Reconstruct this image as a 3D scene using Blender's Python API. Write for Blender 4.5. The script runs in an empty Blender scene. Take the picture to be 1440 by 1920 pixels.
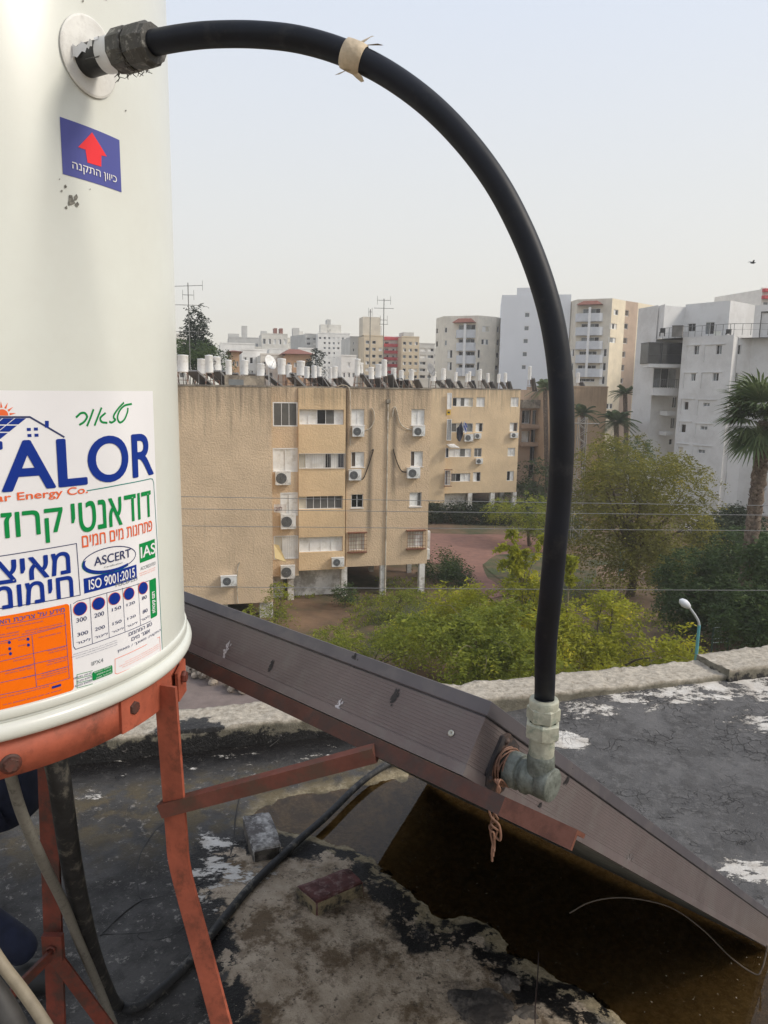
import bpy, bmesh, math, random
import numpy as np
from mathutils import Vector, Matrix, Quaternion, noise
from mathutils.geometry import delaunay_2d_cdt
random.seed(7); rng = np.random.default_rng(7)
SC = bpy.context.scene; COL = SC.collection
R = math.radians
# ------------------------------------------------------------------ camera, sky, sun, exposure
EYE = 1.55; PITCH = R(9.6); ROLL = R(0.9); FPX = 1387.0
camd = bpy.data.cameras.new('camera'); cam = bpy.data.objects.new('camera', camd); COL.objects.link(cam)
camd.sensor_fit = 'VERTICAL'; camd.sensor_height = 36; camd.lens = 36*FPX/1920
camd.clip_start = .02; camd.clip_end = 4000
CM = Matrix.Translation((0, 0, EYE)) @ Matrix.Rotation(math.pi/2-PITCH, 4, 'X') @ Matrix.Rotation(ROLL, 4, 'Z')
cam.matrix_world = CM; SC.camera = cam
SUN_EL, SUN_AZ = R(39), R(-10)      # azimuth measured from +X
sd = bpy.data.lights.new('sun', 'SUN'); sun = bpy.data.objects.new('sun', sd); COL.objects.link(sun)
sd.energy = 1.35; sd.angle = R(14); sd.color = (1, .93, .82)
SUND = Vector((math.cos(SUN_AZ)*math.cos(SUN_EL), math.sin(SUN_AZ)*math.cos(SUN_EL), math.sin(SUN_EL)))
sun.rotation_euler = SUND.to_track_quat('Z', 'Y').to_euler()
W = bpy.data.worlds.new('World'); SC.world = W; W.use_nodes = True
nt = W.node_tree; bg = nt.nodes['Background']
sky = nt.nodes.new('ShaderNodeTexSky'); sky.sky_type = 'NISHITA'; sky.sun_disc = False
sky.sun_elevation = SUN_EL; sky.sun_rotation = R(90)-SUN_AZ; sky.dust_density = 6; sky.air_density = 1.2
tc = nt.nodes.new('ShaderNodeTexCoord'); sx = nt.nodes.new('ShaderNodeSeparateXYZ')
nt.links.new(tc.outputs['Generated'], sx.inputs[0])
rmp = nt.nodes.new('ShaderNodeValToRGB'); nt.links.new(sx.outputs['Z'], rmp.inputs[0])
SKYK = 6.9
cr = rmp.color_ramp; cr.elements[0].position = 0; cr.elements[0].color = (.86, .81, .69, 1)
cr.elements[1].position = 1; cr.elements[1].color = (.62, .68, .82, 1)
for p_, c_ in ((.10, (.82, .80, .745, 1)), (.24, (.765, .775, .775, 1)), (.46, (.69, .75, .86, 1))):
    e_ = cr.elements.new(p_); e_.color = c_
mul = nt.nodes.new('ShaderNodeVectorMath'); mul.operation = 'SCALE'; mul.inputs['Scale'].default_value = SKYK
nt.links.new(rmp.outputs[0], mul.inputs[0])
mx = nt.nodes.new('ShaderNodeMix'); mx.data_type = 'RGBA'; mx.inputs[0].default_value = .86
nt.links.new(sky.outputs[0], mx.inputs[6]); nt.links.new(mul.outputs[0], mx.inputs[7])
nt.links.new(mx.outputs[2], bg.inputs['Color']); bg.inputs['Strength'].default_value = .1
SC.view_settings.view_transform = 'Standard'; SC.view_settings.look = 'None'
SC.view_settings.exposure = 0.76; SC.view_settings.gamma = 1
SC.cycles.max_bounces = 6; SC.cycles.transparent_max_bounces = 12
SC.cycles.use_denoising = True

# ------------------------------------------------------------------ pixel of the photograph -> point in the world
def ray(px, py): return (CM.to_3x3() @ Vector(((px-720)/FPX, (960-py)/FPX, -1)))
C0 = Vector((0, 0, EYE))
def PY(px, py, Y): d = ray(px, py); return C0 + d*(Y/d.y)
def PZ(px, py, z): d = ray(px, py); return C0 + d*((z-EYE)/d.z)
def PT(px, py, t): return C0 + ray(px, py)*t
def hor(px):
    a, b = ray(px, 700).z, ray(px, 760).z
    return 700 + 60*a/(a-b)

# ------------------------------------------------------------------ materials
MATS = {}
def nodes(name):
    m = bpy.data.materials.new(name); m.use_nodes = True
    return m, m.node_tree, m.node_tree.nodes['Principled BSDF']
def mat(name, col, rough=.6, var=.12, scale=8, bump=0, bscale=40, metal=0, spec=None, coord='Object', streak=0, dirt=None, dirtscale=3, dirtamt=.5):
    """colour with two octaves of variation, optional dirt patches in a second colour, optional bump"""
    if name in MATS: return MATS[name]
    m, t, b = nodes(name); N = t.nodes.new; L = t.links.new
    b.inputs['Roughness'].default_value = rough; b.inputs['Metallic'].default_value = metal
    if spec is not None: b.inputs['Specular IOR Level'].default_value = spec
    co = N('ShaderNodeTexCoord')
    vec = co.outputs[coord]
    n1 = N('ShaderNodeTexNoise'); n1.inputs['Scale'].default_value = scale; n1.inputs['Detail'].default_value = 6; n1.inputs['Roughness'].default_value = .65
    L(vec, n1.inputs['Vector'])
    r1 = N('ShaderNodeValToRGB'); L(n1.outputs[0], r1.inputs[0])
    lo = [max(0, c*(1-var*1.6)) for c in col]; hi = [min(1, c*(1+var)) for c in col]
    r1.color_ramp.elements[0].position = .3; r1.color_ramp.elements[0].color = (*lo, 1)
    r1.color_ramp.elements[1].position = .7; r1.color_ramp.elements[1].color = (*hi, 1)
    out = r1.outputs[0]
    if dirt is not None:
        n2 = N('ShaderNodeTexNoise'); n2.inputs['Scale'].default_value = dirtscale; n2.inputs['Detail'].default_value = 9; n2.inputs['Roughness'].default_value = .72
        L(vec, n2.inputs['Vector'])
        r2 = N('ShaderNodeValToRGB'); L(n2.outputs[0], r2.inputs[0])
        c_ = .62-.24*dirtamt
        r2.color_ramp.elements[0].position = c_-.06; r2.color_ramp.elements[0].color = (0, 0, 0, 1)
        r2.color_ramp.elements[1].position = c_+.08; r2.color_ramp.elements[1].color = (1, 1, 1, 1)
        mm = N('ShaderNodeMix'); mm.data_type = 'RGBA'; L(r2.outputs[0], mm.inputs[0]); L(out, mm.inputs[6]); mm.inputs[7].default_value = (*dirt, 1)
        out = mm.outputs[2]
    L(out, b.inputs['Base Color'])
    if bump:
        nb = N('ShaderNodeTexNoise'); nb.inputs['Scale'].default_value = bscale; nb.inputs['Detail'].default_value = 5
        L(vec, nb.inputs['Vector'])
        bp = N('ShaderNodeBump'); bp.inputs['Strength'].default_value = 1; bp.inputs['Distance'].default_value = bump
        L(nb.outputs[0], bp.inputs['Height']); L(bp.outputs[0], b.inputs['Normal'])
    MATS[name] = m; return m

def stucco(name, col, ztop, grime=(.16, .13, .10), amt=1.0, bumpd=.05, bscale=5.5, band=3.2, stains=None):
    """rough sprayed plaster: coarse relief, rain streaks running down from the roof edge, pale mottling"""
    m, t, b = nodes(name); N = t.nodes.new; L = t.links.new
    b.inputs['Roughness'].default_value = .95; b.inputs['Specular IOR Level'].default_value = .15
    g = N('ShaderNodeNewGeometry'); sp = N('ShaderNodeSeparateXYZ'); L(g.outputs['Position'], sp.inputs[0])
    n1 = N('ShaderNodeTexNoise'); n1.inputs['Scale'].default_value = .5; n1.inputs['Detail'].default_value = 7; n1.inputs['Roughness'].default_value = .6
    L(g.outputs['Position'], n1.inputs['Vector'])
    r1 = N('ShaderNodeValToRGB'); L(n1.outputs[0], r1.inputs[0])
    r1.color_ramp.elements[0].position = .3; r1.color_ramp.elements[0].color = (*[c*.86 for c in col], 1)
    r1.color_ramp.elements[1].position = .72; r1.color_ramp.elements[1].color = (*[min(1, c*1.1) for c in col], 1)
    # streaks
    mp = N('ShaderNodeMapping'); mp.inputs['Scale'].default_value = (3.2, 3.2, .16); L(g.outputs['Position'], mp.inputs[0])
    n2 = N('ShaderNodeTexNoise'); n2.inputs['Scale'].default_value = 1; n2.inputs['Detail'].default_value = 7; n2.inputs['Roughness'].default_value = .7
    L(mp.outputs[0], n2.inputs['Vector'])
    mr = N('ShaderNodeMapRange'); mr.inputs['From Min'].default_value = ztop-band; mr.inputs['From Max'].default_value = ztop
    mr.inputs['To Min'].default_value = -.10; mr.inputs['To Max'].default_value = .16; L(sp.outputs['Z'], mr.inputs[0])
    ad = N('ShaderNodeMath'); ad.operation = 'ADD'; L(n2.outputs[0], ad.inputs[0]); L(mr.outputs[0], ad.inputs[1])
    r2 = N('ShaderNodeValToRGB'); L(ad.outputs[0], r2.inputs[0])
    r2.color_ramp.elements[0].position = .5; r2.color_ramp.elements[0].color = (0, 0, 0, 1)
    r2.color_ramp.elements[1].position = .82; r2.color_ramp.elements[1].color = (.72*amt,)*3+(1,)
    mm = N('ShaderNodeMix'); mm.data_type = 'RGBA'; L(r2.outputs[0], mm.inputs[0]); L(r1.outputs[0], mm.inputs[6]); mm.inputs[7].default_value = (*grime, 1)
    outc = mm.outputs[2]
    for (F, u, w, za, zb) in (stains or []):
        # a dark run of rain water below a leak: centred at u on the facade, from za down to zb
        dt = N('ShaderNodeVectorMath'); dt.operation = 'DOT_PRODUCT'; L(g.outputs['Position'], dt.inputs[0]); dt.inputs[1].default_value = F.d
        df = N('ShaderNodeMath'); df.operation = 'SUBTRACT'; L(dt.outputs['Value'], df.inputs[0]); df.inputs[1].default_value = F.P.dot(F.d)+u
        ab = N('ShaderNodeMath'); ab.operation = 'ABSOLUTE'; L(df.outputs[0], ab.inputs[0])
        wn = N('ShaderNodeMath'); wn.operation = 'MULTIPLY_ADD'; L(n2.outputs[0], wn.inputs[0]); wn.inputs[1].default_value = -w*1.6; wn.inputs[2].default_value = w*1.9
        a1_ = N('ShaderNodeMapRange'); a1_.interpolation_type = 'SMOOTHSTEP'; L(ab.outputs[0], a1_.inputs[0]); L(wn.outputs[0], a1_.inputs[1]); a1_.inputs[2].default_value = 0
        a2_ = N('ShaderNodeMapRange'); a2_.interpolation_type = 'SMOOTHSTEP'; L(sp.outputs['Z'], a2_.inputs[0]); a2_.inputs[1].default_value = zb; a2_.inputs[2].default_value = zb+2.5
        a3_ = N('ShaderNodeMapRange'); a3_.interpolation_type = 'SMOOTHSTEP'; L(sp.outputs['Z'], a3_.inputs[0]); a3_.inputs[1].default_value = za+.2; a3_.inputs[2].default_value = za-.3
        p1 = N('ShaderNodeMath'); p1.operation = 'MULTIPLY'; L(a1_.outputs[0], p1.inputs[0]); L(a2_.outputs[0], p1.inputs[1])
        p2 = N('ShaderNodeMath'); p2.operation = 'MULTIPLY'; L(p1.outputs[0], p2.inputs[0]); L(a3_.outputs[0], p2.inputs[1])
        p3 = N('ShaderNodeMath'); p3.operation = 'MULTIPLY'; L(p2.outputs[0], p3.inputs[0]); p3.inputs[1].default_value = .75
        m9 = N('ShaderNodeMix'); m9.data_type = 'RGBA'; L(p3.outputs[0], m9.inputs[0]); L(outc, m9.inputs[6]); m9.inputs[7].default_value = (*grime, 1); outc = m9.outputs[2]
    # pits of the spray plaster
    n3 = N('ShaderNodeTexNoise'); n3.inputs['Scale'].default_value = bscale; n3.inputs['Detail'].default_value = 4; n3.inputs['Roughness'].default_value = .6
    L(g.outputs['Position'], n3.inputs['Vector'])
    L(outc, b.inputs['Base Color'])
    bp = N('ShaderNodeBump'); bp.inputs['Distance'].default_value = bumpd; bp.inputs['Strength'].default_value = 1
    L(n3.outputs[0], bp.inputs['Height']); L(bp.outputs[0], b.inputs['Normal'])
    return m

def leafmat(name, a, b_, c=None, trans=.48):
    m, t, b = nodes(name); N = t.nodes.new; L = t.links.new
    g = N('ShaderNodeNewGeometry'); rp = N('ShaderNodeValToRGB')
    n = N('ShaderNodeTexNoise'); n.inputs['Scale'].default_value = .75; n.inputs['Detail'].default_value = 4
    L(g.outputs['Position'], n.inputs['Vector'])
    mxn = N('ShaderNodeMath'); mxn.operation = 'MULTIPLY_ADD'; mxn.inputs[1].default_value = .45
    L(g.outputs['Random Per Island'], mxn.inputs[0])
    mr = N('ShaderNodeMapRange'); mr.inputs['From Min'].default_value = .3; mr.inputs['From Max'].default_value = .7; mr.inputs['To Max'].default_value = .62
    L(n.outputs[0], mr.inputs[0]); L(mr.outputs[0], mxn.inputs[2]); L(mxn.outputs[0], rp.inputs[0])
    rp.color_ramp.elements[0].color = (*a, 1); rp.color_ramp.elements[1].color = (*b_, 1)
    if c is not None:
        e = rp.color_ramp.elements.new(.82); e.color = (*b_, 1); rp.color_ramp.elements[-1].color = (*c, 1)
    L(rp.outputs[0], b.inputs['Base Color']); b.inputs['Roughness'].default_value = .6; b.inputs['Specular IOR Level'].default_value = .25
    tr = N('ShaderNodeBsdfTranslucent'); L(rp.outputs[0], tr.inputs['Color'])
    ms = N('ShaderNodeMixShader'); ms.inputs[0].default_value = trans
    L(b.outputs[0], ms.inputs[1]); L(tr.outputs[0], ms.inputs[2]); L(ms.outputs[0], t.nodes['Material Output'].inputs['Surface'])
    MATS[name] = m; return m

# ------------------------------------------------------------------ mesh builder
class MB:
    def __init__(s): s.v = []; s.f = []; s.m = []; s.sm = []; s.cur = 0
    def add(s, vs, fs, smooth=False):
        o = len(s.v); s.v += [Vector(v) for v in vs]
        for f in fs: s.f.append([i+o for i in f]); s.m.append(s.cur); s.sm.append(smooth)
    def quad(s, a, b, c, d): s.add([a, b, c, d], [(0, 1, 2, 3)])
    def box(s, c, size, rot=None):
        c = Vector(c); hx, hy, hz = [k/2 for k in size]
        vs = [Vector((x*hx, y*hy, z*hz)) for x in (-1, 1) for y in (-1, 1) for z in (-1, 1)]
        if rot is not None: vs = [rot @ v for v in vs]
        s.add([v+c for v in vs], [(0, 1, 3, 2), (4, 6, 7, 5), (0, 4, 5, 1), (2, 3, 7, 6), (0, 2, 6, 4), (1, 5, 7, 3)])
    def bar(s, p, q, w, h, up=(0, 0, 1)):
        """rectangular bar from p to q, w across, h along up"""
        p, q = Vector(p), Vector(q); d = (q-p).normalized(); u = Vector(up); u = (u-d*u.dot(d)).normalized(); sd_ = d.cross(u)
        vs = [e+sd_*(a*w/2)+u*(b*h/2) for e in (p, q) for a, b in ((-1, -1), (1, -1), (1, 1), (-1, 1))]
        s.add(vs, [(3, 2, 1, 0), (4, 5, 6, 7)]+[(i, (i+1) % 4, 4+(i+1) % 4, 4+i) for i in range(4)])
    def tube(s, pts, r, seg=10, cap=True, squash=None):
        pts = [Vector(p) for p in pts]; n = len(pts); rs = r if isinstance(r, (list, tuple)) else [r]*n
        t0 = (pts[1]-pts[0]).normalized(); a = Vector((0, 0, 1)) if abs(t0.z) < .9 else Vector((1, 0, 0))
        u = (a-t0*a.dot(t0)).normalized(); vs = []
        for i in range(n):
            t = (pts[min(i+1, n-1)]-pts[max(i-1, 0)])
            t = t.normalized() if t.length > 1e-9 else t0
            u = (u-t*u.dot(t)).normalized(); w = t.cross(u)
            for k in range(seg):
                an = 2*math.pi*k/seg; vs.append(pts[i]+(u*math.cos(an)+w*math.sin(an))*rs[i])
        fs = [(i*seg+k, i*seg+(k+1) % seg, (i+1)*seg+(k+1) % seg, (i+1)*seg+k) for i in range(n-1) for k in range(seg)]
        s.add(vs, fs, True)
        if cap:
            s.add(vs[:seg], [tuple(reversed(range(seg)))]); s.add(vs[-seg:], [tuple(range(seg))])
    def lathe(s, p, d, prof, seg=24, smooth=True, ph=0, sides=None):
        """profile [(along, radius)...] round the axis d from p"""
        p, d = Vector(p), Vector(d).normalized(); a = Vector((0, 0, 1)) if abs(d.z) < .9 else Vector((1, 0, 0))
        u = (a-d*a.dot(d)).normalized(); w = d.cross(u); vs = []
        for h, r in prof:
            for k in range(seg):
                an = 2*math.pi*k/seg+ph; vs.append(p+d*h+(u*math.cos(an)+w*math.sin(an))*r)
        n = len(prof)
        s.add(vs, [(i*seg+k, i*seg+(k+1) % seg, (i+1)*seg+(k+1) % seg, (i+1)*seg+k) for i in range(n-1) for k in range(seg)], smooth)
    def build(s, name, mats, parent=None, origin=None):
        me = bpy.data.meshes.new(name); off = Vector(origin) if origin is not None else (Vector(parent['_o']) if parent is not None else Vector((0, 0, 0)))
        me.from_pydata([v-off for v in s.v], [], s.f)
        for m in (mats if isinstance(mats, (list, tuple)) else [mats]): me.materials.append(m)
        me.polygons.foreach_set('material_index', s.m); me.polygons.foreach_set('use_smooth', s.sm); me.update()
        return link(name, me, parent, off)
ROOTS = []
def link(name, me, parent=None, off=None):
    o = bpy.data.objects.new(name, me); COL.objects.link(o)
    if parent is not None:
        o.parent = parent; o['_o'] = parent['_o']
    else:
        o.location = off if off is not None else (0, 0, 0); o['_o'] = [float(k) for k in (off if off is not None else (0, 0, 0))]
    ROOTS.append(o); return o
def thing(name, label, cat, loc=(0, 0, 0), group=None):
    o = bpy.data.objects.new(name, None); COL.objects.link(o); o.location = loc; o['_o'] = [float(k) for k in loc]
    o.empty_display_size = .1
    ROOTS.append(o); return tag(o, label, cat, group)
def tag(o, label, cat, group=None, kind=None):
    if label: o['label'] = label
    if cat: o['category'] = cat
    if group: o['group'] = group
    if kind: o['kind'] = kind
    return o
def struct(o): o['kind'] = 'structure'; return o
def copy_tree(o, parent=None):
    c = o.copy(); COL.objects.link(c)
    if parent is not None: c.parent = parent
    for ch in list(o.children): copy_tree(ch, c)
    return c
def quads(name, V, mats, parent=None, origin=(0, 0, 0), midx=None, smooth=False):
    """V: (n,4,3) array of free quads"""
    V = np.asarray(V, dtype=np.float32); n = len(V); me = bpy.data.meshes.new(name)
    off = np.array(parent['_o'] if parent is not None else origin, dtype=np.float32)
    me.vertices.add(n*4); me.loops.add(n*4); me.polygons.add(n)
    me.vertices.foreach_set('co', (V.reshape(-1, 3)-off).ravel())
    me.loops.foreach_set('vertex_index', np.arange(n*4, dtype=np.int32))
    me.polygons.foreach_set('loop_start', np.arange(0, n*4, 4, dtype=np.int32))
    for m in (mats if isinstance(mats, (list, tuple)) else [mats]): me.materials.append(m)
    if midx is not None: me.polygons.foreach_set('material_index', np.asarray(midx, dtype=np.int32))
    me.update(calc_edges=True); me.validate()
    return link(name, me, parent, Vector(origin))
def spline(pts, n=8):
    """Catmull-Rom through points (any dimension)"""
    P = [Vector(p) for p in pts]; P = [P[0]*2-P[1]]+P+[P[-1]*2-P[-2]]; out = []
    for i in range(1, len(P)-2):
        a, b, c, d = P[i-1:i+3]
        for k in range(n):
            t = k/n; out.append(.5*((2*b)+(c-a)*t+(2*a-5*b+4*c-d)*t*t+(3*b-a-3*c+d)*t**3))
    out.append(P[-2]); return out
ORD = ['first', 'second', 'third', 'fourth', 'fifth', 'sixth', 'seventh', 'eighth', 'ninth', 'tenth', 'eleventh', 'twelfth', 'thirteenth', 'fourteenth', 'fifteenth', 'sixteenth', 'seventeenth', 'eighteenth', 'nineteenth', 'twentieth']
# common materials
M_white = mat('white_enamel', (.665, .68, .62), .27, .03, 2.5, dirt=(.63, .635, .575), dirtscale=1.6, dirtamt=.5)
M_blackhose = mat('black_polyethylene', (.006, .008, .014), .5, .3, 14, bump=.0005, bscale=38, spec=.3, dirt=(.020, .021, .024), dirtscale=34, dirtamt=.1)
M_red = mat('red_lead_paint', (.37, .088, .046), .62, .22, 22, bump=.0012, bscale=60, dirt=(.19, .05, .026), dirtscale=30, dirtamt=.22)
M_reddark = mat('darkened_red_paint', (.17, .035, .02), .62, .25, 20, bump=.0008, bscale=70, dirt=(.07, .03, .022), dirtscale=22, dirtamt=.45)  # red paint darkened; on the back leg it carries the shade in its colour
M_alu = mat('brown_anodised_aluminium', (.140, .112, .110), .5, .12, 9, bump=.0002, bscale=90, dirt=(.15, .13, .125), dirtscale=16, dirtamt=.3, metal=.15)
M_alutop = mat('dark_anodised_trim', (.082, .074, .082), .45, .12, 9, metal=.15, dirt=(.11, .098, .10), dirtscale=11, dirtamt=.3)
M_galv = mat('galvanised_back_sheet', (.22, .23, .21), .5, .15, 12, metal=.5, dirt=(.1, .1, .09), dirtscale=20)
M_brass = mat('verdigris_brass', (.115, .128, .108), .6, .25, 60, bump=.002, bscale=110, dirt=(.19, .208, .185), dirtscale=42, dirtamt=.45, metal=.25)
M_brasspale = mat('pale_limed_brass', (.40, .40, .32), .6, .16, 70, bump=.0012, bscale=120, dirt=(.22, .25, .2), dirtscale=60, dirtamt=.3, metal=.15)
M_nutdark = mat('dirty_dark_nut', (.065, .062, .055), .6, .25, 80, bump=.001, bscale=160, dirt=(.3, .29, .26), dirtscale=120, dirtamt=.12)
M_rustwire = mat('rusty_copper_wire', (.21, .105, .065), .6, .25, 90, bump=.0006, bscale=300)
M_tape = mat('beige_masking_tape', (.56, .46, .33), .8, .15, 90, bump=.001, bscale=200)
M_whitetape = mat('white_thread_tape', (.72, .72, .72), .5, .06, 60, bump=.0006, bscale=150)
def pr(P):
    q = CM.inverted() @ Vector(P); return (720+FPX*q.x/-q.z, 960-FPX*q.y/-q.z)
# ================================================================== OUR ROOF
def seg_sd(X, Y, poly):
    """signed distance to a polygon, positive inside"""
    poly = np.array([(p[0], p[1]) for p in poly]); d = np.full(X.shape, 1e9); ins = np.zeros(X.shape, bool); n = len(poly)
    for i in range(n):
        ax, ay = poly[i]; bx, by = poly[(i+1) % n]; ex, ey = bx-ax, by-ay
        t = np.clip(((X-ax)*ex+(Y-ay)*ey)/(ex*ex+ey*ey+1e-12), 0, 1)
        d = np.minimum(d, np.hypot(X-ax-t*ex, Y-ay-t*ey))
        c = ((ay > Y) != (by > Y)) & (X < (bx-ax)*(Y-ay)/((by-ay) if by != ay else 1e-12)+ax); ins ^= c
    return np.where(ins, d, -d)
def vnoise(X, Y, sc, oct_=4, seed=0):
    """value noise on arrays"""
    out = np.zeros(X.shape); amp = 1; tot = 0
    rg = np.random.default_rng(seed); T = rg.random((256, 256))
    for o in range(oct_):
        x = X*sc+13.7*o; y = Y*sc+7.1*o; xi = np.floor(x).astype(int); yi = np.floor(y).astype(int); fx = x-xi; fy = y-yi
        fx = fx*fx*(3-2*fx); fy = fy*fy*(3-2*fy)
        g = lambda a, b: T[a % 256, b % 256]
        out += amp*((g(xi, yi)*(1-fx)+g(xi+1, yi)*fx)*(1-fy)+(g(xi, yi+1)*(1-fx)+g(xi+1, yi+1)*fx)*fy); tot += amp; amp *= .55; sc *= 2.03
    return out/tot
PUD = [PZ(x, y, 0) for x, y in [(440, 1545), (490, 1500), (560, 1482), (640, 1470), (735, 1446), (850, 1440), (1000, 1480), (1250, 1610), (1470, 1745), (1640, 1900), (1640, 2010), (1450, 1990), (1180, 1950), (1135, 1915), (1080, 1885), (1000, 1850), (932, 1795), (884, 1738), (829, 1755), (772, 1730), (752, 1684), (697, 1650), (682, 1625), (622, 1600), (585, 1588), (521, 1566)]]
TAN = [PZ(x, y, 0) for x, y in [(372, 1610), (440, 1596), (530, 1590), (640, 1612), (700, 1655), (745, 1690), (790, 1765), (880, 1752), (925, 1800), (1000, 1862), (1090, 1900), (1150, 1940), (1100, 2100), (430, 2100), (425, 1900), (398, 1780), (372, 1700)]]
def par_y(x): return 3.138+.272*x
gx = np.arange(-2.6, 3.7, .0125); gy = np.arange(.75, 4.75, .0125)
GX, GY = np.meshgrid(gx, gy, indexing='ij')
pud = seg_sd(GX, GY, PUD); tan_ = seg_sd(GX, GY, TAN)
wob = (vnoise(GX, GY, 7, 5, 1)-.5)
dpar = (par_y(GX)-GY)/1.036
H = .007+np.clip(-.16*(pud+wob*.13), -.034, .004)+(vnoise(GX, GY, 22, 4, 2)-.5)*.007
tw = tan_+wob*.10
H += np.clip(tw*.12, 0, .006)*(pud < .03)
rise = np.clip(1-dpar/.55, 0, 1)**2*np.clip((GX-.2)/.8, 0, 1); H += rise*.062
H += np.clip((GX-.9)/1.2, 0, 1)*.02*(pud < 0)*np.clip(-pud/.3, 0, 1)
# flakes of old paint are a little proud
PAINT = [(1062, 1396, .10, 1.5), (1100, 1345, .25, .64), (1180, 1330, .27, .70), (1260, 1322, .27, .72), (1330, 1315, .25, .74), (1400, 1310, .3, .74), (1430, 1370, .25, .64), (1130, 1410, .14, .42), (1300, 1470, .12, .34), (1420, 1440, .12, .42), (1410, 1640, .16, .75), (1290, 1580, .1, .42), (1230, 1540, .08, .36), (1420, 1545, .10, .36), (1330, 1410, .12, .34), (1200, 1475, .08, .3), (1150, 1520, .08, .3),
         (390, 1585, .13, .70), (410, 1640, .18, .72), (480, 1650, .15, .62), (375, 1700, .12, .64), (560, 1640, .12, .5), (585, 1588, .05, .5), (160, 1495, .10, .66), (450, 1420, .3, .46), (350, 1440, .2, .48), (600, 1420, .25, .5), (770, 1425, .1, .62), (220, 1440, .25, .45), (700, 1690, .1, .45), (850, 1790, .12, .45), (60, 1690, .15, .34), (205, 1650, .08, .36)]
paint = np.where(GX > .5, .26, .17)
for x, y, r_, w_ in PAINT:
    p = PZ(x, y, 0); paint = np.maximum(paint, w_*np.exp(-(((GX-p.x)/r_)**2+((GY-p.y)/(r_*.8))**2)))
cline = np.full(GX.shape, 9.0)
for ln in ([(630, 1712), (662, 1738), (700, 1762), (735, 1790), (772, 1812), (790, 1835), (820, 1852), (850, 1878)], [(500, 1700), (470, 1722), (452, 1748), (480, 1760)], [(410, 1690), (455, 1700), (480, 1716)], [(900, 1780), (930, 1830), (960, 1850)]):
    pts = [PZ(x, y, 0) for x, y in ln]
    for p, q in zip(pts[:-1], pts[1:]):
        ex, ey = q.x-p.x, q.y-p.y; t = np.clip(((GX-p.x)*ex+(GY-p.y)*ey)/(ex*ex+ey*ey), 0, 1); cline = np.minimum(cline, np.hypot(GX-p.x-t*ex, GY-p.y-t*ey))
nx, ny = len(gx), len(gy)
me = bpy.data.meshes.new('roof'); V = np.stack([GX, GY, H], -1).reshape(-1, 3).astype(np.float32)
idx = np.arange(nx*ny).reshape(nx, ny)
Fq = np.stack([idx[:-1, :-1], idx[1:, :-1], idx[1:, 1:], idx[:-1, 1:]], -1).reshape(-1, 4).astype(np.int32)
Fq = Fq[(dpar.ravel()[Fq] > -.12).all(1)]
me.vertices.add(len(V)); me.loops.add(Fq.size); me.polygons.add(len(Fq))
me.vertices.foreach_set('co', V.ravel()); me.loops.foreach_set('vertex_index', Fq.ravel()); me.polygons.foreach_set('loop_start', np.arange(0, Fq.size, 4, dtype=np.int32))
me.polygons.foreach_set('use_smooth', np.ones(len(Fq), bool)); me.update(calc_edges=True)
for nm, arr in (('pud', pud), ('tan', tan_), ('paint', paint), ('dpar', dpar), ('crackline', cline)):
    at = me.attributes.new(nm, 'FLOAT', 'POINT'); at.data.foreach_set('value', arr.astype(np.float32).ravel())
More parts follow.
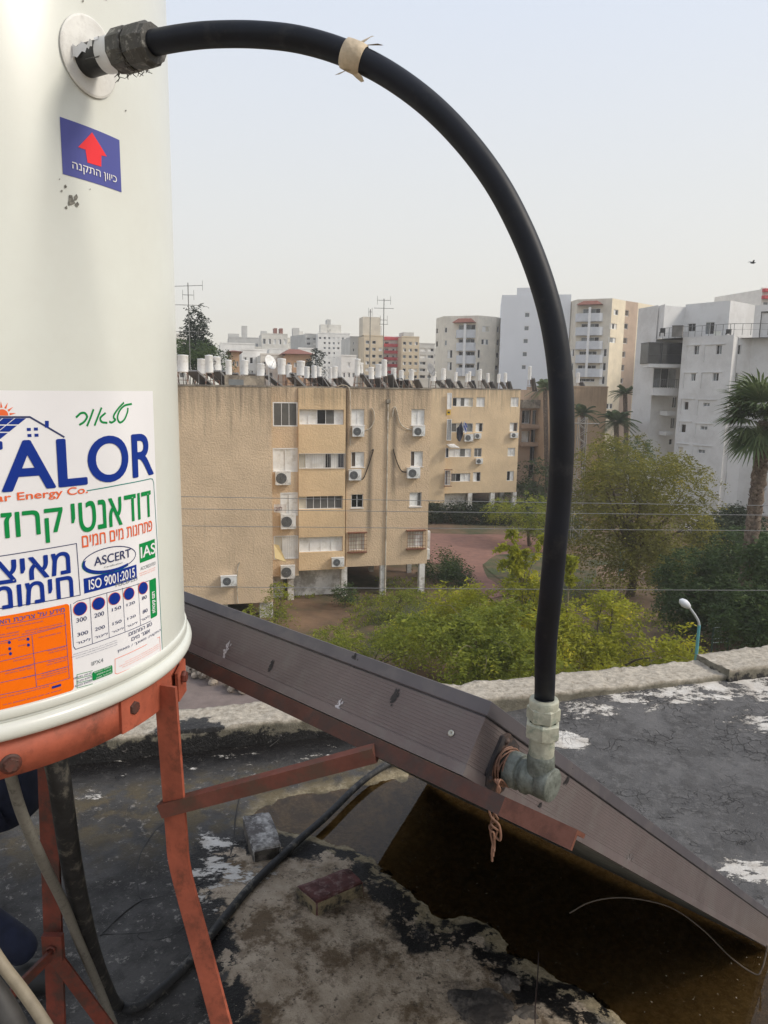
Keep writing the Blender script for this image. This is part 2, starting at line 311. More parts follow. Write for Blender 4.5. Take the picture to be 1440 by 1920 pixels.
def roofmat():
    m, t, b = nodes('old_roofing'); N = t.nodes.new; L = t.links.new
    co = N('ShaderNodeTexCoord').outputs['Object']
    def noi(sc, det=8, ro=.65):
        n = N('ShaderNodeTexNoise'); n.inputs['Scale'].default_value = sc; n.inputs['Detail'].default_value = det; n.inputs['Roughness'].default_value = ro; L(co, n.inputs['Vector']); return n.outputs[0]
    def ma(op, a, b2=None, c=None):
        n = N('ShaderNodeMath'); n.operation = op
        for i, v in enumerate((a, b2, c)):
            if v is None: continue
            if isinstance(v, (int, float)): n.inputs[i].default_value = v
            else: L(v, n.inputs[i])
        return n.outputs[0]
    def stp(v, a, b2):
        n = N('ShaderNodeMapRange'); n.interpolation_type = 'SMOOTHSTEP'; L(v, n.inputs[0]); n.inputs[1].default_value = a; n.inputs[2].default_value = b2; return n.outputs[0]
    def mixc(f, a, c):
        n = N('ShaderNodeMix'); n.data_type = 'RGBA'
        if isinstance(f, float): n.inputs[0].default_value = f
        else: L(f, n.inputs[0])
        for i, v in ((6, a), (7, c)):
            if isinstance(v, tuple): n.inputs[i].default_value = (*v, 1)
            else: L(v, n.inputs[i])
        return n.outputs[2]
    def attr(n_):
        n = N('ShaderNodeAttribute'); n.attribute_name = n_; return n.outputs['Fac']
    A = {k: attr(k) for k in ('pud', 'tan', 'paint', 'dpar')}
    big, mid, fine, spk = noi(2.2), noi(11), noi(55, 6, .7), noi(150, 4, .7)
    # weathered bitumen
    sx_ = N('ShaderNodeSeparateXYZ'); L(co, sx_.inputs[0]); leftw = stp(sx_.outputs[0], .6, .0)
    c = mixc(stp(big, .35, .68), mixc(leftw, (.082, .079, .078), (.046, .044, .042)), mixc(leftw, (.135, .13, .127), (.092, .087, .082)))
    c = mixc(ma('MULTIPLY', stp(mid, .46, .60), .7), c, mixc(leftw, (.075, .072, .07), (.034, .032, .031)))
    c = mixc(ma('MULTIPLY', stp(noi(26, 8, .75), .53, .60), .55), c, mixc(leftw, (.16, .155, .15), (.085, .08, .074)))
    c = mixc(ma('MULTIPLY', stp(fine, .60, .72), .55), c, (.17, .16, .15))
    c = mixc(ma('MULTIPLY', stp(spk, .66, .72), .8), c, (.30, .28, .26))
    # alligator cracks
    vo = N('ShaderNodeTexVoronoi'); vo.feature = 'DISTANCE_TO_EDGE'; vo.inputs['Scale'].default_value = 21
    wv = N('ShaderNodeMix'); wv.data_type = 'VECTOR'; wv.inputs[0].default_value = .16
    nv = N('ShaderNodeTexNoise'); nv.inputs['Scale'].default_value = 9; nv.inputs['Detail'].default_value = 5; L(co, nv.inputs['Vector'])
    L(co, wv.inputs[4]); L(nv.outputs['Color'], wv.inputs[5]); L(wv.outputs[1], vo.inputs['Vector'])
    crk = ma('SUBTRACT', 1.0, stp(vo.outputs['Distance'], .0, .045))
    crk = ma('MULTIPLY', crk, stp(noi(4.1, 6), .48, .62))
    crk = ma('MULTIPLY', crk, stp(A['tan'], .02, -.05))
    crk = ma('MULTIPLY', crk, stp(A['pud'], .0, -.06))
    crk = ma('MULTIPLY', crk, ma('SUBTRACT', 1.0, ma('MULTIPLY', leftw, .92)))
    c = mixc(ma('MULTIPLY', crk, .5), c, (.03, .029, .028))
    c = mixc(ma('MULTIPLY', ma('MULTIPLY', stp(noi(34, 9, .78), .575, .62), leftw), .8), c, (.27, .25, .225))
    # silt close to the wall and under the water
    silt = ma('MULTIPLY', stp(ma('ADD', A['pud'], ma('MULTIPLY', ma('SUBTRACT', mid, .5), .10)), -.035, .03), 1.0)
    c = mixc(ma('MULTIPLY', silt, .85), c, mixc(stp(spk, .62, .70), mixc(stp(fine, .35, .7), (.29, .235, .14), (.48, .40, .26)), (.7, .62, .48)))
    wallsilt = ma('MULTIPLY', stp(A['dpar'], .85, .45), stp(mid, .42, .6))
    wallsilt = ma('MULTIPLY', wallsilt, stp(A['dpar'], .12, .3))
    c = mixc(ma('MULTIPLY', ma('MULTIPLY', wallsilt, leftw), .75), c, (.12, .095, .055))
    # bare screed with brown stains
    tm = stp(ma('ADD', A['tan'], ma('MULTIPLY', ma('SUBTRACT', mid, .5), .22)), -.006, .012)
    tc_ = mixc(stp(mid, .3, .7), (.31, .245, .175), (.52, .43, .33))
    tc_ = mixc(ma('MULTIPLY', stp(noi(23, 9, .78), .51, .58), .5), tc_, (.14, .105, .07))
    tc_ = mixc(ma('MULTIPLY', stp(noi(5.2, 9, .75), .50, .60), .85), tc_, (.115, .076, .042))
    tc_ = mixc(ma('MULTIPLY', stp(noi(3.4, 9, .75), .54, .63), .75), tc_, (.085, .066, .05))
    tc_ = mixc(ma('MULTIPLY', stp(fine, .57, .64), .8), tc_, (.07, .055, .042))
    tc_ = mixc(ma('MULTIPLY', stp(spk, .66, .74), .6), tc_, (.045, .04, .035))
    cl_ = stp(ma('ADD', attr('crackline'), ma('MULTIPLY', ma('SUBTRACT', noi(40, 5), .5), .02)), .0045, .001)
    tc_ = mixc(ma('MULTIPLY', cl_, .8), tc_, (.04, .03, .022))
    c = mixc(tm, c, tc_)
    # tar beads left along the edge of the screed and the wall foot
    edge = ma('ABSOLUTE', ma('ADD', A['tan'], ma('MULTIPLY', ma('SUBTRACT', mid, .5), .22)))
    tar = ma('MULTIPLY', stp(edge, .075, .05), stp(noi(5.3, 9, .72), .455, .475))
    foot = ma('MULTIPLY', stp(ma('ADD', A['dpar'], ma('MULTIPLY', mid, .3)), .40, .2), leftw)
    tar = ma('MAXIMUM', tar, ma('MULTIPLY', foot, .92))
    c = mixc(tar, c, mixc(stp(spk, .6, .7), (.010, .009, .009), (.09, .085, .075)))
    # peeling white paint
    mpp = N('ShaderNodeMapping'); mpp.inputs['Scale'].default_value = (10, 22, 10); mpp.inputs['Rotation'].default_value = (0, 0, R(-18)); L(co, mpp.inputs[0])
    pn = N('ShaderNodeTexNoise'); pn.inputs['Scale'].default_value = 1; pn.inputs['Detail'].default_value = 12; pn.inputs['Roughness'].default_value = .78; L(mpp.outputs[0], pn.inputs['Vector'])
    pv = ma('ADD', ma('MULTIPLY', A['paint'], .50), ma('MULTIPLY', pn.outputs[0], 1.0))
    pv = ma('SUBTRACT', pv, ma('MULTIPLY', crk, .06))
    pm = stp(pv, .805, .825)
    pm = ma('MULTIPLY', pm, stp(A['pud'], .02, -.01))
    c = mixc(pm, c, mixc(stp(mid, .35, .7), (.66, .63, .58), (.46, .42, .37)))
    L(c, b.inputs['Base Color'])
    wet = stp(sx_.outputs[0], -.2, -.75)
    ro = ma('SUBTRACT', .88, ma('MULTIPLY', wet, ma('MULTIPLY', stp(big, .35, .6), .35)))
    ro = ma('SUBTRACT', ro, ma('MULTIPLY', tar, .4))
    L(ro, b.inputs['Roughness']); b.inputs['Specular IOR Level'].default_value = .2
    hh = ma('ADD', ma('MULTIPLY', fine, .5), ma('MULTIPLY', spk, .35)); hh = ma('SUBTRACT', hh, ma('MULTIPLY', crk, .9)); hh = ma('ADD', hh, ma('MULTIPLY', pm, .35)); hh = ma('ADD', hh, ma('MULTIPLY', mid, .8))
    bp = N('ShaderNodeBump'); bp.inputs['Strength'].default_value = .9; bp.inputs['Distance'].default_value = .011; L(hh, bp.inputs['Height']); L(bp.outputs[0], b.inputs['Normal'])
    return m
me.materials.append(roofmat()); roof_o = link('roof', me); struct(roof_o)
# body of our own building under the roof sheet
m_own = mat('own_building', (.30, .24, .17), .95, .2, 2, bump=.01, bscale=20)
b = MB(); ft = [(-8, -8), (8, -8), (8, par_y(8)+.2), (-8, par_y(-8)+.2)]
b.add([(x, y, z) for z in (-13.33, -.06) for x, y in ft], [(3, 2, 1, 0), (4, 5, 6, 7)]+[(i, (i+1) % 4, 4+(i+1) % 4, 4+i) for i in range(4)])
struct(b.build('roof_slab', m_own))
# puddle: a level sheet; the relief of the roof decides where the shore runs
def watermat():
    m, t, bs = nodes('puddle_water'); N = t.nodes.new; L = t.links.new; t.nodes.remove(bs)
    tr = N('ShaderNodeBsdfTransparent'); tr.inputs[0].default_value = (.70, .58, .40, 1)
    gl = N('ShaderNodeBsdfGlossy'); gl.inputs['Roughness'].default_value = .015
    fr = N('ShaderNodeFresnel'); fr.inputs[0].default_value = 1.36
    nz = N('ShaderNodeTexNoise'); nz.inputs['Scale'].default_value = 5; nz.inputs['Detail'].default_value = 2
    bp = N('ShaderNodeBump'); bp.inputs['Distance'].default_value = .0006; bp.inputs['Strength'].default_value = .4; L(nz.outputs[0], bp.inputs['Height']); L(bp.outputs[0], gl.inputs['Normal'])
    ms = N('ShaderNodeMixShader'); L(fr.outputs[0], ms.inputs[0]); L(tr.outputs[0], ms.inputs[1]); L(gl.outputs[0], ms.inputs[2]); L(ms.outputs[0], t.nodes['Material Output'].inputs[0])
    return m
cx = sum(p.x for p in PUD)/len(PUD); cy = sum(p.y for p in PUD)/len(PUD)
b = MB(); ring = [Vector((cx+(p.x-cx)*1.12, cy+(p.y-cy)*1.12, 0)) for p in PUD]
b.add([Vector((cx, cy, 0))]+ring, [(0, (i+1) % len(ring)+1, i+1) for i in range(len(ring))])
struct(b.build('puddle', watermat()))

# bits of leaf and grit floating on the puddle: nobody could count them
rgd = np.random.default_rng(12); fl_ = []
pxy = np.array([(p.x, p.y) for p in PUD])
for k in range(1700):
    x, y = rgd.uniform(pxy[:, 0].min(), pxy[:, 0].max()), rgd.uniform(pxy[:, 1].min(), pxy[:, 1].max())
    if seg_sd(np.array([[x]]), np.array([[y]]), PUD)[0, 0] < .03 or noise.noise(Vector((x*2.2, y*2.2, 4))) < -.32: continue
    s_ = rgd.uniform(.0007, .0027); a = rgd.uniform(0, 6.28); d = np.array([math.cos(a), math.sin(a), 0])*s_*rgd.uniform(.8, 1.8); e = np.array([-math.sin(a), math.cos(a), 0])*s_*.7; c = np.array([x, y, .0012])
    fl_.append([c-d, c-e, c+d, c+e])
tag(quads('floating_grit', np.array(fl_), mat('grit', (.24, .205, .15), .9, .5, 30)), 'specks of grit and leaf floating on the dark puddle', None, None, 'stuff')
# parapet: rough cast concrete upstand
def parapet(name, x0, x1, H0, H1, wid, label, seed, tarbias, back=0, tail=1):
    n = int((x1-x0)/.018); prof = []
    for k in range(5): prof.append((0, k/5))
    for k in range(12): prof.append((k/11, 1))
    for k in range(4): prof.append((1, 1-(k+1)/4*1.0))
    d = Vector((1, .272, 0)).normalized(); out = Vector((-d.y, d.x, 0))
    vs = []; tar = []
    for i in range(n+1):
        x = x0+(x1-x0)*i/n; base = Vector((x, par_y(x)+back, 0)); h = H0+(H1-H0)*i/n
        for w, z in prof:
            q = base+out*(w*wid)+Vector((0, 0, z*h if w < 1 else (z*h if z > 0 else -.4)))
            nv = noise.noise_vector(q*9+Vector((seed, 0, 0)))*.009+noise.noise_vector(q*34+Vector((0, seed, 0)))*.006+noise.noise_vector(q*80)*.003
            top = 1 if (z >= 1) else 0
            f = noise.fractal(q*16+Vector((seed, 3, 0)), 1, 2, 5)
            q = q+nv+Vector((0, 0, top*f*.007))
            vs.append(q)
            left = max(0, min(1, (-.1-x)/.5))
            tv = (1-z)*1.15-.25+.55*left*(1-top)+tarbias
            if top: tv += 1.15*math.exp(-((x+.80)/.22)**2)*(1.15-w*.7) + tail*max(0, (x-1.62)/.25)*(1.2-w*.4)
            tar.append(tv)
    m = len(prof)
    fs = [(i*m+k, (i+1)*m+k, (i+1)*m+k+1, i*m+k+1) for i in range(n) for k in range(m-1)]
    b = MB(); b.add(vs, fs, True)
    b.add(vs[:m], [tuple(range(m))]); b.add(vs[-m:], [tuple(reversed(range(m)))])
    o = b.build(name, m_par); me = o.data
    at = me.attributes.new('tar', 'FLOAT', 'POINT'); at.data.foreach_set('value', np.array(tar+tar[:m]+tar[-m:], dtype=np.float32))
    return o
def parmat():
    m, t, bb = nodes('cast_parapet'); N = t.nodes.new; L = t.links.new
    co = N('ShaderNodeTexCoord').outputs['Object']
    def noi(sc, det=8, ro=.65):
        n = N('ShaderNodeTexNoise'); n.inputs['Scale'].default_value = sc; n.inputs['Detail'].default_value = det; n.inputs['Roughness'].default_value = ro; L(co, n.inputs['Vector']); return n.outputs[0]
    def ramp(v, a, c1, b_, c2):
        r = N('ShaderNodeValToRGB'); L(v, r.inputs[0]); r.color_ramp.elements[0].position = a; r.color_ramp.elements[0].color = (*c1, 1); r.color_ramp.elements[1].position = b_; r.color_ramp.elements[1].color = (*c2, 1); return r.outputs[0]
    base = ramp(noi(38, 8, .7), .33, (.30, .255, .195), .66, (.68, .61, .50))
    moss = ramp(noi(6), .5, (0, 0, 0), .7, (1, 1, 1))
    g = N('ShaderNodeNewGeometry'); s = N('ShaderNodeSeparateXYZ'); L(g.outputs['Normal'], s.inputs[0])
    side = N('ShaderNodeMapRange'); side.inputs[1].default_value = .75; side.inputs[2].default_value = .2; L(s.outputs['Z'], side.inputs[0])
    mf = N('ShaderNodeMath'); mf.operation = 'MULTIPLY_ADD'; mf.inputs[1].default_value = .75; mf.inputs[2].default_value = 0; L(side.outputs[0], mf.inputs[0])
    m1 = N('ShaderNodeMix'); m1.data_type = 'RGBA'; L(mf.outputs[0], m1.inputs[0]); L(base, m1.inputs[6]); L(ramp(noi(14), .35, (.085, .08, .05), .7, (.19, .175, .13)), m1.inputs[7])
    a = N('ShaderNodeAttribute'); a.attribute_name = 'tar'
    ad = N('ShaderNodeMath'); ad.operation = 'MULTIPLY_ADD'; ad.inputs[1].default_value = 1.5; L(noi(13, 9, .72), ad.inputs[0]); L(a.outputs['Fac'], ad.inputs[2])
    tm = N('ShaderNodeMapRange'); tm.inputs[1].default_value = 1.30; tm.inputs[2].default_value = 1.42; L(ad.outputs[0], tm.inputs[0])
    tcol = ramp(noi(70, 5, .7), .60, (.012, .011, .011), .74, (.30, .28, .26))
    m2 = N('ShaderNodeMix'); m2.data_type = 'RGBA'; L(tm.outputs[0], m2.inputs[0]); L(m1.outputs[2], m2.inputs[6]); L(tcol, m2.inputs[7])
    L(m2.outputs[2], bb.inputs['Base Color'])
    rr = N('ShaderNodeMapRange'); rr.inputs[3].default_value = .95; rr.inputs[4].default_value = .5; L(tm.outputs[0], rr.inputs[0]); L(rr.outputs[0], bb.inputs['Roughness'])
    bp = N('ShaderNodeBump'); bp.inputs['Distance'].default_value = .014; bp.inputs['Strength'].default_value = 1; L(noi(85, 8, .75), bp.inputs['Height']); L(bp.outputs[0], bb.inputs['Normal'])
    return m
m_par = parmat()
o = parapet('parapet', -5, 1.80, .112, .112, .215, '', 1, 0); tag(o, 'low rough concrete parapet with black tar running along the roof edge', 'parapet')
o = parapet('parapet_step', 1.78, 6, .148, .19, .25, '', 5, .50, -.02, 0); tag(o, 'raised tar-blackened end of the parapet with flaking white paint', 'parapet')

# ================================================================== WATER TANK
TX, TY, TR, TZ = -.5788, .9627, .300, 1.2773-1.65+EYE
def tank_th(px, py):
    d = ray(px, py); A = d.x**2+d.y**2; B = -2*(d.x*TX+d.y*TY); CC = TX*TX+TY*TY-TR*TR; D = max(0, B*B-4*A*CC)
    t = (-B-math.sqrt(D))/(2*A); P = C0+d*t; return math.atan2(P.y-TY, P.x-TX)*TR, P.z
def on_tank(u, z, off=.0): a = u/TR; return Vector((TX+(TR+off)*math.cos(a), TY+(TR+off)*math.sin(a), z))
tank = thing('water_tank', 'tall white enamelled hot water tank covered in printed stickers', 'water tank', (TX, TY, TZ))
b = MB(); H_T = 1.12
b.lathe((TX, TY, TZ+.03), (0, 0, 1), [(0, TR), (H_T, TR), (H_T+.03, TR-.01), (H_T+.07, TR-.06), (H_T+.1, .0)], 160)
SHELL = b.build('shell', M_white, tank)
b = MB(); pf = [(0, .02), (0, TR-.02)]
for k in range(13):
    a = -math.pi/2+math.pi*k/12; pf.append((.010+.010*math.sin(a), TR+.0005+.0088*math.cos(a)))
pf += [(.0215, TR+.003), (.0225, TR-.0004)]
for k in range(9):
    a = -math.pi/2+math.pi*k/8; pf.append((.0285+.006*math.sin(a), TR+.0002+.0030*math.cos(a)))
b.lathe((TX, TY, TZ), (0, 0, 1), pf, 160); b.build('base_rim', M_white, tank)

def wrap(bm, off):
    """bm drawn flat in (u, z): cut into narrow strips, then wrapped round the tank"""
    us = [v.co.x for v in bm.verts]
    if not us: return
    u0, u1 = min(us), max(us); k = math.floor(u0/.006)+1
    while k*.006 < u1:
        bmesh.ops.bisect_plane(bm, geom=bm.verts[:]+bm.edges[:]+bm.faces[:], plane_co=(k*.006, 0, 0), plane_no=(1, 0, 0)); k += 1
    for v in bm.verts: v.co = on_tank(v.co.x, v.co.y, off)
TEXTCACHE = {}
def text_bm(s, bold, heb, shear=0):
    key = (s, shear)
    if key not in TEXTCACHE:
        cu = bpy.data.curves.new('lettering', 'FONT'); cu.body = s[::-1] if heb else s
        cu.size = 1; cu.fill_mode = 'NONE'; cu.resolution_u = 7; cu.shear = shear
        ob = bpy.data.objects.new('lettering', cu); COL.objects.link(ob)
        dg = bpy.context.evaluated_depsgraph_get(); dg.update()
        m0 = bpy.data.meshes.new_from_object(ob.evaluated_get(dg)); COL.objects.unlink(ob); bpy.data.objects.remove(ob)
        # outlines -> constrained triangulation (even-odd), sturdier than the built-in fill
        b0 = bmesh.new(); b0.from_mesh(m0); bmesh.ops.remove_doubles(b0, verts=b0.verts, dist=1e-5)
        vs = [v.co.xy for v in b0.verts]; es = [(e.verts[0].index, e.verts[1].index) for e in b0.edges]; b0.free(); bpy.data.meshes.remove(m0)
        ov, oe, of, _a, _b, _c = delaunay_2d_cdt(vs, es, [], 0, 1e-6)
        E0 = np.array([(*vs[i], *vs[j]) for i, j in es]).reshape(-1, 4)
        def inside(f):
            x = sum(ov[i].x for i in f)/len(f)+1e-7; y = sum(ov[i].y for i in f)/len(f)+1.3e-7
            c = (E0[:, 1] > y) != (E0[:, 3] > y); e = E0[c]; return np.sum(x < (e[:, 2]-e[:, 0])*(y-e[:, 1])/(e[:, 3]-e[:, 1])+e[:, 0]) % 2 == 1
        of = [f for f in of if inside(f)]
        me = bpy.data.meshes.new('lettering'); me.from_pydata([(v.x, v.y, 0) for v in ov], [], of)
        TEXTCACHE[key] = me
    bm = bmesh.new(); bm.from_mesh(TEXTCACHE[key]); bmesh.ops.remove_doubles(bm, verts=bm.verts, dist=1e-5); return bm
class Sticker:
    """flat print collected per colour in (u,z), wrapped on the tank"""
    def __init__(s): s.layers = []
    def _put(s, bm, mi, lvl): s.layers.append((bm, mi, lvl))
    def poly(s, pts, mi, lvl=1):
        bm = bmesh.new(); f = bm.faces.new([bm.verts.new((u, z, 0)) for u, z in pts])
        bmesh.ops.triangulate(bm, faces=[f]); s._put(bm, mi, lvl)
    def ppoly(s, px, mi, lvl=1): s.poly([tank_th(*p) for p in px], mi, lvl)
    def rect(s, u0, z0, u1, z1, mi, lvl=1, rad=0):
        if rad:
            pts = []
            for cxx, czz, a0 in ((u1-rad, z1-rad, 0), (u0+rad, z1-rad, 90), (u0+rad, z0+rad, 180), (u1-rad, z0+rad, 270)):
                pts += [(cxx+rad*math.cos(R(a0+k*18)), czz+rad*math.sin(R(a0+k*18))) for k in range(6)]
            s.poly(pts, mi, lvl)
        else: s.poly([(u0, z0), (u1, z0), (u1, z1), (u0, z1)], mi, lvl)
    def prect(s, p, q, mi, lvl=1, rad=0):
        u0, z0 = tank_th(*p); u1, z1 = tank_th(*q); s.rect(u0, z0, u1, z1, mi, lvl, rad)
    def line(s, pts, w, mi, lvl=1):
        for (a, c) in zip(pts[:-1], pts[1:]):
            a = Vector(a); c = Vector(c); d = (c-a)
            if d.length < 1e-7: continue
            d.normalize(); n = Vector((-d.y, d.x))*w/2; e = d*w*.35
            s.poly([tuple(a-e+n), tuple(a-e-n), tuple(c+e-n), tuple(c+e+n)], mi, lvl); 
    def pline(s, px, w, mi, lvl=1, smooth=False):
        pts = [tank_th(*p) for p in px]
        if smooth: pts = [tuple(v[:2]) for v in spline([(u, z, 0) for u, z in pts], 5)]
        s.line(pts, w, mi, lvl)
    def text(s, t, u0, z0, u1, z1, mi, bold=.0, heb=False, lvl=2, rot=0, shear=0):
        bm = text_bm(t, bold, heb, shear)
        if not bm.verts: return
        xs = [v.co.x for v in bm.verts]; ys = [v.co.y for v in bm.verts]; a0, a1, b0, b1 = min(xs), max(xs), min(ys), max(ys)
        for v in bm.verts:
            fx = (v.co.x-a0)/(a1-a0+1e-9); fy = (v.co.y-b0)/(b1-b0+1e-9)
            if rot == 90: fx, fy = 1-fy, fx
            v.co = (u0+(u1-u0)*fx, z0+(z1-z0)*fy, 0)
        s._put(bm, mi, lvl)
        if bold:
            # heavier strokes: the same letters again, a hair to each side
            dd = bold*.55*(z1-z0); 
            for k, (ax, az) in enumerate(((1, 0), (-1, 0), (0, 1), (0, -1), (.7, .7), (-.7, .7), (.7, -.7), (-.7, -.7))):
                b2 = bm.copy()
                for v in b2.verts: v.co.x += ax*dd; v.co.y += az*dd*.7
                s._put(b2, mi, lvl+.06*(k+1))
    def ptext(s, t, p, q, mi, bold=0, heb=False, lvl=2, rot=0, shear=0):
        u0, z0 = tank_th(*p); u1, z1 = tank_th(*q)
        if z1-z0 < .012: z1 += .25*(z1-z0)
        s.text(t, u0, z0, u1, z1, mi, bold, heb, lvl, rot, shear)
    def micro(s, p, q, rows, mi, h=.45, seed=0):
        """print too small to read: rows of word-length dashes broken into strokes"""
        u0, z0 = tank_th(*p); u1, z1 = tank_th(*q); rg = random.Random(seed)
        if z1-z0 < .0022*rows: zm_ = (z0+z1)/2; z0, z1 = zm_-.0013*rows, zm_+.0013*rows
        dz = (z1-z0)/rows
        for r_ in range(rows):
            u = u1-(u1-u0)*rg.random()*.03; zc = z1-dz*(r_+.5); e = u0+(u1-u0)*rg.random()*.18
            while u > e:
                wl = rg.uniform(2.5, 6)*dz*h
                k = u
                while k > u-wl:
                    ww = dz*h*rg.uniform(.35, .6); hh = dz*h*rg.uniform(.7, 1)
                    if rg.random() < .6:
                        s.rect(k-ww, zc+hh/2-dz*h*.22, k, zc+hh/2, mi, 2); s.rect(k-ww*.35, zc-hh/2, k, zc+hh/2, mi, 2)
                    else: s.rect(k-ww*.4, zc-hh/2, k, zc+hh/2, mi, 2)
                    k -= ww*1.45
                u -= wl+dz*h*.8
    def build(s, name, mats, parent, base=.0004):
        me = bpy.data.meshes.new(name); big = bmesh.new()
        for bm, mi, lvl in s.layers:
            for f in bm.faces: f.material_index = mi
            wrap(bm, base+.0003*lvl)
            tmp = bpy.data.meshes.new('t'); bm.to_mesh(tmp); bm.free(); big.from_mesh(tmp); bpy.data.meshes.remove(tmp)
        off = Vector(parent['_o'])
        for v in big.verts: v.co -= off
        for f in big.faces:
            f.smooth = False
            c = f.calc_center_median()+off; 
            if f.normal.dot(Vector((c.x-TX, c.y-TY, 0))) < 0: f.normal_flip()
        big.to_mesh(me); big.free()
        for m in mats: me.materials.append(m)
        return link(name, me, parent)
def ink(n, c): return mat(n, c, .45, .03, 5, spec=.25)
INK = [ink('label_white', (.79, .78, .79)), ink('label_blue', (.002, .028, .25)), ink('label_green', (.0, .24, .055)), ink('label_orange_red', (.80, .14, .04)), ink('label_orange', (.90, .16, .0)), ink('label_grey', (.20, .22, .23)), ink('label_navy', (.03, .04, .12)), ink('label_teal', (.02, .22, .19)), ink('label_violet', (.085, .095, .33)), ink('label_red', (.85, .035, .045))]
WH, BL, GR, OR, OG, GY_, NV, TE, VI, RD = range(10)
z2 = lambda x, y: (x/4.2353, 720+y/4.2353)
z3 = lambda x, y: (x/3.7895, 1080+y/3.7895)
z1 = lambda x, y: (x/3, y/3)
S = Sticker()
ul = -.46*TR-.30; ur, zt = tank_th(285, 733); ur2, zb_ = tank_th(*z3(1160, 560)); _, zbl = tank_th(*z3(200, 925))
S.rect(ul, zbl-.003, ur+.001, zt, WH, 0)
S.ptext('ALOR', z2(25, 858), z2(1208, 520), BL, 0)
S.layers.pop()
u0, z0 = tank_th(*z2(25, 860)); u1, _ = tank_th(*z2(1210, 700)); _, z1t = tank_th(*z2(840, 418)); _, z0b = tank_th(*z2(560, 805))
zc0 = (z0+z0b)/2; S.text('ALOR', u0, zc0, u1, z1t, BL, .055)
uT1, _ = tank_th(*z2(9, 540)); S.text('T', uT1-.062, zc0, uT1, z1t-.0005, BL, .055)
S.ptext('ar Energy Co.', z2(-30, 955), z2(690, 822), OR, .035)
hz = lambda x, yt, yb: (tank_th(*z2(x, yt))[1], tank_th(*z2(x, yb))[1])
def hebw(t, x0, x1, xm, yt, yb, mi, bold=.0, zf=z2):
    u0 = tank_th(*zf(x0, yb))[0]; u1 = tank_th(*zf(x1, yb))[0]; S.text(t, u0, tank_th(*zf(xm, yb))[1], u1, tank_th(*zf(xm, yt))[1], mi, bold, True)
hebw('דוד', 990, 1197, 1105, 865, 1073, GR, .03)
hebw('אנטי', 572, 968, 810, 915, 1150, GR, .03)
hebw('קרוז', 25, 505, 300, 1000, 1268, GR, .03)
hebw('פתרונות מים חמים', 648, 1207, 930, 1150, 1240, OR, .012)
hebw('מאיצ', -30, 556, 430, 1345, 1520, BL, .05)
hebw('חימומ', -60, 580, 410, 1545, 1715, BL, .05)
S.pline([z2(-60, 1375), z2(300, 1318), z2(605, 1266), z2(635, 1675), z2(300, 1735), z2(-60, 1790)], .0009, NV)
S.pline([z2(690, 847), z2(950, 800), z2(1190, 752), z2(1208, 755), z2(1217, 785), z2(1245, 1250), z3(1125, 0), z3(1150, 530), z3(1135, 560), z3(900, 680), z3(500, 845), z3(0, 970), z3(-80, 985)], .0011, TE)
# certification marks
ce = [z2(862+212*math.cos(a)+0*math.sin(a), 1394-96*math.sin(a)-212*math.cos(a)*.20) for a in np.linspace(0, 2*math.pi, 40)]
S.pline(ce, .0011, NV)
cin = [z2(872+200*math.cos(a), 1388-84*math.sin(a)-200*math.cos(a)*.20) for a in np.linspace(math.pi*.9, math.pi*1.75, 16)]
cou = [z2(862+214*math.cos(a), 1400-100*math.sin(a)-214*math.cos(a)*.20) for a in np.linspace(math.pi*1.75, math.pi*.9, 16)]
S.ppoly(cin+cou, BL); S.pline(cou, .0007, GR)
S.ptext('ASCERT', z2(745, 1446), z2(1032, 1318), NV, .02, shear=0)
S.ptext('Certification', z2(822, 1462), z2(968, 1412), GY_, 0)
S.prect(z2(663, 1630), z2(1082, 1438), BL); S.layers.pop()
ua, za = tank_th(*z2(663, 1590)); ub, zb2 = tank_th(*z2(1081, 1475)); zm = (za+zb2)/2
S.rect(ua, zm-.0105, ub, zm+.0065, BL); S.text('ISO 9001:2015', ua+.006, zm-.0075, ub-.004, zm+.0037, WH, .03)
S.ptext('MSCB-223', z2(915, 1612), z2(1086, 1530), GY_, .0)
S.prect(z2(1110, 1435), z2(1224, 1212), GR); S.layers.pop()
ua, za = tank_th(*z2(1108, 1435)); ub, zb2 = tank_th(*z2(1224, 1210)); S.rect(ua, za+.002, ub, zb2-.003, GR); S.text('IAS', ua+.002, za+.0075, ub-.001, zb2-.0075, WH, .05)
S.ptext('ACCREDITED', z2(1112, 1480), z2(1230, 1412), GY_, 0)
S.micro(z2(1116, 1515), z2(1228, 1460), 2, OR, .5, 3)
# house emblem
S.pline([z2(-40, 262), z2(235, 262), z2(505, 420)], .0018, NV)
S.ppoly([z2(355, 345), z2(355, 292), z2(385, 292), z2(385, 350)], BL)
for x0, y0 in ((212, 348), (268, 345), (217, 396), (273, 394)): S.prect(z2(x0, y0+25), z2(x0+30, y0), BL)
for r_ in range(3):
    for c_ in range(4):
        ya, yb = 272+r_*58, 272+r_*58+48; xa = 205-c_*95-r_*72; 
        S.ppoly([z2(xa-85, ya), z2(xa, ya), z2(xa-60, yb), z2(xa-145, yb)], BL)
S.ppoly([z2(15+50*math.cos(a), 250-50*math.sin(a)) for a in np.linspace(0, math.pi, 14)], OR)
for a in (10, 38, 66, 95, 125, 155):
    ca, sa = math.cos(R(a)), math.sin(R(a))
    S.ppoly([z2(15+62*ca-9*sa, 250-62*sa-9*ca), z2(15+62*ca+9*sa, 250-62*sa+9*ca), z2(15+112*ca, 250-112*sa)], OR)
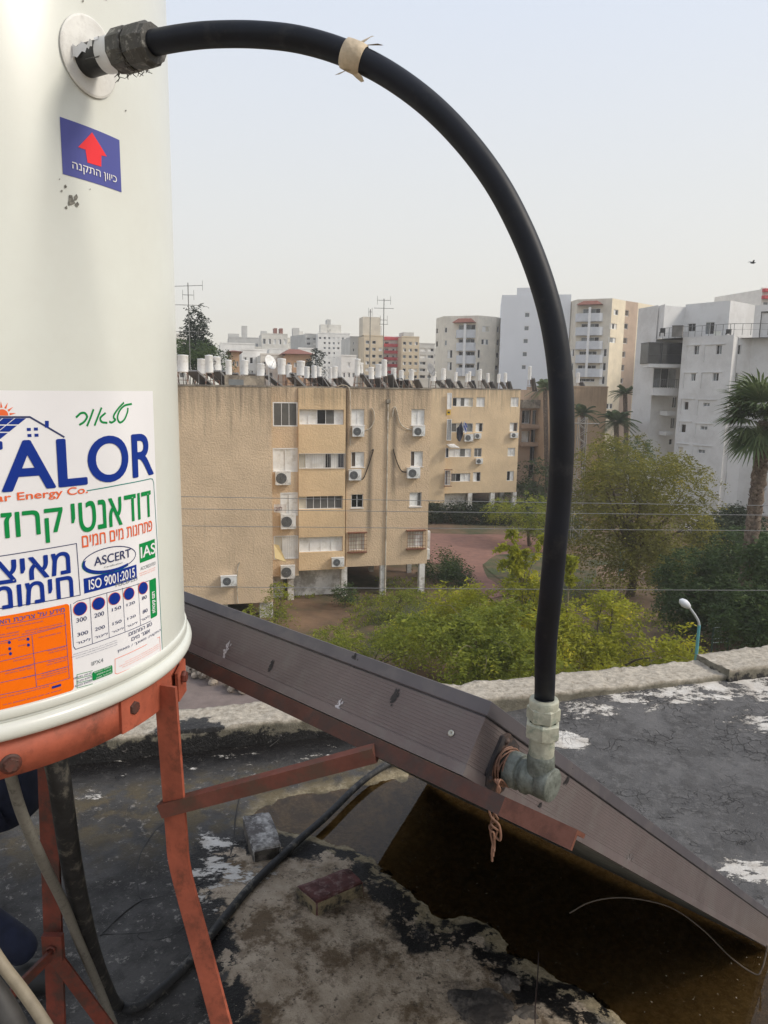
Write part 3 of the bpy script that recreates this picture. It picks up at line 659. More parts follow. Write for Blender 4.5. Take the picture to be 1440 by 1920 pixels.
# hand-written name
for st in ([(605, 262), (640, 232), (672, 232), (688, 262), (665, 300), (632, 322)], [(738, 205), (715, 270), (690, 330)], [(802, 192), (775, 260), (750, 325)], [(832, 232), (795, 268), (805, 300), (845, 308)], [(978, 150), (940, 190), (905, 240), (900, 268), (912, 285), (885, 305), (868, 300)], [(1040, 158), (985, 172), (945, 215), (930, 270), (950, 305), (985, 280), (1008, 225), (1012, 195)]):
    S.pline([z2(*p) for p in st], .0023, GR, 1, True)
# capacity table
S.pline([z3(520, 195), z3(545, 178), z3(760, 118), z3(985, 55), z3(1060, 32)], .0007, NV)
S.pline([z3(500, 200), z3(520, 500), z3(535, 520), z3(770, 440), z3(1000, 350), z3(1070, 318)], .0007, NV)
for x, ya, yb in ((636, 152, 478), (756, 120, 440), (868, 85, 398), (978, 50, 352)): S.pline([z3(x, ya), z3(x+18, yb)], .0006, NV)
for cx_, cy_, rx_, ry_ in ((567, 232, 46, 46), (697, 195, 43, 43), (810, 160, 39, 42), (913, 125, 35, 42), (1013, 85, 31, 42)):
    S.ppoly([z3(cx_+(rx_+5)*math.cos(a), cy_-(ry_+3)*math.sin(a)-rx_*math.cos(a)*.2) for a in np.linspace(0, 2*math.pi, 28)[:-1]], OR, 1)
    S.ppoly([z3(cx_+rx_*math.cos(a), cy_-ry_*math.sin(a)-rx_*math.cos(a)*.2) for a in np.linspace(0, 2*math.pi, 28)[:-1]], BL, 2)
for t_, p, q in (('300', (540, 332), (612, 288)), ('200', (668, 297), (735, 253)), ('150', (793, 252), (856, 212)), ('120', (897, 216), (954, 178)), ('80', (1005, 172), (1038, 138)), ('300', (547, 430), (622, 388)), ('200', (672, 391), (741, 350)), ('150', (798, 350), (860, 310)), ('120', (903, 311), (960, 274)), ('80', (1011, 268), (1044, 232))): S.ptext(t_, z3(*p), z3(*q), NV, .0)
for p, q in (((540, 487), (640, 440)), ((668, 447), (763, 400)), ((790, 407), (876, 362)), ((897, 367), (973, 322)), ((1000, 322), (1059, 278))): S.ptext('ליטר', z3(*p), z3(*q), NV, .0, True)
ua, za = tank_th(*z3(1068, 305)); ub, zb2 = tank_th(*z3(1104, 10)); S.rect(ua, za, ub, zb2, GR, 1, .002); S.text('דגם קיבולת', ua+.003, za+.006, ub-.003, zb2-.016, WH, .02, True, 2, 90)
S.ptext('סוג המחמם', z3(912, 428), z3(1075, 330), NV, .0, True)
S.ptext('אוגר מים', z3(932, 462), z3(1060, 379), NV, .0, True)
S.ptext('התקנה: מאונך / מאוזן', z3(832, 547), z3(1136, 377), NV, .0, True)
S.micro(z3(520, 588), z3(830, 455), 3, NV, .42, 11)
S.ptext('IPX4', z3(650, 637), z3(730, 586), GY_, .0)
ua, za = tank_th(*z3(655, 745)); ub, zb2 = tank_th(*z3(795, 630)); S.rect(ua, za, ub, zb2, GR, 1, .002); S.micro(z3(668, 740), z3(785, 632), 3, WH, .55, 5)
S.pline([z3(655, 672), z3(545, 700), z3(545, 795), z3(655, 765)], .0006, GR)
for y in (730, 762): S.pline([z3(545, y), z3(655, y-30)], .0006, GR)
S.micro(z3(555, 790), z3(650, 672), 3, NV, .5, 6)
S.pline([z3(815, 590), z3(1040, 485)], .0006, OR); S.pline([z3(1115, 440), z3(1132, 432), z3(1136, 545), z3(830, 695), z3(815, 690), z3(815, 590)], .0006, OR)
S.micro(z3(830, 665), z3(1125, 480), 3, OR, .42, 8)
# orange energy panel
ua, za = tank_th(*z3(300, 880)); ub, zb2 = tank_th(*z3(505, 300)); _, ztop = tank_th(*z3(240, 245))
_, zbo = tank_th(*z3(300, 875)); S.rect(ul+.03, zbo, ub-.0015, ztop, OG, 1, .004)
S.ptext('מידע על צריכת האנ', z3(-30, 345), z3(455, 222), VI, .02, True)
for pts in ([(-40, 358), (455, 262), (490, 725), (250, 790), (-40, 850)], [(-40, 475), (470, 345)], [(225, 420), (258, 785)], [(235, 548), (475, 490)], [(235, 622), (475, 568)], [(240, 705), (485, 640)], [(-40, 615), (235, 548)], [(-40, 690), (240, 622)], [(-40, 765), (245, 700)]): S.pline([z3(*p) for p in pts], .0005, VI, 2)
for x, y in ((197, 447), (200, 488), (65, 470), (68, 515), (73, 550)): S.ppoly([z3(x+11*math.cos(a), y-12*math.sin(a)) for a in np.linspace(0, 2*math.pi, 14)[:-1]], BL, 2)
for i_, (p, q, n_) in enumerate((((30, 375), (310, 315), 1), ((170, 410), (440, 335), 2), ((285, 440), (430, 395), 1), ((330, 545), (465, 505), 2), ((350, 625), (470, 580), 2), ((270, 725), (470, 650), 3), ((110, 605), (225, 570), 1), ((10, 690), (235, 640), 2), ((170, 725), (238, 705), 1), ((20, 850), (350, 790), 1), ((10, 905), (440, 815), 1), ((-20, 450), (130, 385), 2), ((-20, 490), (50, 462), 1), ((125, 460), (180, 440), 1), ((125, 502), (180, 482), 1), ((-20, 570), (50, 550), 1))): S.micro(z3(*p), z3(*q), n_, VI, .5, 20+i_)
S.pline([z3(372, 790), z3(425, 774)], .0028, BL, 2)
S.build('product_label', INK, SHELL)
# small blue direction sticker
S = Sticker()
S.prect(z1(345, 985), z1(676, 784), VI, 0); S.layers.pop()
u0 = (tank_th(*z1(333, 660))[0]+tank_th(*z1(355, 985))[0])/2; u1 = (tank_th(*z1(667, 783))[0]+tank_th(*z1(685, 1078))[0])/2
zt_ = (tank_th(*z1(333, 660))[1]+tank_th(*z1(667, 783))[1])/2; zb3 = (tank_th(*z1(355, 985))[1]+tank_th(*z1(685, 1078))[1])/2
S.rect(u0, zb3, u1, zt_, VI, 0)
S.ppoly([z1(*p) for p in ((515, 745), (598, 880), (568, 875), (567, 938), (490, 915), (478, 842), (437, 828))], RD)
um0 = tank_th(*z1(405, 960))[0]; um1 = tank_th(*z1(652, 1010))[0]
S.text('כיוון התקנה', um0, zb3+(zt_-zb3)*.10, um1, zb3+(zt_-zb3)*.265, WH, .02, True)
S.build('direction_sticker', INK, SHELL)
# flange, scraped spot
b = MB(); OUT_U, OUT_Z = tank_th(160, 115); OUT = on_tank(OUT_U, OUT_Z); OUTN = Vector((OUT.x-TX, OUT.y-TY, 0)).normalized()
fu, fz = tank_th(168, 107)
M_flange = mat('grubby_white_plastic', (.72, .71, .67), .55, .08, 30, bump=.0006, bscale=60, dirt=(.55, .53, .49), dirtscale=18, dirtamt=.2)
rings = []
for rr, oo in ((.036, .0005), (.036, .0022), (.034, .0030), (.012, .0038)):
    rings.append([on_tank(fu+rr*math.cos(a), fz+rr*math.sin(a)*1.06, oo) for a in np.linspace(0, 2*math.pi, 49)[:-1]])
n_ = 48; b.add([v for r_ in rings for v in r_], [(i*n_+k, i*n_+(k+1) % n_, (i+1)*n_+(k+1) % n_, (i+1)*n_+k) for i in range(3) for k in range(n_)]+[tuple(range(3*n_, 4*n_))], False)
b.build('outlet_flange', M_flange, tank)
S = Sticker()
for x, y, s_ in ((400, 1128, 34), (425, 1110, 22), (432, 1150, 18), (372, 1167, 12), (365, 1050, 14), (345, 1075, 8), (705, 622, 6), (465, 6, 9), (596, 0, 6), (437, 452, 12), (333, 1008, 5), (505, 1065, 5)):
    n_ = 9; rg = random.Random(x)
    S.ppoly([z1(x+s_*rg.uniform(.35, 1.1)*math.cos(a)*.8, y+s_*rg.uniform(.35, 1.1)*math.sin(a)) for a in np.linspace(0, 2*math.pi, n_+1)[:-1]], 0)
S.build('scrape_marks', [mat('grey_scrape', (.22, .21, .18), .8, .5, 200)], SHELL)

# ================================================================== SOLAR PANEL
phi, tilt, ph_ = .749, .6445, .0903
PA = Vector((-math.cos(phi), math.sin(phi), 0)); _hb = Vector((math.sin(phi), math.cos(phi), 0))
PB = _hb*math.cos(tilt)+Vector((0, 0, -math.sin(tilt))); PN = PB.cross(PA); PN = PN if PN.z > 0 else -PN
P0 = Vector((.1295, .8128, 1.2915-1.65+EYE)); PW, PL = 1.25, 1.86
panel = thing('solar_collector', 'tilted solar water collector seen from behind with grooved brown frame', 'solar panel', P0+PB*PL+PA*PW/2-PN*ph_)
def pp(a, b_, n): return P0+PA*a+PB*b_+PN*n
b = MB()
prof = [(-.004, -.022), (-.0005, -.020), (0, -.004), (-.0012, -.0005), (-.0175, .0022), (-.0188, .0016), (-.0190, -.0020), (-.0206, -.0020)]
mids = [1]*8; mats_ = [1]*8
y = -.0210
prof.append((y, 0)); 
for k in range(13):
    prof += [(y-.0031, .0), (y-.0033, .0003), (y-.0039, .0003), (y-.00425, 0)]; y -= .00425
prof += [(y-.0015, 0), (y-.0018, .0020), (-.0903, .0026), (-.0903, -.018)]
loops = []
for n, o_ in prof: loops.append([pp(-o_, -o_, n), pp(-o_, PL+o_, n), pp(PW+o_, PL+o_, n), pp(PW+o_, -o_, n)])
for i in range(len(loops)-1):
    b.cur = 1 if i < 7 else 0
    for k in range(4):
        l, m = loops[i], loops[i+1]; b.quad(l[k], l[(k+1) % 4], m[(k+1) % 4], m[k])
b.build('frame', [M_alu, M_alutop], panel)
b = MB(); b.quad(pp(.01, .01, -.006), pp(.01, PL-.01, -.006), pp(PW-.01, PL-.01, -.006), pp(PW-.01, .01, -.006))
b.build('glass', mat('collector_glass', (.008, .010, .014), .08, .1, 2), panel)
b = MB(); b.quad(pp(.012, .012, -.0895), pp(PW-.012, .012, -.0895), pp(PW-.012, PL-.012, -.0895), pp(.012, PL-.012, -.0895))
b.build('back_sheet', M_galv, panel)
# mitre line of the corner: a fine dark seam with worn bright edge
def side_pt(s, n, off): return P0+PA*s+PN*n-PB*off          # on the top (high) side
def end_pt(s, n, off): return P0+PB*s+PN*n-PA*off           # on the long side
b = MB(); sc = side_pt(.034, -.052, .0008); b.lathe(sc, -PB, [(0, .0040), (.0012, .0040), (.0018, .0032), (.0018, .0014), (.0009, .0012), (.0009, 0)], 16)
b.build('rivet', mat('zinc_rivet', (.42, .42, .38), .45, .1, 60, metal=.6), panel)
def smear(cx_, cy_, w, h, seed, col, name, face='side'):
    """dried splash lying on the frame"""
    b = MB(); rg = random.Random(seed); c = None
    d = ray(cx_, cy_); nrm = -PB if face == 'side' else -PA
    den = d.dot(nrm); t = (P0-C0).dot(nrm)/den; c = C0+d*t+nrm*.0006
    ax = PA if face == 'side' else PB
    for k in range(int(26)):
        x = rg.gauss(0, w*.45); y = rg.gauss(0, h*.45); s_ = rg.uniform(.0006, .0024)
        ctr = c+ax*x+PN*(y+x*.5)
        pts = [ctr+ax*(s_*rg.uniform(.5, 1.2)*math.cos(a))+PN*(1.6*s_*rg.uniform(.5, 1.2)*math.sin(a))+nrm*(k*.00002) for a in np.linspace(0, 2*math.pi, 8)[:-1]]
        b.add(pts, [tuple(range(7))])
    b.build(name, col, panel)
m_sm = mat('dried_white_splash', (.50, .48, .50), .9, .3, 200); m_dk = mat('dark_smudge', (.022, .020, .022), .6, .3, 90)
smear(424, 1220, .005, .016, 1, m_sm, 'paint_splash'); smear(636, 1325, .006, .013, 2, m_sm, 'paint_splash'); smear(741, 1306, .004, .013, 3, m_dk, 'smudge'); smear(665, 1240, .008, .008, 4, m_dk, 'smudge'); smear(508, 1250, .004, .008, 5, m_dk, 'smudge')
smear(1065, 1458, .007, .012, 6, m_dk, 'smudge', 'end'); smear(1010, 1512, .005, .004, 7, m_dk, 'smudge', 'end'); smear(1180, 1610, .02, .012, 8, mat('pale_scuff', (.17, .15, .15), .8, .3, 90), 'scuff', 'end')
# outlet: gasket plate, header stub, union, tee with capped end, riser
HB, HN = .072, -.056
H0 = P0+PB*HB+PN*HN; AX = -PA
b = MB(); pl = [(-.026, .028), (-.012, .036), (.020, .030), (.028, .016), (.024, -.026), (.010, -.036), (-.020, -.032), (-.028, -.018)]
b.add([H0+PB*x+PN*y+AX*k for k in (0, .004) for x, y in pl], [tuple(range(8, 16))]+[(i, (i+1) % 8, 8+(i+1) % 8, 8+i) for i in range(8)])
for x, y in ((-.014, .026), (.014, -.026), (.018, .020), (-.018, -.022)): b.lathe(H0+PB*x+PN*y+AX*.004, AX, [(0, .004), (.002, .0038), (.003, 0)], 8)
b.build('outlet_gasket', mat('perished_rubber', (.035, .031, .033), .75, .25, 60, bump=.0006, bscale=120, dirt=(.10, .06, .045), dirtscale=50, dirtamt=.3), panel)
b = MB()
b.lathe(H0, AX, [(.003, .0165), (.014, .0165), (.014, .0205), (.0155, .0215), (.028, .0215), (.0295, .0200), (.0295, .0172), (.0330, .0172), (.0335, .0180), (.0345, .0172), (.0355, .0180), (.0360, .0205), (.0370, .0216), (.0415, .0216), (.0435, .0200), (.0450, .0190), (.0545, .0190), (.0555, .0182), (.0560, .0194), (.0705, .0194), (.0715, .0184), (.0715, 0)], 36)
TEE = H0+AX*.0540
b.lathe(TEE, (0, 0, 1), [(0, .0165), (.020, .0160), (.030, .0158), (.033, .0146)], 30)
TEEO = b.build('outlet_tee', M_brass, panel)
b = MB(); pf = [(.030, .0144)]
for k in range(10): z_ = .031+k*.0028; pf += [(z_, .0147), (z_+.0014, .0141)]
pf += [(.060, .0147)]
b.lathe(TEE, (0, 0, 1), pf, 30)
def hexnut(b, p, d, h0, h1, r, ph=0):
    b.lathe(p, d, [(h0, r*.80), (h0+.0004, r*.88), (h0+.0025, r), (h1-.0025, r), (h1-.0004, r*.88), (h1, r*.80)], 6, False, ph)
hexnut(b, TEE, (0, 0, 1), .054, .074, .0208, .3); b.lathe(TEE, (0, 0, 1), [(.055, .0185), (.057, .0188), (.059, .0185)], 30); hexnut(b, TEE, (0, 0, 1), .0735, .092, .0190, .75)
b.lathe(TEE, (0, 0, 1), [(.090, .0165), (.098, .0168), (.1005, .0155), (.1005, .0113)], 30)
b.build('riser_union', M_brasspale, TEEO)

# ================================================================== HOT WATER PIPE
hp = [OUT+OUTN*s for s in (.05, .075, .095)]
tt = [(340, 71, .7045), (400, 65, .698), (480, 65, .691), (560, 74, .686), (640, 97, .682), (720, 135, .680), (800, 192, .678), (870, 262, .677), (930, 342, .676), (976, 428, .676), (1011, 515, .677), (1036, 605, .679), (1050, 700, .683), (1054, 800, .690), (1051, 900, .700), (1043, 1000, .714)]
hp += [PT(*q) for q in tt]
top = TEE+Vector((0, 0, .097))
e0 = PT(1043, 1000, .714)
for k, (px_, py_) in enumerate(((1034, 1100), (1024, 1200))): hp.append(PT(px_, py_, .736+.028*k))
hp += [top+Vector((0, 0, .012)), top-Vector((0, 0, .006))]
pipe = thing('hot_water_pipe', 'thick black plastic pipe arching from the tank down to the panel', 'pipe', OUT)
b = MB(); hs = spline(hp, 10); b.tube(hs, .01135, 22); HOSEO = b.build('hose', M_blackhose, pipe)
b = MB(); b.lathe(OUT, OUTN, [(-.004, .0158), (.045, .0150), (.05, .0150)], 28); b.build('outlet_stub', mat('black_outlet_pipe', (.014, .014, .015), .5, .3, 50, bump=.0008, bscale=90), pipe)
b = MB(); b.lathe(OUT, OUTN, [(.030, .0152), (.0305, .0166), (.046, .0170), (.050, .0168)], 28)
# torn end of the tape winding back to the flange
q = []
for k in range(10):
    f = k/9; an = R(150-120*f); off = Vector((0, 0, 1))*math.sin(an)+OUTN.cross(Vector((0, 0, 1)))*math.cos(an)
    q.append(OUT+OUTN*(.004+.026*f)+off*.0172)
for k in range(9): b.add([q[k], q[k]+OUTN*.006, q[k+1]+OUTN*.006, q[k+1]], [(0, 1, 2, 3)])
sideV = -OUTN.cross(Vector((0, 0, 1)))
if sideV.y > 0: sideV = -sideV
fl = [OUT+OUTN*(-.001+.0052*k)+sideV*(.0168+.002*math.sin(k*1.1))+Vector((0, 0, .004+.0006*k+(.004 if k % 2 else 0))) for k in range(7)]
for k in range(6): b.add([fl[k], fl[k+1], fl[k+1]+Vector((0, 0, -.011+.0011*k)), fl[k]+Vector((0, 0, -.012+.001*k))], [(0, 1, 2, 3)])
b.build('thread_tape', M_whitetape, pipe)
b = MB()
b.lathe(OUT, OUTN, [(.048, .0150), (.0485, .0195), (.050, .0205), (.066, .0205), (.0675, .0196), (.0675, .0178), (.0700, .0178)], 10, False)
b.lathe(OUT, OUTN, [(.0695, .0178), (.0700, .0196), (.0715, .0206), (.088, .0206), (.0895, .0198), (.0905, .0185), (.095, .0178), (.095, .0112)], 10, False, .2)
for k in range(26):
    rg = random.Random(k); an = R(rg.uniform(200, 340)); sdir = OUTN.cross(Vector((0, 0, 1)))*math.cos(an)+Vector((0, 0, 1))*math.sin(an)
    p_ = OUT+OUTN*rg.uniform(.03, .075)+sdir*.0172; b.tube([p_, p_+sdir*.004+OUTN*rg.uniform(-.004, .004), p_+sdir*.007+OUTN*rg.uniform(-.008, .008)], [.0007, .0005, .0003], 4)
b.build('compression_nut', M_nutdark, pipe)
# beige tape tied round the arch
ti = min(range(len(hs)), key=lambda i: (Vector(pr(hs[i]))-Vector((660, 108))).length); tp, tdv = hs[ti], (hs[ti+1]-hs[ti-1]).normalized()
b = MB(); b.lathe(tp, tdv, [(-.0105, .0118), (-.0095, .0131), (-.004, .0136), (.003, .0138), (.0088, .0130), (.0095, .0118)], 22)
w_ = tdv.cross(Vector((0, 1, 0))).normalized(); w_ = w_ if w_.z > 0 else -w_
for base_, dv in ((w_*.0125, w_*.010+tdv*.009), (w_*.0125+tdv*.004, w_*.006+tdv*.016), (-w_*.0125, -w_*.007-tdv*.008), (-w_*.0125+tdv*.006, -w_*.004+tdv*.010)):
    a0 = tp+base_; s_ = Vector((0, -1, 0))*.004+tdv*.004
    b.add([a0-s_, a0+s_, a0+dv*.6+s_*.8+Vector((0, -.003, 0)), a0+dv*.6-s_*.9, a0+dv+s_*.4, a0+dv*1.1-s_*.6], [(0, 1, 2, 3), (3, 2, 4, 5)])
b.build('tape_wrap', M_tape, HOSEO)
# copper wire lashed round the header
b = MB()
for k in range(7):
    rg = random.Random(40+k); s0 = .006+rg.random()*.008; r0 = .0185+rg.random()*.005; pts = []
    e1 = PN.cross(AX).normalized(); ph0 = rg.random()*6
    for a in np.linspace(0, 2*math.pi, 30): pts.append(H0+AX*(s0+.003*math.sin(a+ph0))+(PN*math.cos(a)+e1*math.sin(a))*(r0+.0012*math.sin(3*a+k)))
    b.tube(pts, .00125, 6)
kn = PT(932, 1490, .838); kn2 = PT(926, 1560, .836); en = PT(924, 1615, .836)
for k in range(3):
    st = H0+AX*(.010+.004*k)-PN*.021+PB*(.004*k-.004)
    pts = [st, PT(928+5*k, 1462, .842-.001*k), PT(938-3*k, 1480, .837), kn]
    for j in range(1, 15):
        f = j/14; c = kn.lerp(kn2, f); an = f*13+k*2.1; pts.append(c+Vector((math.cos(an), math.sin(an)*.7, 0))*(.0038+.0016*math.sin(f*9)))
    pts += [kn2.lerp(en, .5)+Vector((.0012*(k-1), 0, 0)), en+Vector((.0008*(k-1), 0, .006*k))]
    b.tube(spline(pts, 4), .00135, 6)
b.tube(spline([kn+Vector((0, -.003, -.002)), PT(918, 1478+30, .835), PT(914, 1500, .834), PT(920, 1530, .835), PT(936, 1548, .833), PT(938, 1575, .834), kn2+Vector((0, 0, -.004))], 6), .0014, 6)
tag(b.build('wire_tie', M_rustwire), 'twisted rusty copper wire lashed round the panel outlet, tail hanging down', 'wire')
# ================================================================== STAND
def lprof(b, pts, u, v, w, t=.004, w2=None):
    """angle iron: L section in axes u (w wide) and v (w2 wide), swept along points"""
    w2 = w2 or w; sec = [(0, 0), (w, 0), (w, t), (t, t), (t, w2), (0, w2)]
    vs = [Vector(p)+Vector(u)*x+Vector(v)*y for p in pts for x, y in sec]; n = len(pts)
    b.add(vs, [(i*6+k, i*6+(k+1) % 6, (i+1)*6+(k+1) % 6, (i+1)*6+k) for i in range(n-1) for k in range(6)]+[tuple(reversed(range(6))), tuple(range((n-1)*6, n*6))])
stand = thing('tank_stand', 'red painted angle iron stand carrying the white tank', 'stand', (TX, TY, 0))
b = MB(); RR = .2965
b.lathe((TX, TY, TZ-.001), (0, 0, -1), [(0, .25), (0, RR), (.043, RR), (.043, RR-.004), (.004, RR-.004), (.004, .25), (0, .25)], 128)
b.build('ring', M_red, stand)
def ring_pt(px, py, off=0):
    d = ray(px, py); A = d.x**2+d.y**2; B = -2*(d.x*TX+d.y*TY); CC = TX*TX+TY*TY-RR*RR; t = (-B-math.sqrt(max(0, B*B-4*A*CC)))/(2*A); P = C0+d*t
    n = Vector((P.x-TX, P.y-TY, 0)).normalized(); return P+n*off, n
for px_, py_ in ((248, 1326), (20, 1432)):
    P, n = ring_pt(px_, py_); b = MB(); hexnut(b, P, n, 0, .006, .0088); b.add([P+n*.006+(Vector((0, 0, 1))*math.sin(a)+n.cross(Vector((0, 0, 1)))*math.cos(a))*.0072 for a in np.linspace(0, 6.283, 7)[:-1]], [tuple(range(6))])
    b.lathe(P, n, [(0, .0112), (.0016, .0112), (.0016, .007)], 16); b.build('bolt', M_reddark, stand)
P, n = ring_pt(224, 1340); b = MB(); tng = n.cross(Vector((0, 0, 1)))
for k in range(8):
    an = math.atan2(P.y-TY, P.x-TX)+k*.045
    an2 = an+.045; f = lambda a, z: Vector((TX+(RR+.0035)*math.cos(a), TY+(RR+.0035)*math.sin(a), z))
    b.add([f(an, TZ-.0435), f(an2, TZ-.0435), f(an2, TZ-.002), f(an, TZ-.002)], [(0, 1, 2, 3)])
    if k == 0: b.add([f(an, TZ-.0435), f(an, TZ-.002), f(an, TZ-.002)-n*.0034, f(an, TZ-.0435)-n*.0034], [(0, 1, 2, 3)])
b.build('splice_plate', M_red, stand)
def leg(pts, u, v, w, m, name='leg'):
    b = MB(); lprof(b, pts, u, v, w, .0045); return b.build(name, m, stand)
LA = PT(288, 1283, .955); YL = LA.y
vn = Vector((LA.x-TX, LA.y-TY, 0)).normalized()
L1 = PY(310, 1560, YL-.005); L1b = PY(318, 1630, YL-.008); L2 = PY(396, 1925, YL-.05)
dd = (L2-L1b); foot = L1b+dd*((0-L1b.z)/dd.z)
lp = spline([LA, LA.lerp(L1, .5), L1, L1b, L1b.lerp(L2, .5), L2, L2.lerp(foot, .5), foot], 4)
U = Vector((.95, -.31, 0)).normalized(); Vv = Vector((.31, .95, 0)).normalized()
leg(lp, U, Vv, .032, M_red)
# bolted gusset at the head of the leg
b = MB(); P, n = ring_pt(330, 1268, .004); g0 = Vector((0, 0, 1)); tg = n.cross(g0)
b.add([P+tg*x+g0*z+n*k for k in (0, .004) for x, z in ((-.022, -.030), (.016, -.030), (.020, .012), (-.020, .018))], [(4, 5, 6, 7), (3, 2, 1, 0)]+[(i, (i+1) % 4, 4+(i+1) % 4, 4+i) for i in range(4)])
b.build('gusset', M_red, stand)
b = MB(); hexnut(b, P+n*.004, n, 0, .007, .0085); b.lathe(P+n*.011, n, [(0, .0075), (.0005, 0)], 6, False); b.build('bolt', M_reddark, stand)
# second leg, further back, its shade put into the darker red
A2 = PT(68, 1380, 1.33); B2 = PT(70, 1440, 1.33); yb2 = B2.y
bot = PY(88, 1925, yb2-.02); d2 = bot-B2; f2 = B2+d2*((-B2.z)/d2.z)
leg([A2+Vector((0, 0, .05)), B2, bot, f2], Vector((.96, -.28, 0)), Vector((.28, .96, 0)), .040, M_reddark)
for an in (R(140), R(215)):
    p_ = Vector((TX+.27*math.cos(an), TY+.27*math.sin(an), TZ-.02)); q_ = Vector((TX+.36*math.cos(an), TY+.36*math.sin(an), 0))
    leg([p_, q_], Vector((math.cos(an+1.57), math.sin(an+1.57), 0)), Vector((-math.cos(an), -math.sin(an), 0)), .034, M_reddark)
# knot of braces on the back leg
K = PT(100, 1775, 1.345)
b = MB(); b.box(K, (.036, .012, .05)); b.build('brace_lug', M_reddark, stand)
b = MB(); hexnut(b, K+Vector((0, -.006, .0)), (0, -1, 0), 0, .006, .009); b.build('bolt', M_reddark, stand)
for q_, w_ in ((PT(-40, 1925, 1.22), .02), (PT(245, 1985, 1.42), .024)):
    b = MB(); b.bar(K+Vector((0, -.004, -.01)), q_, .006, w_); b.build('brace', M_reddark, stand)
# support rail under the panel's high edge, and its brace
PBm = lambda s: P0+PA*s-PN*(ph_+.0015)+PB*(-.0026)
se = -.145
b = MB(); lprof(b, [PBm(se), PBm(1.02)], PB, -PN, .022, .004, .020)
b.build('support_rail', mat('shaded_rail_primer', (.075, .026, .017), .65, .25, 20, bump=.0008, bscale=70, dirt=(.045, .025, .02), dirtscale=22, dirtamt=.45), stand)  # dark brown paint with the shade under the panel put into it
b = MB(); lprof(b, [PBm(se)-PA*.0006-PB*.0005, PBm(-.06)], PB, -PN, .0225, .0046, .0205); b.build('lit_rail_end', mat('sunlit_rail_red', (.135, .042, .022), .6, .3, 30, bump=.0008, bscale=80, dirt=(.14, .05, .03), dirtscale=30), stand)  # sleeve over the rail's tip; its redder colour stands for sunlight there
ss = min(np.linspace(0, .9, 400), key=lambda s: abs(pr(PBm(s)-PN*.02)[0]-690)); e1 = PBm(ss)-PN*.0235
st_ = PT(322, 1512, YL/ray(322, 1512).y-.004)
dirb = (e1-st_).normalized()
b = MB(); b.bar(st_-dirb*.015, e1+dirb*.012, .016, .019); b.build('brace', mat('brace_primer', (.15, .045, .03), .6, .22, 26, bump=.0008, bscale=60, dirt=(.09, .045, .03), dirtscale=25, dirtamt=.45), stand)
# ================================================================== HOSES, WIRES, BRICKS
M_dirtyhose = mat('dirty_foam_hose', (.020, .020, .021), .7, .35, 40, bump=.002, bscale=45, dirt=(.13, .12, .10), dirtscale=34, dirtamt=.12)
hose = [PT(88, 1370, 1.16), PT(108, 1445, 1.17), PT(118, 1510, 1.20), PT(131, 1600, 1.27), PT(148, 1690, 1.36), PT(170, 1780, 1.48), PT(196, 1850, 1.62), PZ(220, 1884, .03), PZ(255, 1889, .024), PZ(300, 1858, .024), PZ(355, 1803, .024), PZ(402, 1745, .026), PZ(470, 1662, .028), PZ(550, 1585, .03), PZ(610, 1532, .03), PZ(665, 1478, .03), PZ(700, 1450, .03), PZ(735, 1431, .03), PZ(790, 1420, .03), PZ(880, 1425, .03), PZ(1000, 1470, .03)]
b = MB(); hh_ = spline(hose, 7); b.tube(hh_, [.0175 if i < 42 else max(.0125, .0175-.0005*(i-42)) for i in range(len(hh_))], 14)
tag(b.build('hose', M_dirtyhose), 'thick black insulated hose running down from the tank and across the roof', 'hose')
def lone_tube(name, pts, r, m, label, cat, n=6, seg=8, group=None):
    b = MB(); b.tube(spline(pts, n), r, seg); return tag(b.build(name, m), label, cat, group)
M_greyhose = mat('mottled_grey_hose', (.20, .19, .165), .7, .2, 60, bump=.0008, bscale=120, dirt=(.10, .095, .08), dirtscale=60, dirtamt=.2)
lone_tube('hose', [PT(5, 1395, 1.06), PT(21, 1458, 1.08), PT(42, 1528, 1.12), PT(80, 1615, 1.2), PT(118, 1692, 1.3), PT(146, 1760, 1.38), PT(178, 1836, 1.46), PT(200, 1890, 1.5), PT(222, 1950, 1.55), PT(240, 2030, 1.6)], .0085, M_greyhose, 'mottled grey hose hanging in front of the dark red leg', 'hose')
lone_tube('hose', [PT(-60, 1700, 1.02), PT(-5, 1795, 1.0), PT(40, 1855, 1.0), PT(75, 1905, 1.0), PT(110, 1965, 1.0), PT(150, 2060, 1.0)], .0085, mat('beige_hose', (.36, .31, .23), .6, .15, 30, bump=.0005, bscale=90), 'beige hose crossing the bottom left corner', 'hose')
lone_tube('pipe', [PT(-60, 1800, .95), PT(0, 1880, .95), PT(28, 1930, .95), PT(70, 2010, .95)], .016, mat('dull_grey_pipe', (.05, .048, .046), .6, .2, 30), 'short dark grey pipe under the beige hose in the bottom left corner', 'pipe')
M_wire = mat('thin_dark_wire', (.022, .020, .018), .7, .2, 40)
wz = .010
lone_tube('wire', [PZ(x, y, wz) for x, y in [(306, 1545), (288, 1562), (268, 1592), (258, 1622), (257, 1650), (262, 1680), (266, 1688)]]+[PZ(x, y, wz) for x, y in [(250, 1698), (225, 1718), (205, 1738), (188, 1755)]], .0028, M_wire, 'thin dark wire curling on the wet roof between the two red legs', 'wire')
lone_tube('wire', [PZ(x, y, wz) for x, y in [(266, 1688), (300, 1682), (335, 1674), (370, 1660), (405, 1640), (430, 1608), (438, 1570), (442, 1530), (450, 1490)]], .0022, M_wire, 'thin black wire bending past the end of the pale brick', 'wire')
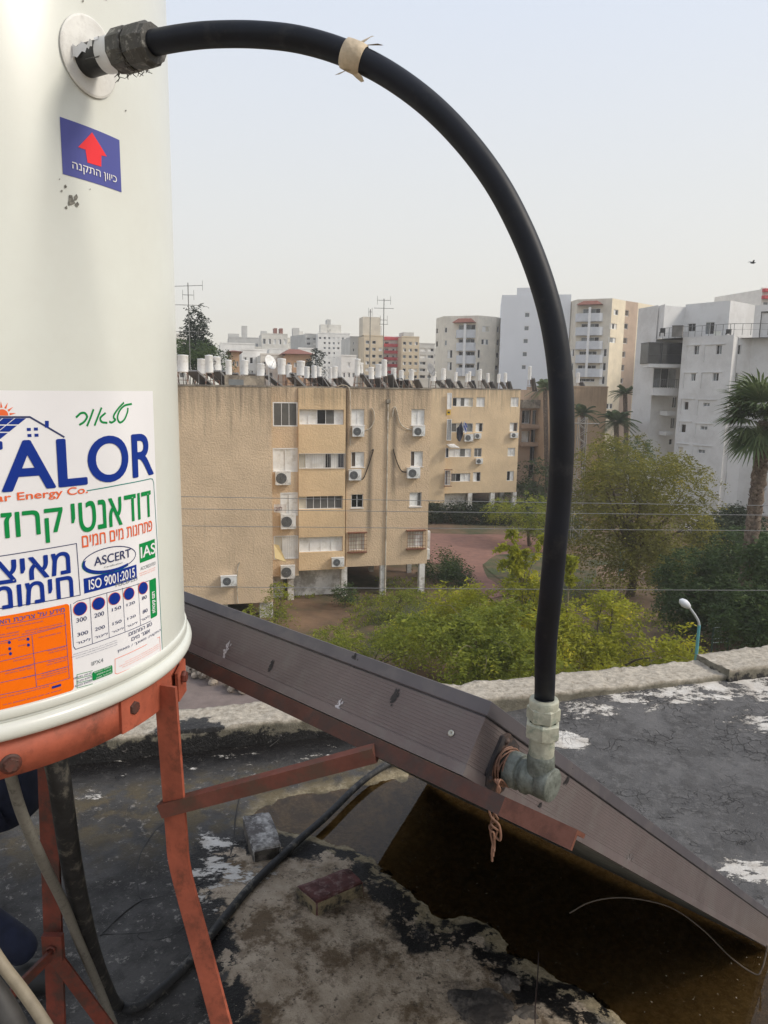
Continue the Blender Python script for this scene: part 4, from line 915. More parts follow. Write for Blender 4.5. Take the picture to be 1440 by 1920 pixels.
lone_tube('wire', [PZ(x, y, wz) for x, y in [(190, 1752), (230, 1752), (280, 1748), (320, 1742), (345, 1735), (330, 1750), (300, 1762), (270, 1763), (258, 1756), (262, 1750)]], .0024, M_wire, 'twisted wire end lying flat in a loop behind the bent leg', 'wire')
lone_tube('wire', [PZ(1068, 1712, .012), PZ(1105, 1692, .03), PZ(1155, 1683, .04), PZ(1210, 1688, .045), PZ(1265, 1705, .04), PZ(1320, 1745, .02), PZ(1370, 1795, .012), PZ(1415, 1826, .012), PZ(1428, 1818, .03), PZ(1436, 1790, .07), PZ(1439, 1772, .10)], .0022, mat('pale_brown_wire', (.15, .115, .085), .6, .2, 40), 'pale brown wire arching over the dark puddle to the panel corner', 'wire')
lone_tube('stick', [PZ(1010, 1785, .006), PZ(1008, 1830, .03), PZ(1004, 1880, .06), PZ(1003, 1935, .05)], .0016, mat('dark_twig', (.05, .03, .025), .8, .2, 40), 'thin dark twig standing at the near edge of the puddle', 'twig')
lone_tube('wire', [PZ(505, 1400, .02), PZ(540, 1378, .03), PZ(590, 1372, .04), PZ(640, 1376, .04), PZ(700, 1385, .03)], .0022, M_wire, 'thin wire lying along the wall foot under the panel', 'wire')
def rough_block(name, corners_top, h, mats, label, cat, seed, zb=.008, chips=.006, topmat=0):
    """brick: a subdivided box on four measured top corners, with worn edges"""
    A, Bc, Cc, D = [Vector(c) for c in corners_top]; n = 10; vs = []; fs = []; mi = []
    bmx = bmesh.new()
    P = [Vector((c.x, c.y, zb-.012)) for c in (A, Bc, Cc, D)]+[A, Bc, Cc, D]
    vv = [bmx.verts.new(p) for p in P]
    for f in ((3, 2, 1, 0), (4, 5, 6, 7), (0, 1, 5, 4), (1, 2, 6, 5), (2, 3, 7, 6), (3, 0, 4, 7)): bmx.faces.new([vv[i] for i in f])
    bmesh.ops.recalc_face_normals(bmx, faces=bmx.faces)
    bmx.faces.ensure_lookup_table()
    for f in bmx.faces: f.material_index = 0 if f.normal.z > .5 else 1
    bmesh.ops.bevel(bmx, geom=bmx.edges[:], offset=.004, segments=2, affect='EDGES')
    bmesh.ops.subdivide_edges(bmx, edges=bmx.edges[:], cuts=5, use_grid_fill=True)
    bmx.normal_update()
    for v in bmx.verts:
        q = v.co*26+Vector((seed*7, 0, 0))
        v.co += v.normal*(noise.fractal(q, 1, 2, 4)*chips*.7)+noise.noise_vector(v.co*60)*chips*.25
        
    me = bpy.data.meshes.new(name); bmx.to_mesh(me); bmx.free()
    for m in mats: me.materials.append(m)
    for p in me.polygons: p.use_smooth = True
    o = link(name, me); return tag(o, label, cat)
m_b1 = mat('maroon_painted_brick_top', (.10, .036, .034), .85, .3, 40, bump=.003, bscale=60, dirt=(.20, .13, .12), dirtscale=46, dirtamt=.25)
m_b1s = mat('bare_yellow_brick_side', (.27, .215, .125), .9, .25, 40, bump=.003, bscale=50, dirt=(.03, .026, .022), dirtscale=20, dirtamt=.45)
rough_block('brick', [PZ(x, y, .062) for x, y in ((556, 1660), (655, 1626), (683, 1653), (594, 1692))], .06, [m_b1, m_b1s], 'maroon topped brick lying on bare screed in the middle of the roof', 'brick', 1)
m_b2 = mat('whitewashed_brick', (.40, .385, .365), .9, .35, 60, bump=.004, bscale=60, dirt=(.10, .09, .085), dirtscale=22, dirtamt=.6)
m_b2s = mat('dark_brick_side', (.12, .105, .09), .9, .3, 30, bump=.003, bscale=50, dirt=(.03, .026, .022), dirtscale=20, dirtamt=.45)
rough_block('brick', [PZ(x, y, .06) for x, y in ((455, 1528), (506, 1522), (528, 1584), (474, 1596))], .06, [m_b2, m_b2s], 'whitewashed grey brick standing at the edge of the puddle', 'brick', 2)
m_rub = mat('broken_screed', (.17, .145, .12), .95, .35, 20, bump=.006, bscale=40, dirt=(.035, .03, .027), dirtscale=9, dirtamt=.6)
def chunk(c, s, seed, label):
    bmx = bmesh.new(); bmesh.ops.create_icosphere(bmx, subdivisions=4, radius=1)
    for v in bmx.verts:
        q = v.co*1.5+Vector((seed, 0, 0)); k = 1+noise.fractal(q, 1, 2, 5)*.35
        v.co = Vector((v.co.x*s[0]*k, v.co.y*s[1]*k, v.co.z*s[2]*k))+Vector(c)
    me = bpy.data.meshes.new('screed_chunk'); bmx.to_mesh(me); bmx.free(); me.materials.append(m_rub)
    for p in me.polygons: p.use_smooth = False
    tag(link('screed_chunk', me), label, 'rubble')
chunk(PZ(905, 1895, .012), (.085, .06, .026), 3, 'large jagged chunk of tar-stained screed by the puddle, bottom edge')
chunk(PZ(985, 1905, .008), (.04, .03, .014), 8, 'small flat piece of broken screed beside the thin twig')
chunk(PZ(955, 1850, .010), (.03, .035, .014), 5, 'small lump of screed behind the large jagged chunk')

# ================================================================== THE CROUCHING PERSON BEHIND THE STAND
def skin(name, chains, parent, mats, matfn=None, lev=2, root=0):
    """chains: lists of (point, radius) sharing joints by equal coordinates"""
    V, Eg, Rd, ix = [], [], [], {}
    def vi(p, r):
        k = tuple(round(c, 4) for c in p)
        if k not in ix: ix[k] = len(V); V.append(Vector(p)); Rd.append(r)
        return ix[k]
    for ch in chains:
        for (p, r), (q, s) in zip(ch[:-1], ch[1:]): Eg.append((vi(p, r), vi(q, s)))
    me = bpy.data.meshes.new(name); off = Vector(parent['_o']) if parent else Vector((0, 0, 0))
    me.from_pydata([v-off for v in V], Eg, []); o = bpy.data.objects.new(name, me); COL.objects.link(o)
    md = o.modifiers.new('skin', 'SKIN'); md.use_smooth_shade = True
    for i, sv in enumerate(me.skin_vertices[0].data): sv.radius = (Rd[i], Rd[i]) if not isinstance(Rd[i], tuple) else Rd[i]; sv.use_root = (i == root)
    s_ = o.modifiers.new('sub', 'SUBSURF'); s_.levels = lev; s_.render_levels = lev
    dg = bpy.context.evaluated_depsgraph_get(); dg.update(); m2 = bpy.data.meshes.new_from_object(o.evaluated_get(dg))
    bpy.data.objects.remove(o)
    for m in mats: m2.materials.append(m)
    if matfn:
        for p in m2.polygons: p.material_index = matfn(p.center+off)
    for p in m2.polygons: p.use_smooth = True
    return link(name, m2, parent, off)
m_navy = mat('navy_jacket', (.008, .010, .020), .8, .35, 16, bump=.006, bscale=14); m_trs = mat('navy_trousers', (.012, .017, .042), .85, .3, 16, bump=.006, bscale=12)
m_skin = mat('skin', (.40, .24, .17), .5, .06, 20); m_hair = mat('dark_hair', (.012, .009, .008), .6, .3, 60); m_shoe = mat('dark_shoe', (.02, .02, .02), .6, .2, 20)
hip = PY(52, 1552, 1.80); gx0, gy0 = hip.x+.005, hip.y
man = thing('person', 'person in navy jacket and trousers crouching behind the tank stand', 'person', (gx0, gy0, 0))
def W_(x, y, z): return (gx0+x, gy0+y, z)
pel = W_(-.02, 0, .53); sp1 = W_(-.10, 0, .68); sp2 = W_(-.19, 0, .84); nk = W_(-.26, 0, 1.0); nk2 = W_(-.285, 0, 1.07)
ch = [[(pel, .125), (sp1, .125), (sp2, .14), (nk, .07), (nk2, .05)]]
hd = W_(-.335, 0, 1.155)
ch.append([(nk2, .05), (W_(-.31, 0, 1.11), .062), (hd, .088), (W_(-.32, 0, 1.235), .062)])
for sy in (-1, 1):
    hp_ = W_(-.02, .085*sy, .51); kn_ = W_(-.44, .15*sy, .50 if sy < 0 else .52); an_ = W_(.06 if sy < 0 else -.36, .13*sy, .10)
    cf = Vector(kn_).lerp(Vector(an_), .35)
    ch.append([(pel, .125), (hp_, .098), (tuple(Vector(hp_).lerp(Vector(kn_), .5)), .082), (kn_, .062), (tuple(cf), .062), (an_, .045)])
    sh = W_(-.24, .17*sy, .93); el = W_(-.34, .24*sy, .66); wr = W_(-.55, .16*sy, .60)
    ch.append([(sp2, .14), (sh, .068), (el, .052), (tuple(Vector(el).lerp(Vector(wr), .5)), .045), (wr, .034)])
    hx = Vector(wr)+Vector((-.05, 0, -.012)); ch.append([(wr, .034), (tuple(hx), (.034))])
    for k, (dy, ln) in enumerate(((-.028, .055), (-.010, .065), (.009, .062), (.026, .05))):
        a0 = hx+Vector((-.03, dy, 0)); ch.append([(tuple(hx), .034), (tuple(a0), .0105), (tuple(a0+Vector((-ln*.5, 0, -.012))), .0095), (tuple(a0+Vector((-ln*.8, 0, -.035))), .0085)])
    th_ = hx+Vector((.005, -.034*sy, 0)); ch.append([(tuple(hx), .034), (tuple(th_), .012), (tuple(th_+Vector((-.035, -.012*sy, -.015))), .010)])
def mf(c):
    x, y, z = c.x-gx0, c.y-gy0, c.z
    if z > 1.035: return 2
    if x < -.555 and z > .5: return 2
    if z > .57+.25*max(0, -x-.1)*0 and (z > .585 or abs(y) > .3): return 0
    if x < -.3 and z > .56: return 0
    return 1
skin('body', ch, man, [m_navy, m_trs, m_skin], mf)
for sy, ax_ in ((-1, .06), (1, -.36)):
    b = MB(); vs = []
    prof_ = [(.06, .035, .06), (.03, .042, .085), (-.03, .045, .075), (-.10, .046, .05), (-.15, .038, .04), (-.175, .018, .028)]
    nseg = 12; base = len(b.v); rows = []
    for x_, w_, h_ in prof_: rows.append([Vector((gx0+ax_+x_, gy0+.13*sy+w_*math.cos(a), max(.004, .006+h_*(.5+.5*math.sin(a))*1.0))) for a in np.linspace(0, 2*math.pi, nseg+1)[:-1]])
    b.add([v for r_ in rows for v in r_], [(i*nseg+k, i*nseg+(k+1) % nseg, (i+1)*nseg+(k+1) % nseg, (i+1)*nseg+k) for i in range(len(rows)-1) for k in range(nseg)]+[tuple(range(nseg)), tuple(range((len(rows)-1)*nseg, len(rows)*nseg))], True); b.build('shoe', m_shoe, man)
b = MB(); hc = Vector(hd)+Vector((.012, 0, .03)); vs = []
b.lathe(hc+Vector((0, 0, -.02)), Vector((-.1, 0, 1)), [(-.05, .086), (-.02, .099), (.03, .100), (.07, .085), (.10, .05), (.113, 0)], 20); b.build('hair', m_hair, man)
# face: nose, eyes, ears
b = MB(); fc = Vector(hd); b.tube([fc+Vector((-.085, 0, .03)), fc+Vector((-.108, 0, -.005)), fc+Vector((-.09, 0, -.015))], [.007, .013, .009], 8); b.build('nose', m_skin, man)
for sy in (-1, 1): b = MB(); b.lathe(fc+Vector((-.078, .032*sy, .025)), (-1, .25*sy, 0), [(0, .012), (.006, .009), (.009, 0)], 10); b.build('eye', mat('eye', (.05, .04, .035), .2, .1, 9), man)
for sy in (-1, 1):
    b = MB(); b.lathe(fc+Vector((.005, .084*sy, .0)), (0, sy, 0), [(0, .026), (.010, .030), (.012, .02), (.008, 0)], 12); b.build('ear', m_skin, man)
b = MB(); b.box(fc+Vector((-.083, 0, -.045)), (.012, .045, .008)); b.build('mouth', mat('lips', (.26, .11, .09), .5, .1, 9), man)
# ================================================================== GROUND
GZ = -13.45
m_dirt = mat('yard_earth', (.17, .105, .06), .95, .3, .35, bump=.03, bscale=3, coord='Object', dirt=(.055, .060, .022), dirtscale=.13, dirtamt=.55)
b = MB(); b.quad((-1500, -300, GZ), (1500, -300, GZ), (1500, 3000, GZ), (-1500, 3000, GZ)); struct(b.build('ground', m_dirt))
def sheet(name, px, m, dz=.03, kind='structure'):
    b = MB(); pts = [PZ(x, y, GZ+dz) for x, y in px]; cxx = sum((p for p in pts), Vector())/len(pts)
    n = len(pts); fine = []
    for i in range(n):
        for k in range(6):
            p = pts[i].lerp(pts[(i+1) % n], k/6); w = noise.noise_vector(p*.35)*.35; fine.append(Vector((p.x+w.x, p.y+w.y, p.z)))
    bmx = bmesh.new(); f = bmx.faces.new([bmx.verts.new(p) for p in fine]); bmesh.ops.triangulate(bmx, faces=[f]); bmesh.ops.recalc_face_normals(bmx, faces=bmx.faces)
    for f in bmx.faces:
        if f.normal.z < 0: f.normal_flip()
    me = bpy.data.meshes.new(name); bmx.to_mesh(me); bmx.free(); me.materials.append(m); o = link(name, me); o['kind'] = kind; return o
m_pav = mat('mauve_paving', (.19, .15, .135), .9, .15, 1.2, bump=.01, bscale=8)
m_path = mat('red_brick_path', (.24, .125, .095), .9, .15, 1.5, bump=.01, bscale=8)
m_park = mat('park_sand', (.20, .135, .085), .95, .2, .8, bump=.02, bscale=4)
m_lawn = mat('worn_lawn', (.055, .075, .025), .95, .35, .8, bump=.04, bscale=6, dirt=(.13, .095, .05), dirtscale=.5)
sheet('pavement', [(300, 1225), (480, 1240), (640, 1270), (700, 1350), (640, 1480), (200, 1480), (100, 1330)], m_pav)
sheet('path', [(790, 1000), (960, 1003), (1040, 1012), (1040, 1034), (930, 1040), (905, 1058), (912, 1085), (960, 1110), (925, 1122), (880, 1095), (862, 1064), (800, 1054)], m_path, .05)
sheet('lawn', [(905, 1058), (930, 1040), (1040, 1034), (1120, 1060), (1100, 1120), (980, 1130)], m_lawn, .04)
sheet('park_ground', [(1060, 1060), (1290, 1060), (1440, 1080), (1560, 1260), (1300, 1290), (1150, 1180)], m_park, .035)

# ================================================================== BUILDINGS
class Fac:
    """vertical plane through P with horizontal direction at angle a"""
    def __init__(s, P, a): s.P = Vector(P); s.d = Vector((math.cos(a), math.sin(a), 0)); s.n = Vector((math.sin(a), -math.cos(a), 0)); s.a = a
    def uv(s, px, py):
        d = ray(px, py); t = (s.P-C0).dot(s.n)/d.dot(s.n); q = C0+d*t; return (q-s.P).dot(s.d), q.z
    def pt(s, u, z, off=0): q = s.P+s.d*u+s.n*off; return Vector((q.x, q.y, z))
    def rect(s, x0, y0, x1, y1):
        ym, xm = (y0+y1)/2, (x0+x1)/2; return (s.uv(x0, ym)[0], s.uv(x1, ym)[0], s.uv(xm, y1)[1], s.uv(xm, y0)[1])
    def rot(s): return Matrix.Rotation(s.a, 3, 'Z')
def wall(b, F, u0, u1, z0, z1, holes, off=0, rev=.16, side=True, thick=None):
    """sheet of wall with rectangular openings and their reveals"""
    hs_ = [(max(u0, h[0]), min(u1, h[1]), max(z0, h[2]), min(z1, h[3])) for h in holes]
    us = sorted(set([u0, u1]+[h[0] for h in hs_]+[h[1] for h in hs_])); zs = sorted(set([z0, z1]+[h[2] for h in hs_]+[h[3] for h in hs_]))
    for i in range(len(us)-1):
        for j in range(len(zs)-1):
            um, zm_ = (us[i]+us[i+1])/2, (zs[j]+zs[j+1])/2
            if us[i+1]-us[i] < 1e-5 or zs[j+1]-zs[j] < 1e-5 or any(h[0] < um < h[1] and h[2] < zm_ < h[3] for h in hs_): continue
            b.quad(F.pt(us[i], zs[j], off), F.pt(us[i+1], zs[j], off), F.pt(us[i+1], zs[j+1], off), F.pt(us[i], zs[j+1], off))
    for h in hs_:
        a_, c_, d_, e_ = h; g = lambda u, z, o: F.pt(u, z, o)
        b.quad(g(a_, d_, off), g(c_, d_, off), g(c_, d_, off-rev), g(a_, d_, off-rev)); b.quad(g(a_, e_, off-rev), g(c_, e_, off-rev), g(c_, e_, off), g(a_, e_, off))
        b.quad(g(a_, d_, off), g(a_, d_, off-rev), g(a_, e_, off-rev), g(a_, e_, off)); b.quad(g(c_, d_, off-rev), g(c_, d_, off), g(c_, e_, off), g(c_, e_, off-rev))
def fbox(b, F, u0, u1, z0, z1, o0, o1): b.box(F.pt((u0+u1)/2, (z0+z1)/2, (o0+o1)/2), (u1-u0, abs(o1-o0), z1-z0), F.rot())
def shell_behind(b, F, u0, u1, z0, z1, off, depth):
    """sides, back and roof behind a wall sheet"""
    g = F.pt
    b.quad(g(u1, z0, off), g(u1, z0, off-depth), g(u1, z1, off-depth), g(u1, z1, off)); b.quad(g(u0, z0, off-depth), g(u0, z0, off), g(u0, z1, off), g(u0, z1, off-depth))
    b.quad(g(u1, z0, off-depth), g(u0, z0, off-depth), g(u0, z1, off-depth), g(u1, z1, off-depth)); b.quad(g(u0, z1, off), g(u1, z1, off), g(u1, z1, off-depth), g(u0, z1, off-depth))
    b.quad(g(u0, z0, off-depth), g(u1, z0, off-depth), g(u1, z0, off), g(u0, z0, off))
M_shut = mat('white_plastic_shutter', (.82, .81, .78), .55, .05, 2, dirt=(.64, .62, .56), dirtscale=1.5, dirtamt=.3)
M_frame = mat('white_window_frame', (.80, .80, .79), .5, .05, 2)
M_dark = mat('dark_opening', (.012, .012, .014), .25, .3, 2)
M_slat = mat('grey_louvre', (.13, .125, .11), .6, .12, 2)
M_glassw = mat('pale_window_glass', (.20, .22, .23), .15, .2, .8)
M_cream = mat('cream_panel', (.60, .56, .46), .7, .06, 2)
M_bar = mat('white_bars', (.60, .59, .57), .6, .1, 3)
M_rustbar = mat('rusty_grille', (.22, .09, .05), .8, .25, 6)
M_cur = mat('blue_curtain', (.02, .022, .04), .8, .2, 3)
M_brown = mat('brown_curtain', (.10, .075, .055), .8, .2, 3)
WM = [M_frame, M_shut, M_dark, M_slat, M_glassw, M_cream, M_bar, M_rustbar, M_cur, M_brown]
KI = {'w': 1, 'd': 2, 's': 3, 'g': 4, 'c': 5, 'k': 8, 'b': 9}
def window(F, rc, kind, parent, off=0, rev=.13, fw=.045, bars=None, sill=False, name='window'):
    u0, u1, z0, z1 = rc; b = MB(); o = off-rev; eps = .004
    b.cur = 0
    fbox(b, F, u0+eps, u0+fw, z0+eps, z1-eps, o-.02, o+.05); fbox(b, F, u1-fw, u1-eps, z0+eps, z1-eps, o-.02, o+.05)
    fbox(b, F, u0+fw, u1-fw, z1-fw, z1-eps, o-.02, o+.05); fbox(b, F, u0+fw, u1-fw, z0+eps, z0+fw, o-.02, o+.05)
    tot = sum(2 if c.isupper() else 1 for c in kind); x = u0+fw; wid = (u1-u0-2*fw)/tot
    for i, c in enumerate(kind):
        w_ = wid*(2 if c.isupper() else 1); c = c.lower(); b.cur = KI[c]
        a_, e_ = x, x+w_; so = .02*(i % 2)
        g = F.pt; b.quad(g(a_, z0+fw*.7, o+so*.5-.012), g(e_, z0+fw*.7, o+so*.5-.012), g(e_, z1-fw*.7, o+so*.5-.012), g(a_, z1-fw*.7, o+so*.5-.012))
        if c == 's':
            k = max(5, int((z1-z0)/.085)); b.cur = 0 if False else 3
            for j in range(k):
                zc = z0+fw+(z1-z0-2*fw)*(j+.5)/k; b.add([g(a_+.02, zc-.03, o+.028), g(e_-.02, zc-.03, o+.028), g(e_-.02, zc+.02, o+.002), g(a_+.02, zc+.02, o+.002)], [(0, 1, 2, 3)])
        if c == 'w':
            b.cur = 0
            k = max(3, int((z1-z0)/.30))
            for j in range(1, k): zc = z0+(z1-z0)*j/k; fbox(b, F, a_+.01, e_-.01, zc-.006, zc+.006, o+so*.5-.011, o+so*.5-.004)
        if i: b.cur = 0; fbox(b, F, a_-.018, a_+.018, z0+fw, z1-fw, o-.012, o+.03)
        x = e_
    if bars:
        b.cur = 7 if bars == 'rust' else 6
        bo = off+.05 if bars != 'rust' else off+.28
        k = max(5, int((u1-u0)/.15))
        ua, ub, za, zb2 = (u0, u1, z0, z1) if bars != 'rust' else (u0-.12, u1+.12, z0-.12, z1+.12)
        for j in range(k+1): u = ua+(ub-ua)*j/k; fbox(b, F, u-.009, u+.009, za, zb2, bo-.009, bo+.009)
        for zz in (za, zb2) if bars != 'rust' else np.linspace(za, zb2, 6): fbox(b, F, ua, ub, zz-.012, zz+.012, bo-.012, bo+.012)
        if bars == 'rust':
            for zz in (za, zb2):
                for uu in (ua, ub): fbox(b, F, uu-.03, uu+.03, zz-.03, zz+.03, off-.01, bo)
            for zz in (za, zb2): fbox(b, F, ua, ub, zz-.035, zz+.035, off+.0, bo)
    if sill:
        b.cur = 0; fbox(b, F, u0-.05, u1+.05, z0-.05, z0-.005, off-rev+.02, off+.05)
    b.build(name, WM, parent); return rc
def zz5(x, y): return 320+x/2.88, 690+y/2.88
def zz6(x, y): return 700+x/3.6, 520+y/3.6
def zz7(x, y): return 780+x/3.6, 690+y/3.6
def zz8(x, y): return 1040+x/3.6, 520+y/3.6
def zz4(x, y): return 320+x/2.88, 500+y/2.88
def RC(F, zf, r_): a = zf(r_[0], r_[1]); c = zf(r_[2], r_[3]); return F.rect(*a, *c)
ROOFZ = 1.42; AF = R(14)
def roofcap(b, F, u0, u1, off, depth, z=ROOFZ, h=.0, w=.18):
    """low kerb round the roof edge"""
    fbox(b, F, u0, u1, z, z+h, off-w, off+.02)
# ---------------- near tan block
_F = Fac(PY(720, 1000, 52.4), AF); _st = lambda x, y: _F.uv(*zz5(x, y))
m_tan = stucco('tan_spray_plaster', (.67, .51, .345), ROOFZ, amt=1.05, bumpd=.055, bscale=10, stains=[(_F, _st(1078, 300)[0], .30, _st(1078, 225)[1], _st(1078, 1000)[1]), (_F, _st(1207, 300)[0], .30, _st(1207, 225)[1], _st(1190, 760)[1]), (_F, _st(1172, 300)[0], .22, ROOFZ, _st(1172, 420)[1]), (_F, _st(952, 300)[0], .16, ROOFZ, _st(952, 700)[1])])
m_tan2 = stucco('sunlit_tan_plaster', (.73, .54, .33), ROOFZ-.6, amt=.8, bumpd=.04, bscale=8, band=1.4)  # stronger light on this bay is put into the plaster colour
m_white = mat('whitewashed_concrete', (.76, .74, .70), .85, .12, 1.2, bump=.01, bscale=10, dirt=(.38, .35, .30), dirtscale=1.0, dirtamt=.4)
m_roofgrey = mat('grey_roof_felt', (.20, .19, .175), .9, .25, 1, bump=.01, bscale=8)
m_conc = mat('weathered_concrete', (.33, .29, .23), .95, .25, 1.5, bump=.02, bscale=6, dirt=(.14, .12, .10), dirtscale=1.2, dirtamt=.45)
FA = Fac(PY(511, 1000, 46.5), AF); FB = Fac(PY(720, 1000, 52.4), AF)
bld = thing('apartment_building', 'nearest tan rough-plastered apartment block with white shutters on pilotis', 'building', FB.pt(0, GZ))
zA = FA.uv(505, 1129)[1]; zB = FB.uv(720, 1060)[1]
uA0 = FA.uv(60, 900)[0]
b = MB(); wall(b, FA, uA0, 0, zA, ROOFZ, []); shell_behind(b, FA, uA0, 0, zA, ROOFZ, 0, 19); b.build('gable_wall', m_tan, bld)
uB3, uB4 = FB.uv(649, 900)[0], FB.uv(804.5, 900)[0]
uBa, uBb = FB.uv(498, 900)[0], FB.uv(560, 900)[0]
W3 = [((975, 222, 1046, 308), 'ww', None), ((975, 453, 1046, 535), 'bW', None), ((975, 682, 1040, 755), 'dd', None), ((965, 896, 1046, 984), 'cc', 'rust'), ((1300, 222, 1372, 308), 'ww', None), ((1296, 450, 1362, 532), 'bW', None), ((1290, 672, 1355, 748), 'Ws', None), ((1281, 884, 1362, 966), 'cw', 'rust')]
b = MB(); r3 = [RC(FB, zz5, w[0]) for w in W3]
wall(b, FB, uB3, uB4, zB, ROOFZ, r3); shell_behind(b, FB, uB3, uB4, zB, ROOFZ, 0, 15); b.build('wall', m_tan, bld)
for rc, w in zip(r3, W3): window(FB, rc, w[1], bld, bars=w[2], sill=w[2] is None)
O2 = .28; F2 = Fac(FB.P+FB.n*O2, AF)
u2a, u2b = F2.uv(560, 900)[0], F2.uv(647.5, 900)[0]; z2b = F2.uv(610, 1068)[1]
W2 = [((695, 224, 936, 306), 'wwdsw', None), ((692, 462, 942, 543), 'cwWdwk', 'white'), ((692, 692, 930, 763), 'csssss', None), ((694, 912, 930, 994), 'wwww', None)]
b = MB(); r2_ = [RC(F2, zz5, w[0]) for w in W2]
wall(b, F2, u2a, u2b, z2b, ROOFZ-.02, r2_, rev=.3); shell_behind(b, F2, u2a, u2b, z2b, ROOFZ-.02, 0, 3); b.build('balcony_bay', m_tan2, bld)
for rc, w in zip(r2_, W2): window(F2, rc, w[1], bld, rev=.24, bars=w[2], sill=False)
O1 = .12; F1 = Fac(FB.P+FB.n*O1, AF)
u1a = F1.uv(490, 900)[0]; u1b = F1.uv(559.6, 900)[0]; z1b = F1.uv(540, 1080)[1]
W1 = [((551, 184, 686, 316), 'sss', None), ((551, 432, 687, 562), 'WW', None), ((592, 672, 687, 798), 'WW', None), ((556, 905, 690, 1030), 'cW', 'white')]
b = MB(); r1_ = [RC(F1, zz5, w[0]) for w in W1]
wall(b, F1, u1a, u1b, z1b, ROOFZ, r1_); shell_behind(b, F1, u1a, u1b, z1b, ROOFZ, 0, 3.1); b.build('stair_bay', m_tan, bld)
for rc, w in zip(r1_, W1): window(F1, rc, w[1], bld, rev=.05, bars=w[2], fw=.08)
# ground storey: white garage wall, columns, dark recess
b = MB(); ug0 = FB.uv(549, 1100)[0]
fbox(b, FB, ug0, uB3-.1, GZ, z2b-.004, -1.2, -.9); b.build('garage_wall', m_white, bld)
b = MB(); fbox(b, FB, ug0-3.2, ug0-.6, GZ, z1b-.004, -1.0, -.7); b.build('garage_wall', m_white, bld)
b = MB(); fbox(b, FB, uB3-.1, uB3+.2, GZ, zB, -14.5, -6); fbox(b, FB, uB3+.2, uB4, zB-.02, zB-.004, -15, -.1); b.build('undercroft_wall', m_conc, bld)
def column(F, x, ytop, o, w_=.34, m=None, z1_=None, parent=None):
    u = F.uv(x, ytop)[0]; b = MB(); fbox(b, F, u-w_/2, u+w_/2, GZ, z1_, o-w_/2, o+w_/2); b.build('column', m or m_white, parent)
for x, o, zt_ in ((545, -.10, z1b), (645.5, -.2, zB), (718.5, -.2, zB), (791, -.2, zB)): column(FB, x, 1090, o, .42, None, zt_, bld)
for x, o in ((696, -7), (766, -6), (752, -11), (800, -12)): column(Fac(FB.P+FB.n*o, AF), x, 1085, 0, .36, None, zB, bld)
for x, w_ in ((500, .95),): column(FA, x, 1140, -.6, w_*.9, None, zA, bld)
column(FA, 420, 1140, -.6, .5, None, zA, bld)
b = MB(); fbox(b, FA, uA0+1, -1.1, GZ, zA-.01, -4.4, -4); b.build('undercroft_wall', m_conc, bld)
# roof edge and roof slab details
b = MB(); fbox(b, FA, uA0, .0, ROOFZ, ROOFZ+.10, -.2, .03); fbox(b, FB, uBa, uB4+.02, ROOFZ, ROOFZ+.09, -.2, .04); b.build('roof_kerb', m_conc, bld)
b = MB(); u_, z_ = FA.uv(424, 715); fbox(b, FA, u_, u_+2.55, ROOFZ+.002, ROOFZ+.72, -5.5, -2.6); b.build('roof_hatch', m_conc, bld)
b = MB(); fbox(b, FA, u_+.25, u_+1.2, ROOFZ+.10, ROOFZ+.45, -2.6, -2.58); b.build('hatch_window', M_glassw, bld)
# drain pipe with hopper, rain stains are in the plaster
def wtube(F, zf, pts, off, r, m, name, parent, seg=6, n=6):
    b = MB(); P_ = [F.pt(*F.uv(*zf(*p)), off) for p in pts]; b.tube(spline(P_, n), r, seg); return b.build(name, m, parent)
m_pvc = mat('cream_pvc', (.60, .55, .46), .6, .1, 3, dirt=(.36, .3, .22), dirtscale=2)
wtube(FB, zz5, [(1172, 195), (1170, 350), (1165, 700), (1158, 1060), (1155, 1225)], .08, .055, m_pvc, 'drain_pipe', bld, 8)
b = MB(); u_, z_ = FB.uv(*zz5(1173, 180)); fbox(b, FB, u_-.13, u_+.13, z_-.12, z_+.14, .0, .22); b.build('rain_hopper', m_conc, bld)
for pts, m_ in (([(1045, 338), (1075, 325), (1096, 290), (1098, 245), (1090, 222), (1083, 216)], m_pvc), ([(1300, 335), (1262, 322), (1235, 290), (1218, 225), (1208, 210), (1200, 235), (1196, 262)], m_pvc), ([(1024, 600), (1040, 595), (1062, 540), (1085, 470), (1094, 440), (1085, 445)], M_dark), ([(1272, 562), (1245, 555), (1222, 510), (1205, 455), (1202, 438)], M_dark), ([(900, 100), (925, 92), (955, 100), (967, 130), (969, 220), (968, 320), (968, 420)], m_pvc), ([(372, 1048), (362, 1080), (358, 1150), (360, 1230), (364, 1265)], m_pvc)):
    FF = FA if pts[0][0] < 400 else FB
    wtube(FF, zz5, pts, .07, .035, m_, 'air_conditioner_hose' if pts[0][0] not in (900,) else 'vent_pipe', bld)
